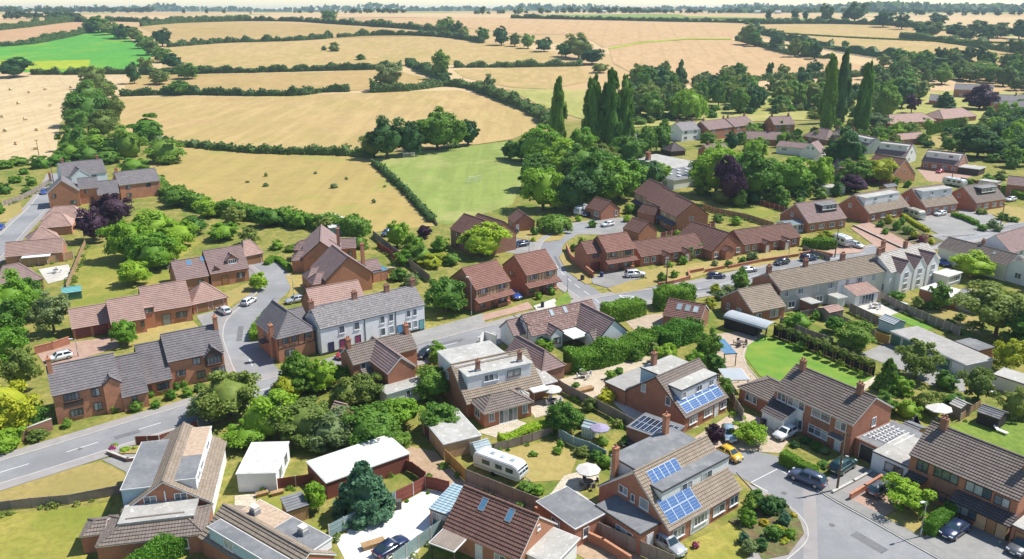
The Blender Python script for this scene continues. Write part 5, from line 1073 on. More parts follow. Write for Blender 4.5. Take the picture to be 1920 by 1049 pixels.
def place(P, wm, hm, kind, mat, label, cat, group, name, lod=None):
    if group and 'conifer in the screen' not in label:      # look-alikes of one group are told apart by height, spread and colour first
        big = (4.5, 9, 13) if cat == 'tree' else (.9, 1.6, 2.6); sz = ('very low', 'low', 'tall', 'very tall')[sum(hm > q for q in big)]
        label = f"{sz} {'broad ' if wm > hm*1.05 else 'narrow ' if wm < hm*.62 else ''}{TONE.get(mat, 'green')} {label}"
    _tc[0] += 1; k = _tc[0]; d = depth_of(P); apparent = max(wm, hm*.6)*F_PX/d
    lod = lod or ('near' if apparent > 46 else 'mid' if apparent > 20 else 'far'); v = (k*7)%NV[lod]; rz = (k*2.39996)%6.283
    me = crown_data(kind, lod, v); sx = wm*(.96+.08*((k*37)%11)/11)
    if cat == 'bush':
        o = link(name, me, None, P, rz, mat, (sx, wm, hm)); tag(o, label, cat, group); return o
    o = link(name, None, None, P, rz); tag(o, label, cat, group)
    link('crown', me, o, (0,0,0), 0, mat, (sx, wm, hm))
    if kind not in ('bush',): link('trunk', cached(('trunk', kind if kind in ('ball','column','conifer') else 'round', k%3), lambda: trunk_mesh(k, kind)), o, (0,0,0), 0, None, (min(wm, hm)*.9, min(wm, hm)*.9, hm))
    return o
KN = {'round': 'broadleaf_tree', 'loose': 'loose_tree', 'column': 'poplar_tree', 'conifer': 'conifer_tree', 'willow': 'willow_tree', 'ball': 'clipped_tree', 'bush': 'bush'}
def tree(cx, yt, yb, w, kind='round', mat='leaf_mid', label='green tree', group=None, name=None, cat=None):
    """a tree from its photo box: top row, bottom row, width; it stands on the ground under the box"""
    g = T(cx, yb); dist = (g-Vector((0,0,CAM_H))).length; sd = (CAM_H-g.z)/dist
    P = T(cx, max(24, yb-.38*w*sd)); d = ray(cx, yt+.22*w*sd); t = P.y/d[1]; hm = max(.5, CAM_H+d[2]*t-P.z); wm = w/ppm(P)
    cat = cat or ('bush' if kind == 'bush' else 'tree'); return place(P, wm, hm, kind, mat, label, cat, group, name or KN[kind])
def trees(rows, label, group, kind='round', mats=('leaf_mid','leaf_dark','leaf_olive'), name=None):
    for i, r in enumerate(rows):
        k = r[4] if len(r) > 4 else kind; tree(*r[:4], k, r[5] if len(r) > 5 else mats[i%len(mats)], label, group, name if k in ('round', 'loose') else None)
def scatter(poly, n, wr, hr, label, group, kind='round', mats=('leaf_mid','leaf_dark'), seed=1, lod=None, gap=.55, name=None):
    r = random.Random(seed); W = [tuple(T(*p))[:2] for p in poly]; xs = [p[0] for p in W]; ys = [p[1] for p in W]; done = []; tries = 0
    while len(done) < n and tries < n*60:
        tries += 1; x, y = r.uniform(min(xs), max(xs)), r.uniform(min(ys), max(ys)); w = r.uniform(*wr)
        if not inside(x, y, W) or any((x-a)**2+(y-b)**2 < ((w+c)*gap)**2*.8 for a, b, c in done): continue
        done.append((x, y, w)); place(Vector((x, y, zt(x, y))), w, r.uniform(*hr), kind if isinstance(kind, str) else r.choice(kind), r.choice(mats), label, 'bush' if kind == 'bush' else 'tree', group, name or KN[kind], lod)
def hedge(line, width, height, mat, label, leaf=.16, dens=26, group=None, rough=.12, px=True, name='hedge', cat='hedge', kind=None):
    """a hedge along a ground line: a solid heart and a coat of leaves"""
    w = [T(*p) if px else Vector(p) for p in line]; w2 = [p.to_2d() for p in w]; w2 = smooth_line(w2, 3) if len(w2) > 2 else w2
    V = []; F = []; pos = []; nr = []; seg = []
    for i in range(len(w2)-1):
        a, b = w2[i], w2[i+1]; L = (b-a).length; k = max(1, int(L/max(1.0, width*.8)))
        for j in range(k): seg.append((a.lerp(b, j/k), a.lerp(b, (j+1)/k)))
    o = w[0]; hv = [height*(1+rough*rng.normal()) for _ in range(len(seg)+1)]; wv = [width*(1+rough*.7*rng.normal()) for _ in range(len(seg)+1)]
    for i, (a, b) in enumerate(seg):
        t = (b-a); L = t.length; t = t/L; n = Vector((-t.y, t.x)); h0, h1, q0, q1 = hv[i], hv[i+1], wv[i], wv[i+1]
        ring = []
        for p, hh, ww in ((a, h0, q0), (b, h1, q1)):
            z = zt(p.x, p.y)-o.z
            for s, u in ((-.47, 0), (-.46, .86), (-.32, .96), (.32, .96), (.46, .86), (.47, 0)): c = p+n*s*ww; ring.append((c.x-o.x, c.y-o.y, z+hh*u))
        k = len(V); V += ring; F += [(k+j, k+j+6, k+j+7, k+j+1) for j in range(5)]
        if i == 0: F += [(k, k+1, k+4, k+5), (k+1, k+2, k+3, k+4)]
        if i == len(seg)-1: F += [(k+6, k+11, k+10, k+7), (k+7, k+10, k+9, k+8)]
        m = int(L*(2*height+width)*dens); u = rng.random(m); s = rng.random(m)*(2*height+width); cx = a.x+t.x*L*u-o.x; cy = a.y+t.y*L*u-o.y; H = h0+(h1-h0)*u; Wd = q0+(q1-q0)*u; zz = zt((a.x+b.x)/2, (a.y+b.y)/2)-o.z
        fl = s < height; fr = s > height+width; off = np.where(fl, -.5*Wd, np.where(fr, .5*Wd, (s-height-width/2)/width*Wd)); z = np.where(fl, s/height*H, np.where(fr, (s-height-width)/height*H, H))
        jit = rng.normal(size=(m, 3))*leaf*.6
        pos.append(np.stack([cx+n.x*off, cy+n.y*off, z+zz], axis=1)+jit); sg = np.where(fl, -1., np.where(fr, 1., 0.)); nr.append(np.stack([n.x*sg, n.y*sg, np.where(sg == 0, 1., .3)], axis=1))
        if i in (0, len(seg)-1):
            e = a if i == 0 else b; m2 = int(width*height*dens); off = (rng.random(m2)-.5)*width; sgn = -1 if i == 0 else 1
            pos.append(np.stack([e.x-o.x+n.x*off+t.x*sgn*.05, e.y-o.y+n.y*off+t.y*sgn*.05, zz+rng.random(m2)*height], axis=1)+rng.normal(size=(m2, 3))*leaf*.5); nr.append(np.tile([t.x*sgn, t.y*sgn, .2], (m2, 1)))
    P = np.concatenate(pos); P[:, 2] = np.maximum(P[:, 2], P[:, 2].min()*0-.1 if True else 0)
    me = np_mesh(name, leaf_quads(P, np.concatenate(nr), leaf), (np.array(V), np.array(F))); ob = link(name, me, None, o, 0, mat); tag(ob, label, cat, group, kind); return ob

# ---- field hedgerows and their trees
def row(line, w, h, label, mat='leaf_field', leaf=.55, dens=1.3, rough=.3): return hedge(line, w, h, mat, label, leaf, dens, None, rough, name='hedgerow')
row([(262,141),(330,139),(480,136),(600,133),(690,131),(752,129)], 5, 5, 'hedgerow between the golden pasture and the corner pasture', leaf=.6)
row([(262,268),(330,273),(480,287),(640,291),(700,297)], 3, 2.6, 'low hedgerow between the dry pasture and the rough meadow')
row([(226,181),(330,178),(480,180),(560,180),(600,174),(655,172)], 4, 4, 'short hedgerow end left of the gateway gap')
row([(695,174),(760,171),(830,162),(880,166),(930,184),(970,200),(1005,216),(1035,242)], 6, 5, 'thick curving hedgerow above the playing field trees')
row([(768,122),(795,136),(825,148),(838,156)], 7, 5.5, 'bushy hedgerow running down to the tall field tree')
row([(852,127),(960,126.5),(1010,125.5),(1090,124)], 4.5, 4.5, 'hedgerow below the golden pasture with round bushes')
row([(315,89),(420,81),(480,79),(560,76.5),(622,72)], 5, 5, 'long hedgerow crossing the hill left of the gap')
row([(634,71),(700,67.5),(790,67.5),(860,73),(905,82)], 5, 5, 'long hedgerow crossing the hill right of the gap')
row([(265,50),(330,44),(420,41),(480,40),(560,41),(620,45),(700,50),(770,55),(840,63)], 5, 6, 'upper hedgerow below the skyline wheat')
row([(-30,90),(60,83),(120,72),(185,57)], 6, 6, 'hedgerow along the top of the green crop field')
row([(-30,60),(50,52),(130,42),(160,42)], 8, 8, 'hedgerow above the reddish brown field')
row([(60,140),(150,140),(250,139)], 4, 4, 'low hedgerow below the green crop field')
row([(1382,76),(1430,88),(1480,102),(1530,108),(1560,110)], 6, 4, 'hedgerow between the wheat and the olive pasture')
row([(1300,158),(1400,153),(1500,148),(1560,147),(1640,142)], 5, 4.5, 'hedgerow under the curved wheat field')
row([(1405,58),(1500,80),(1600,99),(1700,114),(1780,126),(1870,131),(1960,136)], 9, 6, 'broad hedgerow along the foot of the olive pasture')
row([(1690,72),(1760,79),(1840,90),(1960,108)], 8, 6, 'hedgerow above the olive pasture at the right edge')
row([(960,35),(1100,38),(1250,41),(1400,44),(1420,52)], 6, 5, 'thin hedge line above the big wheat field', leaf=.8, dens=.8)
row([(1400,46),(1540,45),(1700,50),(1730,58)], 8, 7, 'hedge line above the olive pasture', leaf=.8, dens=.8)
row([(200,40),(300,42),(380,38),(470,36.5)], 6, 5, 'hedge line on the upper left skyline field', leaf=.8, dens=.8)
row([(700,308),(720,325),(760,362),(812,418)], 1.5, 1.6, 'rough hedge growing along the playing field fence', leaf=.3, dens=4)
FT = 'hedgerow tree out among the golden fields'; FG = 'trees among the fields'
trees([(825,94,150,36),(850,45,66,20),(870,50,74,26),(905,52,80,28),(940,48,86,30),(965,62,88,24),(990,62,92,28),(1020,70,98,34),(1085,62,112,55),(1060,78,108,34),(1110,88,122,50),(1125,118,138,34),(835,32,64,34),(860,40,68,22)], 'tree in the belt between pasture and wheat', 'tree belt by the wheat', name='field_tree')
trees([(618,19,42,30),(730,118,172,55,'loose','leaf_grey'),(627,79,97,24,'bush'),(676,101,113,22,'bush'),(608,85,95,12,'bush'),(918,140,178,24,'loose','leaf_grey'),(715,35,51,26,'bush'),(690,39,47,22,'bush'),(1400,44,85,34),(1415,58,88,28),(1455,62,95,30),(1490,72,108,28),(1510,74,108,28),(1527,78,112,26),(1558,72,86,16,'bush'),(1583,76,92,16),(1225,115,178,60),(1243,113,165,32),(1275,112,158,30,'conifer','leaf_dark'),(1322,134,154,20),(1360,122,154,32),(1385,118,150,34),(1442,116,148,14),(1468,120,148,24),(1500,124,148,14),(1525,112,146,30),(1195,120,180,46),(1210,125,182,50)], FT, FG, name='field_tree')
trees([(1548,7,42,27),(1602,4,42,50),(1585,24,41,14),(1655,22,52,44),(1690,26,56,30),(1758,25,48,34),(1742,40,72,50),(1790,42,70,40),(1830,38,68,44),(1725,48,74,26),(1870,40,72,50),(1910,38,74,40),(1810,52,76,36),(1850,48,78,34),(1905,72,104,40),(1440,18,38,12),(1490,18,38,16),(1510,20,38,12)], 'tree on the ridge at the upper right', 'ridge trees', name='field_tree', mats=('leaf_field','leaf_dark'))
trees([(185,30,62,46),(170,36,58,30),(205,40,66,36),(222,48,72,32),(235,45,74,40),(255,52,78,36),(270,66,92,34),(305,53,88,36),(285,74,104,38),(305,86,118,36),(325,100,130,40),(275,106,140,34),(352,118,150,44),(252,118,158,26),(300,128,160,40),(340,150,180,46)], 'tree in the belt beside the green crop field', 'tree belt by the green crop', name='field_tree')
tree(27,107,147,64,'round','leaf_dark','big dark round tree at the corner of the green crop field')
trees([(180,120,168,52),(168,150,210,60),(200,148,188,44),(170,165,240,84),(212,178,236,48),(150,200,250,50),(195,205,262,60)], 'tree in the wooded strip beside the bale field', 'strip by the bale field', mats=('leaf_olive','leaf_mid'))
trees([(140,232,286,60),(180,240,292,66),(215,250,300,56),(130,262,304,50),(165,268,306,60),(110,282,312,46),(200,275,310,60),(75,290,318,44),(38,292,312,40),(10,296,318,40),(240,230,300,70),(280,210,270,70),(310,250,310,80),(250,290,330,60)], 'bushy tree behind the estate houses', 'bushes behind the estate', kind='bush', mats=('leaf_mid','leaf_hedge'))
# skyline woods
def wood(name, items, label, mat='leaf_field', lod='far'):
    """far trees that read as one mass: many crowns joined into one object; items are (point, width, height)"""
    P = []; o = items[0][0]
    for i, (p, wm, hm) in enumerate(items):
        me = crown_data('round', lod, i%5); v = np.empty(len(me.vertices)*3, np.float32); me.vertices.foreach_get('co', v); n, _ = LEAFN[lod]; v = v.reshape(-1, 3)[:(len(v)//12)*4]
        v = v[:4*(len(v)//4)]; a = i*2.4; c, q = math.cos(a), math.sin(a); w = np.stack([(v[:, 0]*c-v[:, 1]*q)*wm, (v[:, 0]*q+v[:, 1]*c)*wm, v[:, 2]*hm], axis=1); P.append(w+np.array(p-o))
    ob = link(name, np_mesh(name, np.concatenate([x[:len(x)//4*4] for x in P])), None, o, 0, mat); tag(ob, label, kind='stuff'); return ob
def skyline(x0, x1, yb, h, n, seed, label):
    r = random.Random(seed); it = []
    for i in range(n):
        x = x0+(x1-x0)*(i+r.random())/n; P = T(x, yb+r.uniform(-.6,.6)); s = ppm(P); hm = h*r.uniform(.6,1.2)/s; it.append((P, hm*r.uniform(1.0,1.7), hm))
    wood('woodland', it, label)
skyline(-20,130,25,12,16,1,'dark wood on the far left skyline'); skyline(0,150,36,14,14,2,'wood above the reddish brown field'); skyline(135,285,24.5,11,16,3,'far skyline wood behind the pale field')
skyline(550,660,25.5,5,10,4,'low copse on the skyline'); skyline(660,765,25.5,9,12,5,'dark round copse on the skyline'); skyline(880,1000,27,8,8,6,'scattered skyline trees behind the wheat'); skyline(1010,1250,25.5,11,24,7,'long skyline wood behind the big wheat field'); skyline(1180,1440,25.5,9,24,8,'skyline wood with pale farm roofs')
skyline(1440,1920,25,9,34,9,'far skyline wood behind the ridge trees'); skyline(1640,1920,30,10,14,10,'nearer wood below the far skyline wood')
for x, y, h in ((345,25.5,8),(388,26,9),(420,26,9),(470,27,4),(975,26,13),(1015,27,12),(905,28,16)): P = T(x, y); s = ppm(P); place(P, h/s*.9, h/s, 'round', 'leaf_field', 'lone tree standing on the skyline', 'tree', 'lone skyline trees', 'skyline_tree', 'far')
# far wooded ridges
for k, (y0, ht, lab) in enumerate(((2750, 22, 'long wooded ridge on the far right horizon'), (4300, 30, 'faint blue wooded hills on the horizon'))):
    pos = []; 
    for i in range(2600):
        x = random.uniform(-.75, .75)*y0 if k else random.uniform(.27, .72)*y0; y = y0+random.uniform(0, 260); pos.append((x, y, zt(x, y)+random.random()*ht*(.7+.3*math.sin(x/170)+.2*math.sin(x/61))))
    P = np.array(pos); o = Vector((0, y0, zt(0, y0))); me = np_mesh('woodland', leaf_quads(P-np.array(o), np.tile([0, -.6, .7], (len(P), 1)), 11.0)); tag(link('woodland', me, None, o, 0, 'leaf_field'), lab, kind='stuff')
# ---- poplars and the big village trees
PL, PG = 'columnar poplar in the group of four beside the wood', 'four poplars'
trees([(1047,143,276,34),(1110,137,282,44),(1142,125,282,46),(1168,138,278,38)], PL, PG, 'column', ('leaf_mid',))
trees([(1545,100,258,34),(1573,90,232,30),(1612,113,258,32)], 'columnar poplar in the group of three beyond the terrace', 'three poplars', 'column', ('leaf_mid','leaf_dark'))
tree(1287,163,228,76,'willow','leaf_lime','bright weeping willow beyond the four poplars')
drape('copse_floor', [(1176,186),(1260,172),(1420,168),(1600,172),(1700,178),(1790,170),(1960,176),(1960,236),(1700,232),(1480,226),(1180,240)], 'meadow_green', .3, 10, 'green grass under the village edge trees')
scatter([(1180,190),(1250,178),(1330,165),(1420,172),(1560,170),(1600,180),(1600,214),(1480,216),(1320,214),(1180,232)], 62, (9,16), (9,16), 'village edge tree behind the far rows of houses', 'trees behind the far rows', mats=('leaf_mid','leaf_dark','leaf_olive'), seed=11, gap=.42, name='woodland_tree')
scatter([(1620,150),(1700,140),(1800,150),(1930,160),(1960,180),(1790,150),(1700,180),(1630,210)], 34, (10,16), (10,16), 'tree around the farmstead at the upper right', 'trees around the farm', mats=('leaf_mid','leaf_field'), seed=12, name='woodland_tree')
scatter([(1760,112),(1830,118),(1960,128),(1960,165),(1860,160),(1720,138),(1650,126)], 44, (11,18), (9,16), 'tree in the dense wood behind the farmstead', 'wood behind the farm', mats=('leaf_mid','leaf_field','leaf_olive'), seed=13, gap=.42, name='woodland_tree')
tree(1835,158,208,64,'round','leaf_purple','big purple beech before the farmhouse'); tree(1771,172,204,42,'conifer','leaf_dark','dark spreading cedar by the farm drive'); tree(1708,178,214,26,'loose','leaf_purple','small dusky tree on the farm green')
trees([(1655,160,232,54),(1690,148,205,44),(1722,152,190,46),(1640,208,246,56,'loose','leaf_grey')], 'rounded tree beside the third poplar', 'trees by the poplar'); scatter([(1700,262),(1760,248),(1840,262),(1880,300),(1840,318),(1800,300),(1720,282)], 16, (4,7), (3,6), 'garden tree around the dry paddock', 'paddock trees', mats=('leaf_mid','leaf_olive','leaf_dark'), seed=21, name='garden_tree')
tree(1832,232,300,86,'round','leaf_dark','huge dark oak behind the brick chalets')
scatter([(1850,215),(1960,205),(1960,320),(1880,318),(1840,290),(1860,250)], 64, (5,10), (4,9), 'garden tree at the right edge behind the oak', 'right edge garden trees', mats=('leaf_mid','leaf_bright','leaf_dark'), seed=14, gap=.42, name='garden_tree')
for i in range(14): tree(1738+i*4.6,232-i*.9,256-i*1.3,6,'column','leaf_hedge','slim clipped conifer in the screen behind the back row','conifer screen','conifer_tree')
WL, WG = 'tree in the wood beside the playing field', 'wood by the playing field'
trees([(978,258,306,56),(1005,232,312,80),(955,262,300,36),(1055,258,330,86),(1090,268,340,80),(1018,300,402,84),(1068,318,405,84),(1040,330,400,60,'round','leaf_lime'),(1112,282,392,104),(1160,292,382,96),(1206,288,368,86),(1085,236,300,64),(1180,250,318,74),(1140,300,390,80),(1128,262,330,64,'loose','leaf_olive'),(1176,262,298,40,'round','leaf_lime'),(1000,282,360,70),(1236,302,350,50)], WL, WG, name='woodland_tree', mats=('leaf_mid','leaf_bright','leaf_dark','leaf_bright'))
trees([(726,216,302,78),(820,200,288,92),(878,224,276,46),(700,244,300,52,'round','leaf_olive'),(768,222,296,56),(855,222,280,50)], 'tree in the clump above the playing field', 'clump above the playing field', mats=('leaf_dark','leaf_mid'))
tree(718,304,324,16,'bush','leaf_mid','small bush on the playing field fence')
trees([(1342,262,374,96),(1408,278,384,92),(1478,288,372,92),(1448,296,360,70),(1416,255,310,44),(1312,290,350,50)], 'spreading tree in the big group behind the terrace of three', 'big garden trees', mats=('leaf_bright','leaf_mid'))
tree(1368,288,388,58,'round','leaf_purple','tall dark purple beech among the big green trees'); tree(1532,288,360,58,'round','leaf_lime','yellow green tree beside the big green trees')
tree(1580,238,335,78,'round','leaf_dark','tall dark evergreen behind the chalet row'); tree(1603,292,350,66,'round','leaf_mid','green tree at the foot of the tall dark evergreen'); tree(1645,290,348,64,'round','leaf_yellow','bright yellow green tree in the chalet gardens'); tree(1604,326,366,52,'round','leaf_purple','low purple plum tree behind the chalet row')
trees([(1240,224,288,44),(1212,232,292,42,'willow','leaf_mid'),(1170,262,300,36,'round','leaf_lime'),(1325,246,276,34),(1372,244,286,32),(1408,256,300,48),(1185,240,270,40)], 'tree in the gardens before the far row', 'gardens of the far row')
scatter([(1310,335),(1420,365),(1540,350),(1600,355),(1590,372),(1480,382),(1400,392),(1310,385)], 22, (4,8), (3,6), 'garden shrub under the big green trees', 'shrubs under the big trees', 'bush', ('leaf_mid','leaf_dark','leaf_olive'), 15)
scatter([(1660,300),(1720,275),(1740,262),(1690,248),(1650,250),(1560,262),(1420,240),(1340,290),(1560,285),(1600,300)], 44, (4,8), (3.5,7), 'garden tree among the back row houses', 'back row garden trees', mats=('leaf_mid','leaf_bright','leaf_olive'), seed=16, name='garden_tree')
tree(1040,398,440,74,'willow','leaf_mid','low weeping bush on the green island of the close'); tree(905,415,492,92,'round','leaf_lime','big bright lime green tree before the timbered houses'); tree(838,510,597,86,'round','leaf_mid','round green tree at the end of the white cottages')

scatter([(1180,212),(1260,205),(1420,205),(1600,205),(1640,225),(1500,226),(1440,216),(1260,228),(1185,240)], 46, (5,9), (3,6), 'understory bush below the village edge trees', 'understory behind the far rows', 'bush', ('leaf_mid','leaf_dark','leaf_olive'), 33, gap=.45)
scatter([(1560,230),(1660,240),(1740,236),(1860,232),(1900,262),(1760,248),(1650,262),(1570,246)], 30, (4,7), (3,6), 'garden bush behind the back row roofs', 'bushes behind the back row', 'bush', ('leaf_mid','leaf_bright','leaf_olive'), 34, gap=.45)
scatter([(1930,520),(2060,500),(2120,700),(1990,720)], 14, (5,9), (5,9), 'garden tree beyond the huge loose olive tree', 'trees beyond the loose olive tree', mats=('leaf_mid','leaf_olive'), seed=35, name='garden_tree')
# ================================================================ lawns, drives, yards
PT = patch
PT('paved_court', [(70,664),(75,655),(140,641),(215,631),(224,650),(150,674),(85,686)], 'block_paving', .05, 'pink block paved court before the brown garage doors')
PT('lawn', [(128,575),(140,540),(165,470),(240,452),(330,446),(380,452),(335,486),(322,522),(250,545),(200,568),(140,590)], 'lawn_mixed', .03, 'long striped dry lawn with trees')
PT('lawn', [(225,650),(272,612),(362,602),(372,612),(300,638)], 'lawn_dry', .04, 'dry grass before the pink tiled house')
PT('driveway', [(368,592),(428,576),(448,588),(420,606),(382,614)], 'asphalt_old', .055, 'short drive before the hipped double garage')
PT('lawn', [(412,552),(468,530),(492,535),(480,556),(452,562),(425,580)], 'lawn_dry', .045, 'dry lawn before the dormer house')
PT('driveway', [(466,505),(492,495),(520,498),(535,520),(512,528),(468,524)], 'asphalt', .055, 'grey drive before the brick garage')
PT('lawn', [(534,516),(560,504),(600,520),(604,540),(570,562),(548,572),(538,560),(546,540)], 'lawn_dry', .045, 'dry verge around the head of the curved close')
PT('parking_strip', [(606,674),(700,648),(797,618),(905,588),(910,607),(775,650),(640,688),(612,694)], 'asphalt_old', .14, 'worn asphalt frontage before the white cottages', th=.14)
PT('driveway', [(905,590),(965,575),(990,566),(1000,578),(905,602)], 'block_paving', .145, 'pink block paved drive of the timbered house')
PT('lawn', [(1040,568),(1062,545),(1072,560),(1068,572),(1046,580)], 'lawn_green', .15, 'bright green verge at the junction corner')
PT('patio', [(1000,574),(1040,560),(1048,572),(1010,586)], 'concrete_pale', .147, 'pale slabs before the corner timbered house')
PT('verge', [(1139,541),(1180,527),(1235,520),(1240,532),(1200,544),(1152,551)], 'lawn_dry', .15, 'parched verge at the junction')
PT('verge', [(1048,481),(1060,470),(1078,492),(1108,520),(1110,532),(1098,533),(1062,508)], 'lawn_dry', .14, 'parched verge along the close')
PT('driveway', [(1108,524),(1126,512),(1190,505),(1222,516),(1180,528),(1140,540),(1112,532)], 'asphalt_old', .13, 'asphalt drive before the timbered house with garage wing')
PT('driveway', [(1060,440),(1110,410),(1180,408),(1200,428),(1160,440),(1100,440)], 'asphalt_old', .028, 'parking court with caravan at the head of the close')
PT('driveway', [(925,440),(1000,428),(1040,440),(1034,462),(980,478),(930,470)], 'asphalt_old', .027, 'parking bay left of the close')
PT('lawn', [(950,432),(1010,425),(1062,438),(1050,450),(1015,455),(960,445)], 'lawn_dry', .12, 'grass island under the weeping bush', th=.12)
PT('front_garden', [(1205,508),(1290,496),(1330,490),(1400,478),(1500,462),(1540,470),(1500,484),(1400,503),(1318,516),(1290,524),(1235,536),(1210,520)], 'lawn_dry', .14, 'dry front gardens of the bungalow row', th=.14)
PT('driveway', [(1545,478),(1575,452),(1625,462),(1612,474)], 'block_paving', .14, 'pink drive with caravan and white estate car')
PT('driveway', [(1595,428),(1625,415),(1720,462),(1660,475)], 'block_paving', .14, 'long pink paved drive between chalet gardens')
PT('front_garden', [(1630,418),(1660,405),(1770,452),(1735,466),(1700,452)], 'soil_bed', .13, 'planted front garden between the chalet drives')
PT('driveway', [(1700,412),(1745,404),(1800,398),(1835,420),(1828,440),(1772,444)], 'asphalt_old', .137, 'grey drive with a parked white hatchback')
PT('driveway', [(1795,395),(1840,388),(1890,425),(1850,430)], 'asphalt_old', .139, 'grey drive before the dark cheeked dormer chalet')
PT('lawn', [(1842,396),(1890,386),(1960,400),(1960,420),(1900,416)], 'lawn_dry', .145, 'dry lawn at the right of the chalet row')
PT('driveway', [(1720,318),(1790,312),(1830,325),(1800,345),(1740,340)], 'block_paving', .03, 'pink drive with a red car in the back row')
PT('driveway', [(1172,602),(1200,592),(1245,588),(1246,620),(1225,655),(1196,650),(1190,620)], 'block_paving_tan', .04, 'tan paved drive between the big hedges')
PT('patio', [(1328,628),(1425,618),(1436,640),(1396,668),(1402,690),(1430,724),(1350,735),(1330,680)], 'block_paving_tan', .045, 'tan patio around the pergola')
PT('lawn', [(1396,668),(1402,648),(1428,631),(1446,632),(1540,664),(1640,708),(1632,724),(1560,730),(1480,726),(1425,705)], 'turf_artificial', .06, 'bright green curved lawn before the black fence')
kerb([(1446,736),(1404,690),(1394,668),(1401,647),(1428,630)], 'pale edging round the curved lawn', .09)
PT('path', [(1600,728),(1640,706),(1650,712),(1612,738)], 'slab_paving', .065, 'pale path at the end of the curved lawn')
PT('patio', [(893,810),(965,786),(992,795),(935,822)], 'slab_paving', .06, 'yellow slab terrace before the sun room')
PT('patio', [(985,758),(1050,740),(1066,765),(1004,784)], 'slab_paving', .05, 'slab patio with white parasols')
PT('gravel_garden', [(1050,712),(1120,690),(1175,658),(1225,672),(1170,715),(1120,750),(1070,735)], 'gravel', .04, 'gravel garden with benches and pots')
PT('driveway', [(1146,752),(1176,738),(1286,785),(1310,800),(1240,822),(1200,800)], 'concrete_pale', .05, 'pale concrete drive beside the solar chalet')
PT('driveway', [(1300,822),(1380,770),(1442,788),(1485,818),(1462,850),(1400,845),(1345,872)], 'block_paving_tan', .05, 'tan paved drive with a yellow car')
PT('yard', [(625,1007),(720,962),(800,918),(850,924),(846,960),(812,990),(765,1064),(660,1075)], 'concrete_white', .04, 'bright white concrete yard')
PT('dirt_track', [(712,868),(770,838),(815,846),(850,884),(874,905),(846,922),(800,896),(755,872),(725,884)], 'dirt_track', .035, 'dusty turning area at the end of the track')
PT('lane', [(846,920),(876,900),(980,945),(1200,1045),(1260,1075),(1160,1090),(1000,985)], 'dirt_track', .03, 'dusty lane behind the long brown fence')
PT('lawn', [(-30,912),(110,880),(190,866),(236,890),(228,928),(120,942),(-30,955)], 'lawn_dry', .05, 'parched front lawn beside the main road')
PT('lawn', [(-30,968),(120,955),(215,940),(185,985),(170,1030),(150,1075),(-30,1075)], 'lawn_mixed', .045, 'patchy lawn behind the low fence')
PT('driveway', [(190,862),(300,838),(330,836),(262,905),(238,905),(236,885)], 'asphalt_old', .055, 'grey drive of the lower left chalet')
PT('lawn', [(222,850),(250,836),(300,834),(270,850)], 'lawn_dry', .2, 'small raised grass island with flowers', th=.2)
PT('lawn', [(455,935),(565,914),(600,925),(560,965),(470,968)], 'lawn_mixed', .04, 'small lawn behind the red fence')
PT('lawn', [(572,985),(655,962),(650,1000),(612,1012)], 'lawn_mixed', .042, 'shaded lawn beside the white yard')
PT('path', [(440,930),(480,925),(478,960),(440,962)], 'slab_paving', .05, 'pale slab path beside the flat garage')
PT('lawn', [(935,845),(1040,826),(1082,858),(1066,900),(985,905),(938,880)], 'lawn_dry', .04, 'dry garden lawn beside the white caravan')
PT('lawn', [(1060,812),(1165,828),(1160,860),(1092,850)], 'lawn_mixed', .042, 'garden lawn beside the solar garage')
PT('patio', [(1058,892),(1118,876),(1124,900),(1080,925),(1030,930)], 'slab_paving', .05, 'slab patio with a round white parasol')
PT('path', [(1030,925),(1080,920),(1160,975),(1110,985)], 'concrete_pale', .048, 'concrete path behind the big chalet')
PT('lawn', [(1285,1020),(1370,980),(1402,1000),(1440,1040),(1400,1080),(1290,1080)], 'lawn_mixed', .05, 'front lawn of the big chalet')
PT('flower_bed', [(1366,976),(1440,926),(1476,948),(1500,975),(1508,1000),(1478,1040),(1430,1050),(1400,1000)], 'soil_bed', .17, 'shrub border at the corner of the close', th=.16)
PT('driveway', [(1545,900),(1590,868),(1632,880),(1562,925)], 'asphalt_old', .14, 'drive before the flat garage with ladders')
PT('driveway', [(1566,914),(1650,868),(1690,880),(1640,955)], 'tarmac_path', .132, 'alley drive between the two brick pairs')
PT('driveway', [(1600,938),(1655,905),(1715,935),(1660,968)], 'block_paving', .136, 'block paved drive with a grey hatchback')
PT('lawn', [(1658,970),(1715,936),(1750,955),(1730,1006)], 'lawn_dry', .15, 'small dry front lawn under the feathery tree')
PT('driveway', [(1735,1012),(1785,965),(1960,1050),(1960,1100),(1830,1075)], 'asphalt_old', .137, 'wide drive with a dark saloon')
kerb([(1735,1008),(1782,968)], 'pink block edging of the wide drive', .15, 'block_paving', .3)
PT('lawn', [(1780,800),(1850,780),(1960,800),(1960,870),(1900,850),(1810,818)], 'lawn_green', .04, 'green back lawn with a sun lounger')
PT('lawn', [(1665,765),(1730,745),(1800,765),(1780,795),(1700,805)], 'lawn_mixed', .04, 'back lawn with a rockery')
PT('lawn', [(1664,594),(1690,586),(1756,612),(1736,620)], 'turf_artificial', .05, 'strip of artificial turf between grey fences')
PT('patio', [(1590,575),(1650,566),(1690,585),(1662,594)], 'concrete_pale', .05, 'pale patio behind the white sun room')
PT('lawn', [(1696,562),(1745,552),(1835,598),(1840,630),(1790,610)], 'lawn_dry', .045, 'dry orchard lawn behind the terrace')
PT('garage_court', [(1612,664),(1668,640),(1700,655),(1806,712),(1812,736),(1745,722),(1690,694)], 'asphalt_old', .045, 'asphalt court before the garage row')
PT('lawn', [(-30,388),(38,380),(42,398),(12,416),(-30,420)], 'lawn_dry', .14, 'dry grass inside the bend of the estate road')
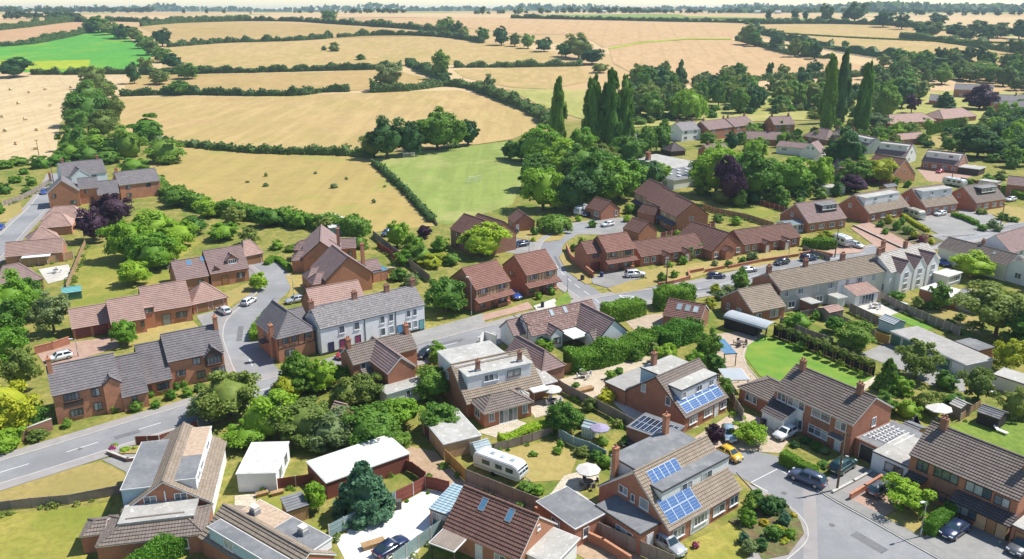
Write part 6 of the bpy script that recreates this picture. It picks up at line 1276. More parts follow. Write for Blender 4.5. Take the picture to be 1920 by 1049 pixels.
PT('patio', [(72,505),(128,496),(138,520),(90,532)], 'concrete_pale', .05, 'white patio with garden furniture at the left')
PT('farm_drive', [(1716,190),(1745,186),(1800,222),(1752,228)], 'asphalt_old', .05, 'grey drive to the farmstead')
PT('lawn', [(1660,192),(1716,190),(1748,214),(1700,216)], 'lawn_dry', .05, 'farm green under small trees')
PT('lawn', [(1390,395),(1440,386),(1455,402),(1420,412)], 'lawn_mixed', .05, 'small square lawn behind the terrace of three')
PT('lawn', [(1748,256),(1810,250),(1830,282),(1780,286),(1745,272)], 'lawn_dry', .05, 'dry paddock under the dark oak')

# ================================================================ garden trees, shrubs, hedges
trees([(34,505,622,96),(2,540,640,90),(20,600,690,80),(70,520,600,60)], 'leafy tree at the left edge beside the teal shed', 'left edge trees', mats=('leaf_bright','leaf_mid'))
tree(102,545,632,66,'loose','leaf_grey','loose grey green tree beside the brick court wall'); tree(48,645,745,74,'loose','leaf_olive','olive green tree behind the long brick house'); tree(12,700,835,118,'round','leaf_yellow','big yellow green tree at the left edge')
tree(60,738,815,64,'bush','leaf_mid','green shrub against the end of the long brick house'); tree(15,790,850,70,'bush','leaf_bright','green bush above the corner brick wall'); tree(70,800,830,44,'bush','leaf_olive','olive bush on the roadside wall')
tree(178,388,458,60,'round','leaf_purple','dark purple plum tree at the lawn corner'); tree(215,360,425,72,'round','leaf_purple','broad purple plum tree behind the dark one')
trees([(238,402,494,78),(292,436,516,82),(254,482,540,64),(290,392,462,92),(336,410,470,76),(270,424,500,70),(318,450,505,60)], 'tree on the long striped lawn', 'trees on the long lawn', mats=('leaf_lime','leaf_bright'))
tree(238,594,654,52,'round','leaf_bright','small bright tree in the paved court'); tree(487,510,548,38,'round','leaf_bright','small round tree with orange tips before the dormer house')
MG, ML = 'thicket below the main road', 'tree in the dense thicket beside the main road'
trees([(432,688,800,116),(395,735,800,80),(505,726,842,124),(572,735,850,128),(622,765,856,100),(470,780,850,90)], ML, MG, mats=('leaf_olive','leaf_grey','leaf_bright'), name='garden_tree')
tree(562,650,748,96,'conifer','leaf_mid','thick green conifer below the timbered corner house'); tree(540,690,752,60,'bush','leaf_yellow','yellow tinged shrub under the thick conifer')
trees([(608,668,745,60),(655,700,775,76,'round','leaf_olive'),(688,690,770,70,'loose','leaf_olive'),(700,752,856,112),(745,735,815,88),(738,800,858,76),(640,680,730,50)], 'garden tree behind the brown brick house with cross gable', 'trees behind the cross gable house', mats=('leaf_bright','leaf_mid'), name='garden_tree')
tree(640,700,738,40,'bush','leaf_orange','orange flushed shrub behind the brown brick house'); tree(812,680,760,76,'round','leaf_mid','round green tree beside the white extension'); tree(822,744,822,84,'round','leaf_mid','full green tree above the pale flat garage'); tree(822,638,682,42,'bush','leaf_bright','roadside bush beside a dark car')
tree(684,852,992,122,'conifer','leaf_bluegreen','big blue green conifer beside the red fence').scale = (1, 1, 1)
tree(593,900,968,42,'ball','leaf_bright','clipped ball tree beside the brown shed'); tree(706,905,966,42,'bush','leaf_lime','lime shrub beside the blue green conifer')
tree(1057,746,822,68,'ball','leaf_mid','dense round bush tree beside the curved fence'); tree(1140,724,758,44,'bush','leaf_yellow','round golden shrub at the concrete drive'); tree(1145,690,716,22,'bush','leaf_bright','small bright bush in the gravel garden')
trees([(1325,612,690,54),(1300,655,705,46),(1340,660,712,44),(1245,640,690,52),(1355,705,760,36)], 'garden tree beside the pergola', 'trees by the pergola', mats=('leaf_mid','leaf_bright'), name='garden_tree')
tree(1402,785,842,62,'loose','leaf_lime','light green tree over the silver blue hatchback'); tree(1338,790,832,38,'bush','leaf_purple','dusky shrub beside the tan drive'); tree(1702,895,975,92,'loose','leaf_lime','feathery light green tree on the small front lawn')
tree(1388,503,548,40,'round','leaf_mid','small green tree on the pavement by the silver car'); tree(1602,598,665,76,'ball','leaf_mid','dense rounded laurel in the terrace gardens'); tree(1564,592,628,36,'ball','leaf_hedge','neat ball shrub in the terrace garden'); tree(1494,580,625,62,'bush','leaf_bright','broad bright shrub behind the terrace annex')
tree(1866,528,650,146,'loose','leaf_olive','huge loose olive green tree at the right edge'); tree(1915,560,660,100,'loose','leaf_mid','green tree behind the huge loose olive one'); tree(1822,468,530,84,'round','leaf_lime','bright lime tree beside the long hall')
tree(1716,628,720,78,'loose','leaf_olive','olive tree before the garage row'); tree(1660,668,742,52,'conifer','leaf_mid','upright green shrub at the end of the curved lawn'); tree(1832,688,764,68,'loose','leaf_olive','olive tree right of the garage doors'); tree(1885,632,705,64,'loose','leaf_yellow','yellow green tree behind the garage row'); tree(1760,529,585,40,'round','leaf_mid','small apple tree on the dry orchard lawn')
trees([(1655,730,780,52),(1700,745,790,50),(1740,720,780,60),(1790,730,770,50),(1690,700,745,44),(1900,720,790,60),(1770,690,735,46)], 'shrub in the overgrown back garden by the garage court', 'overgrown back garden', 'bush', ('leaf_mid','leaf_bright','leaf_olive'))
trees([(745,412,470,46,'round','leaf_bright'),(775,432,480,46),(790,455,500,50),(810,470,505,60,'bush','leaf_yellow'),(760,465,500,40,'bush','leaf_bright'),(825,440,475,44),(795,420,450,34,'round','leaf_purple'),(845,470,500,40,'bush','leaf_mid'),(675,438,470,34,'bush','leaf_mid')], 'garden shrub along the grey path fence', 'shrubs along the path fence', 'bush', ('leaf_mid','leaf_hedge'))
trees([(750,500,530,40),(770,510,540,36),(690,495,520,28)], 'shrub behind the white cottages', 'shrubs behind the cottages', 'bush', ('leaf_mid','leaf_grey'))
def shrubs(rows, label, group, mats):
    for i, (x, y, wpx, hpx) in enumerate(rows): tree(x, y-hpx, y+wpx*.18, wpx, 'bush', mats[i%len(mats)], label, group)
shrubs([(283,745,18,16),(303,738,20,17),(322,748,24,20),(331,730,18,15),(352,742,24,18),(375,733,22,18),(292,765,22,18),(256,770,26,20),(215,772,22,16),(127,800,24,16),(345,725,16,14)], 'clipped round bush before the long brick house', 'bushes before the long brick house', ('leaf_hedge','leaf_mid'))
shrubs([(1415,945,40,34),(1440,965,44,40),(1400,985,36,34),(1470,985,30,30),(1450,1010,36,30),(1425,1030,34,28),(1480,1010,26,22),(1395,1020,28,24),(1405,960,30,30),(1462,955,30,26)], 'leafy shrub in the corner border', 'corner border shrubs', ('leaf_mid','leaf_dark','leaf_hedge','leaf_bluegreen'))
shrubs([(1432,985,24,16),(1458,1000,26,18),(1445,950,22,14),(1470,1020,20,12),(1486,970,18,12)], 'flowering clump in the corner border', 'yellow border clumps', ('flower_yellow','leaf_yellow'))
tree(1404,1010,1044,30,'ball','leaf_grey','pale grey ball shrub at the border edge')
shrubs([(1240,528,22,20),(1265,520,18,14),(1290,485,26,24),(1310,478,30,30),(1280,495,20,18),(1340,498,14,12),(1365,500,16,13),(1390,495,16,16),(1410,487,24,20),(1358,482,18,18),(1378,474,16,14),(1330,478,16,14),(1395,470,14,12),(1255,500,16,12)], 'front garden shrub in the bungalow row', 'bungalow garden shrubs', ('leaf_mid','leaf_hedge','leaf_grey'))
tree(1362,466,484,18,'bush','flower_pink','pink flowering bush before the broad gabled bungalow')
shrubs([(1650,425,16,14),(1665,418,18,16),(1680,430,22,18),(1700,438,22,18),(1715,445,20,16),(1690,420,16,14),(1730,452,18,14),(1745,456,18,12),(1660,438,16,12)], 'flower bed shrub between the chalet drives', 'chalet garden shrubs', ('leaf_mid','leaf_yellow','leaf_hedge'))
tree(1728,438,456,18,'bush','flower_pink','pink bush between the chalet drives'); tree(1548,430,452,34,'bush','leaf_yellow','golden bush before the conservatory chalet')
shrubs([(1110,425,18,14),(1085,415,14,12),(1180,398,26,20),(1200,395,22,18),(1175,415,16,14),(960,452,16,12),(1002,440,16,16),(1000,452,12,9),(1090,460,16,18),(1075,470,14,14),(1010,560,16,14),(1035,552,16,14)], 'small garden bush around the close', 'bushes around the close', ('leaf_mid','leaf_lime','leaf_hedge'))
shrubs([(1500,560,26,16),(1540,545,24,14),(1350,560,30,20),(1330,575,26,18),(1375,568,26,18),(1365,548,24,18),(1340,548,26,20),(1410,545,20,16)], 'shrub on the bank beside the road bend', 'bank shrubs', ('leaf_yellow','leaf_mid','leaf_grey'))
shrubs([(1505,612,30,22),(1530,598,24,16),(1550,650,30,20),(1500,655,30,20),(1680,560,30,16),(1720,575,30,20),(1745,578,26,16),(1780,610,26,14),(1800,598,24,14)], 'shrub in the terrace back gardens', 'terrace garden shrubs', ('leaf_mid','leaf_hedge','leaf_olive'))
shrubs([(985,920,36,20),(1010,925,30,18),(1090,855,30,22),(1120,862,30,24),(1135,875,36,28),(1150,860,26,20),(1000,855,20,10),(1045,850,22,14),(1160,800,22,18),(1130,835,26,20),(1170,835,20,20),(1105,770,30,26),(1090,800,26,22),(1050,840,16,20)], 'garden shrub around the dry lawn and patio', 'shrubs around the dry lawn', ('leaf_mid','leaf_hedge','leaf_olive'))
shrubs([(1090,700,22,14),(1120,690,18,14),(1160,700,20,12),(1190,675,30,26),(1215,660,34,30),(1180,650,26,20),(1080,725,16,10),(1240,690,26,20)], 'plant in the gravel garden', 'gravel garden plants', ('leaf_mid','leaf_grey','leaf_hedge'))
shrubs([(1510,830,26,14),(1530,842,28,16),(1545,850,24,16),(1490,838,20,12),(1545,875,30,12)], 'planting below the semi front windows', 'front window planting', ('leaf_dark','leaf_mid','leaf_grey'))
shrubs([(1305,1028,16,14),(1288,1000,12,12)], 'flower bush at the big chalet corner', 'chalet corner flowers', ('flower_pink',))
shrubs([(235,846,22,10),(212,842,16,8),(215,838,14,8)], 'flower clump on the raised grass island', 'island flowers', ('leaf_lime','flower_pink'))
shrubs([(60,345,24,16),(30,340,26,14),(50,360,22,12),(0,400,20,24),(10,360,30,18),(45,325,20,10)], 'bush in the fenced garden by the estate road', 'estate garden bushes', ('leaf_mid','leaf_hedge'))
shrubs([(1240,385,30,18),(1390,370,26,16),(1380,420,24,16),(1345,415,24,14),(1295,432,18,10),(1270,440,20,10),(1310,430,16,10),(1440,378,24,16)], 'shrub behind the bungalow row', 'shrubs behind the bungalows', ('leaf_mid','leaf_hedge','leaf_lime'))
shrubs([(1880,410,26,12),(1860,425,26,14),(1842,430,24,12),(1870,432,20,14),(1900,415,20,10)], 'shrub on the corner bank of the upper road', 'corner bank shrubs', ('leaf_mid','leaf_grey'))
shrubs([(610,470,26,14),(590,462,26,14),(575,472,20,12),(640,470,22,14),(655,462,20,12),(520,465,30,16),(545,470,26,14)], 'shrub beside the red gabled houses', 'shrubs by the gabled houses', ('leaf_mid','leaf_hedge'))
shrubs([(1500,380,20,12),(1470,385,22,12),(1540,372,20,12),(1680,345,16,14),(1700,350,16,14),(1840,400,22,12),(1815,345,20,12),(1850,340,24,16),(1875,335,26,16)], 'bush between the chalet row and the back row', 'bushes between the chalet rows', ('leaf_mid','leaf_hedge','leaf_olive'))
H = lambda *a, **k: hedge(*a, **k)
H([(1066,692),(1100,686),(1150,675),(1196,660),(1214,648)], 4.2, 3.2, 'leaf_hedge', 'long thick clipped hedge above the golden fence', .12, 50, rough=.12)
H([(1232,652),(1262,645),(1300,628)], 4.0, 3.3, 'leaf_hedge', 'thick clipped hedge beside the pantiled garage', .12, 50, rough=.12); H([(1134,603),(1165,596),(1200,587)], 3.4, 3.0, 'leaf_hedge', 'tall clipped hedge behind the mossy house at the junction', .12, 50, rough=.10)
H([(1232,578),(1262,574),(1290,566)], 4.0, 3.6, 'leaf_hedge', 'tall clipped hedge across the road from the bungalow row', .12, 50, rough=.10); H([(1465,868),(1500,884),(1530,896)], 1.3, 1.6, 'leaf_hedge', 'box hedge in front of the brick semis', .065, 170)
H([(1738,1004),(1760,988),(1780,972)], 1.4, 1.8, 'leaf_hedge', 'neat box hedge beside the street lamp', .065, 170); H([(250,1085),(320,1042),(392,1012)], 2.2, 2.2, 'leaf_hedge', 'clipped hedge below the lower left chalet', .085, 100)
H([(938,838),(985,824),(1030,806)], 1.6, 1.6, 'leaf_lime', 'yellow green clipped hedge before the sun room', .08, 100); H([(478,640),(484,622),(497,605),(510,590)], 1.6, 1.6, 'leaf_hedge', 'hedge curving along the close beside the timbered house', .14, 40)
H([(1506,462),(1535,466),(1564,466)], 2.0, 2.2, 'leaf_hedge', 'clipped hedge before the conservatory chalet', .18, 24); H([(1786,406),(1810,414),(1832,424)], 1.2, 1.3, 'leaf_hedge', 'low clipped hedge along the grey drive', .14, 30)
H([(500,498),(515,488),(528,494),(545,510)], 1.2, 1.0, 'leaf_hedge', 'low box hedge beside the brick garage drive', .12, 40); H([(1690,405),(1720,425),(1740,436)], 1.0, 1.0, 'leaf_yellow', 'low golden hedge between the chalet drives', .12, 30)
H([(1000,640),(1012,652),(1030,660)], 2.0, 1.6, 'leaf_hedge', 'hedge beside the white walls of the mossy house', .15, 30); H([(1880,362),(1905,370),(1950,380)], 2, 2, 'leaf_hedge', 'hedge beside the right edge fence', .18, 22)

# gardens and field edge behind the houses on the long lawn
hedge([(268,336),(330,376),(400,400),(480,412),(560,422),(640,436),(690,440)], 4, 3.2, 'leaf_mid', 'garden hedge along the edge of the rough meadow', .3, 6, rough=.3)
trees([(330,352,392,50),(390,370,412,46),(440,385,425,44),(505,385,430,56),(560,396,432,40),(610,404,440,44),(360,405,446,60),(420,415,455,56),(470,425,462,40)], 'garden tree behind the dormer house by the rough meadow', 'trees by the rough meadow', mats=('leaf_mid','leaf_bright','leaf_olive'), name='garden_tree')
scatter([(655,310),(700,320),(790,415),(700,425),(640,400),(560,400),(450,370),(420,320)], 8, (1.2,3.2), (.7,1.8), 'scrub bush on the rough meadow', 'scrub on the rough meadow', 'bush', ('leaf_olive','leaf_grey'), 31)
# ================================================================ fences and walls
def fence(line, label, mat='timber_grey', h=1.75, post='kerb_stone', pw=1.83, rails=False, name='garden_fence', cat='fence', group=None, border=True):
    """posts and panels along a pixel ground line; every panel and post is its own part"""
    w = [T(*p).to_2d() for p in line]; o = w[0]; root = link(name, None, None, (o.x, o.y, zt(o.x, o.y))); tag(root, label, cat, group)
    def pm(L):
        b = MB(); b.box(0, L, -.02, .02, .06, h)
        b.box(0, L, -.035, .035, h, h+.04)
        if rails:
            for z in (.25, h*.5, h-.25): b.box(0, L, -.05, -.02, z, z+.08)
        return b.mesh('panel', [mat])
    def qm(): b = MB(); b.box(-.06, .06, -.06, .06, -.1, h+.1); return b.mesh('post', [post])
    for i in range(len(w)-1):
        d = w[i+1]-w[i]; L = d.length; n = max(1, round(L/pw)); a = math.atan2(d.y, d.x); s = L/n; me = cached(('fp', round(s, 1), h, mat, rails), lambda: pm(round(s, 1)))
        for j in range(n):
            p = w[i]+d*(j/n)-o; link('post', cached(('fq', h, post), qm), root, (p.x, p.y, 0), a)
            p2 = p+d.normalized()*.06; q = link('panel', me, root, (p2.x, p2.y, 0), a); q.scale.x = (s-.12)/round(s, 1)
    p = w[-1]-o; link('post', cached(('fq', h, post), qm), root, (p.x, p.y, 0), a)
    if h >= 1.2 and o.y < 260 and 'gate' not in name and border: plants([(q.x, q.y) for q in w], label, len(label))
    return root
def plants(w, label, seed):
    """a loose band of low border plants along a fence"""
    r = random.Random(seed); P = []; N = []; o = Vector((*w[0], .03))
    for i in range(len(w)-1):
        a, b = Vector(w[i]), Vector(w[i+1]); L = (b-a).length; t = (b-a)/L; n = Vector((-t.y, t.x))
        for _ in range(int(L*.9)):
            c = a+t*r.random()*L+n*r.choice((-1, 1))*r.uniform(.35, 1.1); rad = r.uniform(.2, .55); m = int(90*rad)+14; d = rng.normal(size=(m, 3)); d /= np.linalg.norm(d, axis=1)[:, None]; d[:, 2] = abs(d[:, 2])
            P.append(d*rad*np.array([1, 1, r.uniform(.8, 1.7)])+np.array([c.x-o.x, c.y-o.y, 0])); N.append(d)
    if P: tag(link('border_plants', np_mesh('border_plants', leaf_quads(np.concatenate(P), np.concatenate(N), .1)), None, o, 0, r.choice(('leaf_mid', 'leaf_hedge', 'leaf_olive', 'leaf_grey', 'leaf_bright'))), 'low plants along the '+label, kind='stuff')
fence([(836,868),(855,886),(873,904)], 'new golden fence panels at the dirt track beside the caravan', 'timber_gold', 1.9, 'timber_gold')
fence([(874,905),(960,940),(1080,988),(1200,1042),(1262,1070)], 'long brown close boarded fence beside the lane', 'timber_grey', 1.9, 'timber_grey')
fence([(618,1010),(700,968),(742,946)], 'blue grey railed fence along the white yard', 'timber_teal', 1.8, 'kerb_stone', rails=True); fence([(742,946),(775,930),(798,917)], 'red railed fence at the end of the white yard', 'timber_red', 1.8, 'kerb_stone', rails=True)
fence([(799,917),(820,921),(842,927)], 'red timber gates closing the white yard', 'timber_red', 1.8, 'timber_red', rails=True, name='yard_gate', cat='gate'); fence([(738,1066),(785,1030),(830,1000)], 'grey fence below the white yard beside the dark coupe', 'timber_teal', 1.8)
fence([(724,893),(754,880),(774,888),(798,906)], 'dark red fence round the small garden by the dirt track', 'timber_red', 1.6, 'timber_red', rails=True); fence([(452,922),(520,918),(590,908),(614,920)], 'dark red fence with white posts behind the small lawn', 'timber_red', 1.5)
fence([(-20,962),(60,952),(130,946),(238,925)], 'low grey fence between the two left lawns', 'timber_grey', 1.3, 'timber_grey', pw=2.4); fence([(256,836),(300,834),(340,820),(372,805)], 'brown slatted fence curving beside the road', 'timber_red', 1.4, 'kerb_stone', rails=True)
fence([(1022,702),(1060,700),(1110,690),(1160,678),(1205,662),(1226,648)], 'golden fence below the long clipped hedge', 'timber_gold', 1.7, 'timber_gold'); fence([(1022,716),(1062,740),(1100,760),(1140,780),(1190,808),(1232,826)], 'grey brown fence beside the gravel garden', 'timber_grey', 1.7, 'timber_grey')
fence([(928,848),(980,834),(1036,816)], 'pale grey fence below the yellow green hedge', 'timber_grey', 1.3, 'timber_grey'); fence([(1048,822),(1075,838),(1105,848),(1136,864)], 'blue grey fence with curved run beside the round bush tree', 'timber_teal', 1.5)
fence([(1452,630),(1500,648),(1560,672),(1638,706)], 'tall black fence behind the curved lawn', 'timber_black', 1.9, 'timber_black'); fence([(1592,585),(1620,598),(1648,612)], 'brown fence beside the pale patio', 'timber_grey', 1.8); fence([(1645,562),(1690,584),(1740,606),(1798,630)], 'grey fence with white posts beside the artificial turf', 'timber_grey', 1.8)
fence([(1462,610),(1510,632),(1560,650)], 'grey fence in the first terrace garden', 'timber_grey', 1.6); fence([(1640,640),(1665,648)], 'golden gate beside the garage row', 'timber_gold', 1.8, 'timber_gold', name='timber_gate', cat='gate'); fence([(1500,596),(1540,590),(1580,606),(1640,632)], 'low brown fence between terrace gardens', 'timber_grey', 1.3)
fence([(698,300),(720,324),(760,362),(820,424)], 'low wire and timber fence along the playing field', 'timber_grey', .9, 'timber_grey', pw=3.5); fence([(700,445),(735,474),(770,502),(806,530)], 'grey close boarded fence along the field path', 'timber_grey', 1.8, 'timber_grey'); fence([(708,466),(730,478),(748,500)], 'red brown fence behind the glass roofed pool room', 'timber_red', 1.5, 'timber_red')
fence([(126,545),(140,510),(152,480),(162,458)], 'pale fence down the side of the long lawn', 'timber_board', 1.5, 'concrete_pale'); fence([(6,388),(40,376),(70,360),(98,342)], 'fence round the garden by the estate road', 'timber_grey', 1.6, 'concrete_pale'); fence([(40,502),(90,496),(138,486)], 'tall board fence behind the left patio', 'timber_board', 1.9)
fence([(1238,446),(1280,438),(1340,426)], 'white railed fence behind the bungalow row', 'timber_red', 1.3, 'paint_white', rails=True); fence([(1318,392),(1340,400),(1400,412),(1450,428)], 'brown fence behind the terrace of three', 'timber_board', 1.6); fence([(1425,385),(1470,398),(1500,408)], 'red brown fence beside the square lawn', 'timber_red', 1.6)
fence([(1505,470),(1530,480),(1555,490)], 'brown picket fence beside the clipped hedge', 'timber_grey', 1.2, 'timber_grey'); fence([(1365,742),(1378,768),(1392,790)], 'brown fence between the solar chalet and the semis', 'timber_grey', 1.8); fence([(1800,342),(1850,352),(1930,370)], 'red brown fence behind the pale static caravan', 'timber_red', 1.7)
fence([(1700,812),(1716,800),(1725,826)], 'dark fence between the two brick pairs', 'timber_black', 1.8); fence([(1800,790),(1820,775),(1836,765)], 'brown slatted fence beside the dark creosoted shed', 'timber_board', 1.2, rails=True); fence([(1640,236),(1662,226),(1672,232)], 'dark fence beside the low brick barn', 'timber_red', 1.6)
def wall(line, label, mat='brick_red', h=.8, t=.25, name='garden_wall'):
    w = [T(*p).to_2d() for p in line]; o = w[0]; root = link(name, None, None, (o.x, o.y, 0)); tag(root, label, 'wall')
    for i in range(len(w)-1):
        d = w[i+1]-w[i]; p = w[i]-o; a = math.atan2(d.y, d.x); b = MB(); b.box(-t/2, d.length+t/2, -t/2, t/2, 0, h); link('brickwork', b.mesh('brickwork', [mat]), root, (p.x, p.y, 0), a)
        b = MB(); b.box(-t/2-.03, d.length+t/2+.03, -t/2-.04, t/2+.04, h+.002, h+.07); link('coping', b.mesh('coping', ['kerb_stone' if mat != 'brick_red' else 'brick_orange']), root, (p.x, p.y, 0), a)
wall([(1235,537),(1262,533),(1293,524),(1290,512)], 'low brick wall round the first bungalow garden'); wall([(1293,514),(1318,509)], 'short brick wall beside the bungalow path'); wall([(1322,512),(1358,505)], 'low brick wall below the sloping bungalow lawn'); wall([(1366,505),(1430,492),(1496,482)], 'long low brick wall before the gabled bungalow'); wall([(1500,480),(1530,475),(1560,482)], 'brick wall before the last bungalow')
wall([(1594,938),(1620,922),(1652,902)], 'low pink brick wall beside the alley drive', h=.9); wall([(1562,926),(1600,906),(1632,888)], 'low concrete wall beside the dark green car', 'concrete_pale', .35)
wall([(-20,842),(40,828),(98,806)], 'weathered brick wall at the corner of the main road', 'brick_brown', 1.7); wall([(68,664),(100,656),(130,646)], 'brick wall beside the paved court', h=1.4); wall([(1062,468),(1070,488),(1090,505),(1112,522)], 'curved brick wall beside the garage wing', h=1.5); wall([(203,852),(240,866),(280,862),(298,850)], 'dark stone wall round the raised grass island', 'brick_brown', .5)
wall([(900,652),(908,640),(930,648)], 'white wall with dark coping beside the dormer chalet', 'render_white', 1.9, .2); wall([(1600,425),(1640,444),(1700,472)], 'low brick wall along the pink drive', 'brick_brown', .5); wall([(1005,968),(1060,996),(1130,1028),(1180,1060)], 'low brick wall beside the roof light bungalow', h=1.2); wall([(690,518),(740,512)], 'curved garden wall behind the pool room', 'brick_orange', 1.3)
# ================================================================ vehicles
for n, c in (('car_white', (.72,.73,.74)), ('car_silver', (.42,.44,.46)), ('car_grey', (.13,.135,.145)), ('car_black', (.02,.021,.026)), ('car_navy', (.018,.03,.085)), ('car_slate', (.075,.10,.17)), ('car_blue', (.03,.08,.42)), ('car_red', (.42,.02,.035)), ('car_yellow', (.72,.44,.015)), ('car_green', (.015,.06,.055)), ('car_skyblue', (.30,.42,.52)), ('car_cream', (.66,.62,.52))):
    plain(n, c, .28, .15 if n not in ('car_white', 'car_yellow', 'car_red') else 0, .5, .8)
plain('tyre', (.018,.018,.019), .85); plain('alloy', (.50,.51,.53), .3, .8); plain('lamp_clear', (.72,.76,.80), .1); plain('lamp_red', (.45,.015,.015), .15); plain('trim_black', (.022,.022,.024), .55)
m_, n_, l_, b_ = _nt('car_glass'); _o = n_.new('ShaderNodeObjectInfo'); l_.new(_mix(n_, l_, _o.outputs['Random'], (.018,.03,.04), (.04,.08,.10)), b_.inputs['Base Color']); b_.inputs['Roughness'].default_value = .05; b_.inputs['Specular IOR Level'].default_value = .5
CARS = {  # length, width, roof, belt, bonnet, nose; x of windscreen foot, screen top, roof end, tail foot (share of length from the nose)
 'hatch': (4.1, 1.76, 1.46, .93, .95, .72, .27, .43, .86, .985), 'suv': (4.6, 1.88, 1.70, 1.06, 1.08, .86, .26, .40, .90, .985), 'saloon': (4.6, 1.80, 1.42, .92, .93, .70, .28, .42, .72, .86),
 'estate': (4.6, 1.80, 1.48, .93, .94, .70, .26, .40, .90, .985), 'mini': (3.55, 1.64, 1.49, .93, .94, .72, .24, .41, .83, .985), 'coupe': (4.3, 1.78, 1.32, .88, .88, .66, .32, .47, .70, .93)}
def car_meshes(kind):
    L, W, zr, zb, zh, zn, xa, xb, xc, xd = CARS[kind]; hw = W/2; M = {}
    st = [(0, zn-.10, .70, .30), (.025, zn+.02, .88, .22), (.10, zn+.10, .97, .20), (xa*.6, (zn+zh)/2+.08, 1, .20), (xa, zh, 1, .20), (xb, zb, 1, .20), (xc, zb, 1, .20), (xd-.02, zb-.01 if kind != 'saloon' else zb+.03, .97, .22), (.985, zb-.05, .92, .26), (1, zb-.22, .80, .34)]
    b = MB(); rings = []
    for t, z, k, z0 in st:
        w = hw*k; x = t*L; rings.append([(x,-w*.86,z0),(x,-w,z0+.16),(x,-w*1.0,z*.62+.08),(x,-w*.965,z-.10),(x,-w*.86,z),(x,0,z+.035),(x,w*.86,z),(x,w*.965,z-.10),(x,w*1.0,z*.62+.08),(x,w,z0+.16),(x,w*.86,z0)])
    for i in range(len(rings)-1):
        for j in range(10): b.face([rings[i][j], rings[i][j+1], rings[i+1][j+1], rings[i+1][j]][::-1])
        b.face([rings[i][10], rings[i][0], rings[i+1][0], rings[i+1][10]][::-1])
    b.face(rings[0][::1]); b.face(rings[-1][::-1]); wb, wt = hw*.90, hw*.70
    A = [(xa*L,-wb*.94,zb), (xa*L,wb*.94,zb), (xb*L,-wt,zr-.05), (xb*L,wt,zr-.05), (xc*L,-wt,zr-.06), (xc*L,wt,zr-.06), (xd*L,-wb*.9,zb), (xd*L,wb*.9,zb)]; xm = (xb+xc)/2*L
    mid = [(xm,-wt,zr-.02),(xm,wt,zr-.02)]
    b.face([A[0],A[2],A[3],A[1]][::-1]); b.face([A[2],mid[0],mid[1],A[3]][::-1]); b.face([mid[0],A[4],A[5],mid[1]][::-1]); b.face([A[4],A[6],A[7],A[5]][::-1])
    b.face([A[0],A[6],A[4],mid[0],A[2]]); b.face([A[1],A[3],mid[1],A[5],A[7]])
    me = b.mesh('body'); bm = bmesh.new(); bm.from_mesh(me); bmesh.ops.remove_doubles(bm, verts=bm.verts, dist=1e-4); bmesh.ops.recalc_face_normals(bm, faces=bm.faces); bmesh.ops.bevel(bm, geom=[e for e in bm.edges if e.is_manifold and e.calc_face_angle(0) > .35], offset=.05, segments=2, affect='EDGES', clamp_overlap=True); bm.to_mesh(me); bm.free()
    me.polygons.foreach_set('use_smooth', [True]*len(me.polygons)); M['body'] = me
    def quad(pts, off, name, mat):
        P = [Vector(p) for p in pts]; c = sum(P, Vector())/len(P); n = (P[1]-P[0]).cross(P[2]-P[0]).normalized(); ctr = Vector((L/2, 0, .8))
        if (c-ctr).dot(n) < 0: n = -n; P = P[::-1]
        q = MB(); q.face([c+(p-c)*.86+n*off for p in P]); return q.mesh(name, [mat])
    M['windscreen'] = quad([A[0],A[1],A[3],A[2]], .012, 'windscreen', 'car_glass'); M['rear_window'] = quad([A[4],A[5],A[7],A[6]], .012, 'rear_window', 'car_glass')
    lp = lambda p, q, t: Vector(p).lerp(Vector(q), t); M['side'] = []
    for s in (0, 1):
        bot0, bot1, top0, top1 = A[0+s], A[6+s], A[2+s], A[4+s]; cut = .52; mb = lp(bot0, bot1, cut*.95); mt = lp(top0, top1, .45)
        M['side'] += [quad([bot0, mb, mt, top0], .014, 'side_window', 'car_glass'), quad([mb, bot1, top1, mt], .014, 'side_window', 'car_glass')]
    q = MB(); r = .33 if kind != 'suv' else .37; q.tube((0,-.1,0), (0,.1,0), r, r, 14); M['tyre'] = q.mesh('tyre', ['tyre'], True); M['r'] = r
    q = MB(); q.tube((0,-.112,0), (0,.112,0), r*.62, r*.62, 10); M['rim'] = q.mesh('rim', ['alloy'])
    q = MB(); q.box(-.06,.06,-.20,.20,-.07,.07); M['lamp'] = q.mesh('headlight', ['lamp_clear']); q = MB(); q.box(-.04,.04,-.12,.12,-.12,.12); M['tail'] = q.mesh('tail_light', ['lamp_red'])
    q = MB(); q.box(-.1,.1,-.1,.1,-.06,.07); M['mirror'] = q.mesh('mirror', ['trim_black']); q = MB(); q.box(-.02,.05,-hw*.8,hw*.8,-.09,.09); M['bumper'] = q.mesh('bumper', ['trim_black'])
    q = MB(); q.box(-.012,.012,-.26,.26,-.055,.055); M['plate'] = q.mesh('number_plate', ['plastic_white']); return M
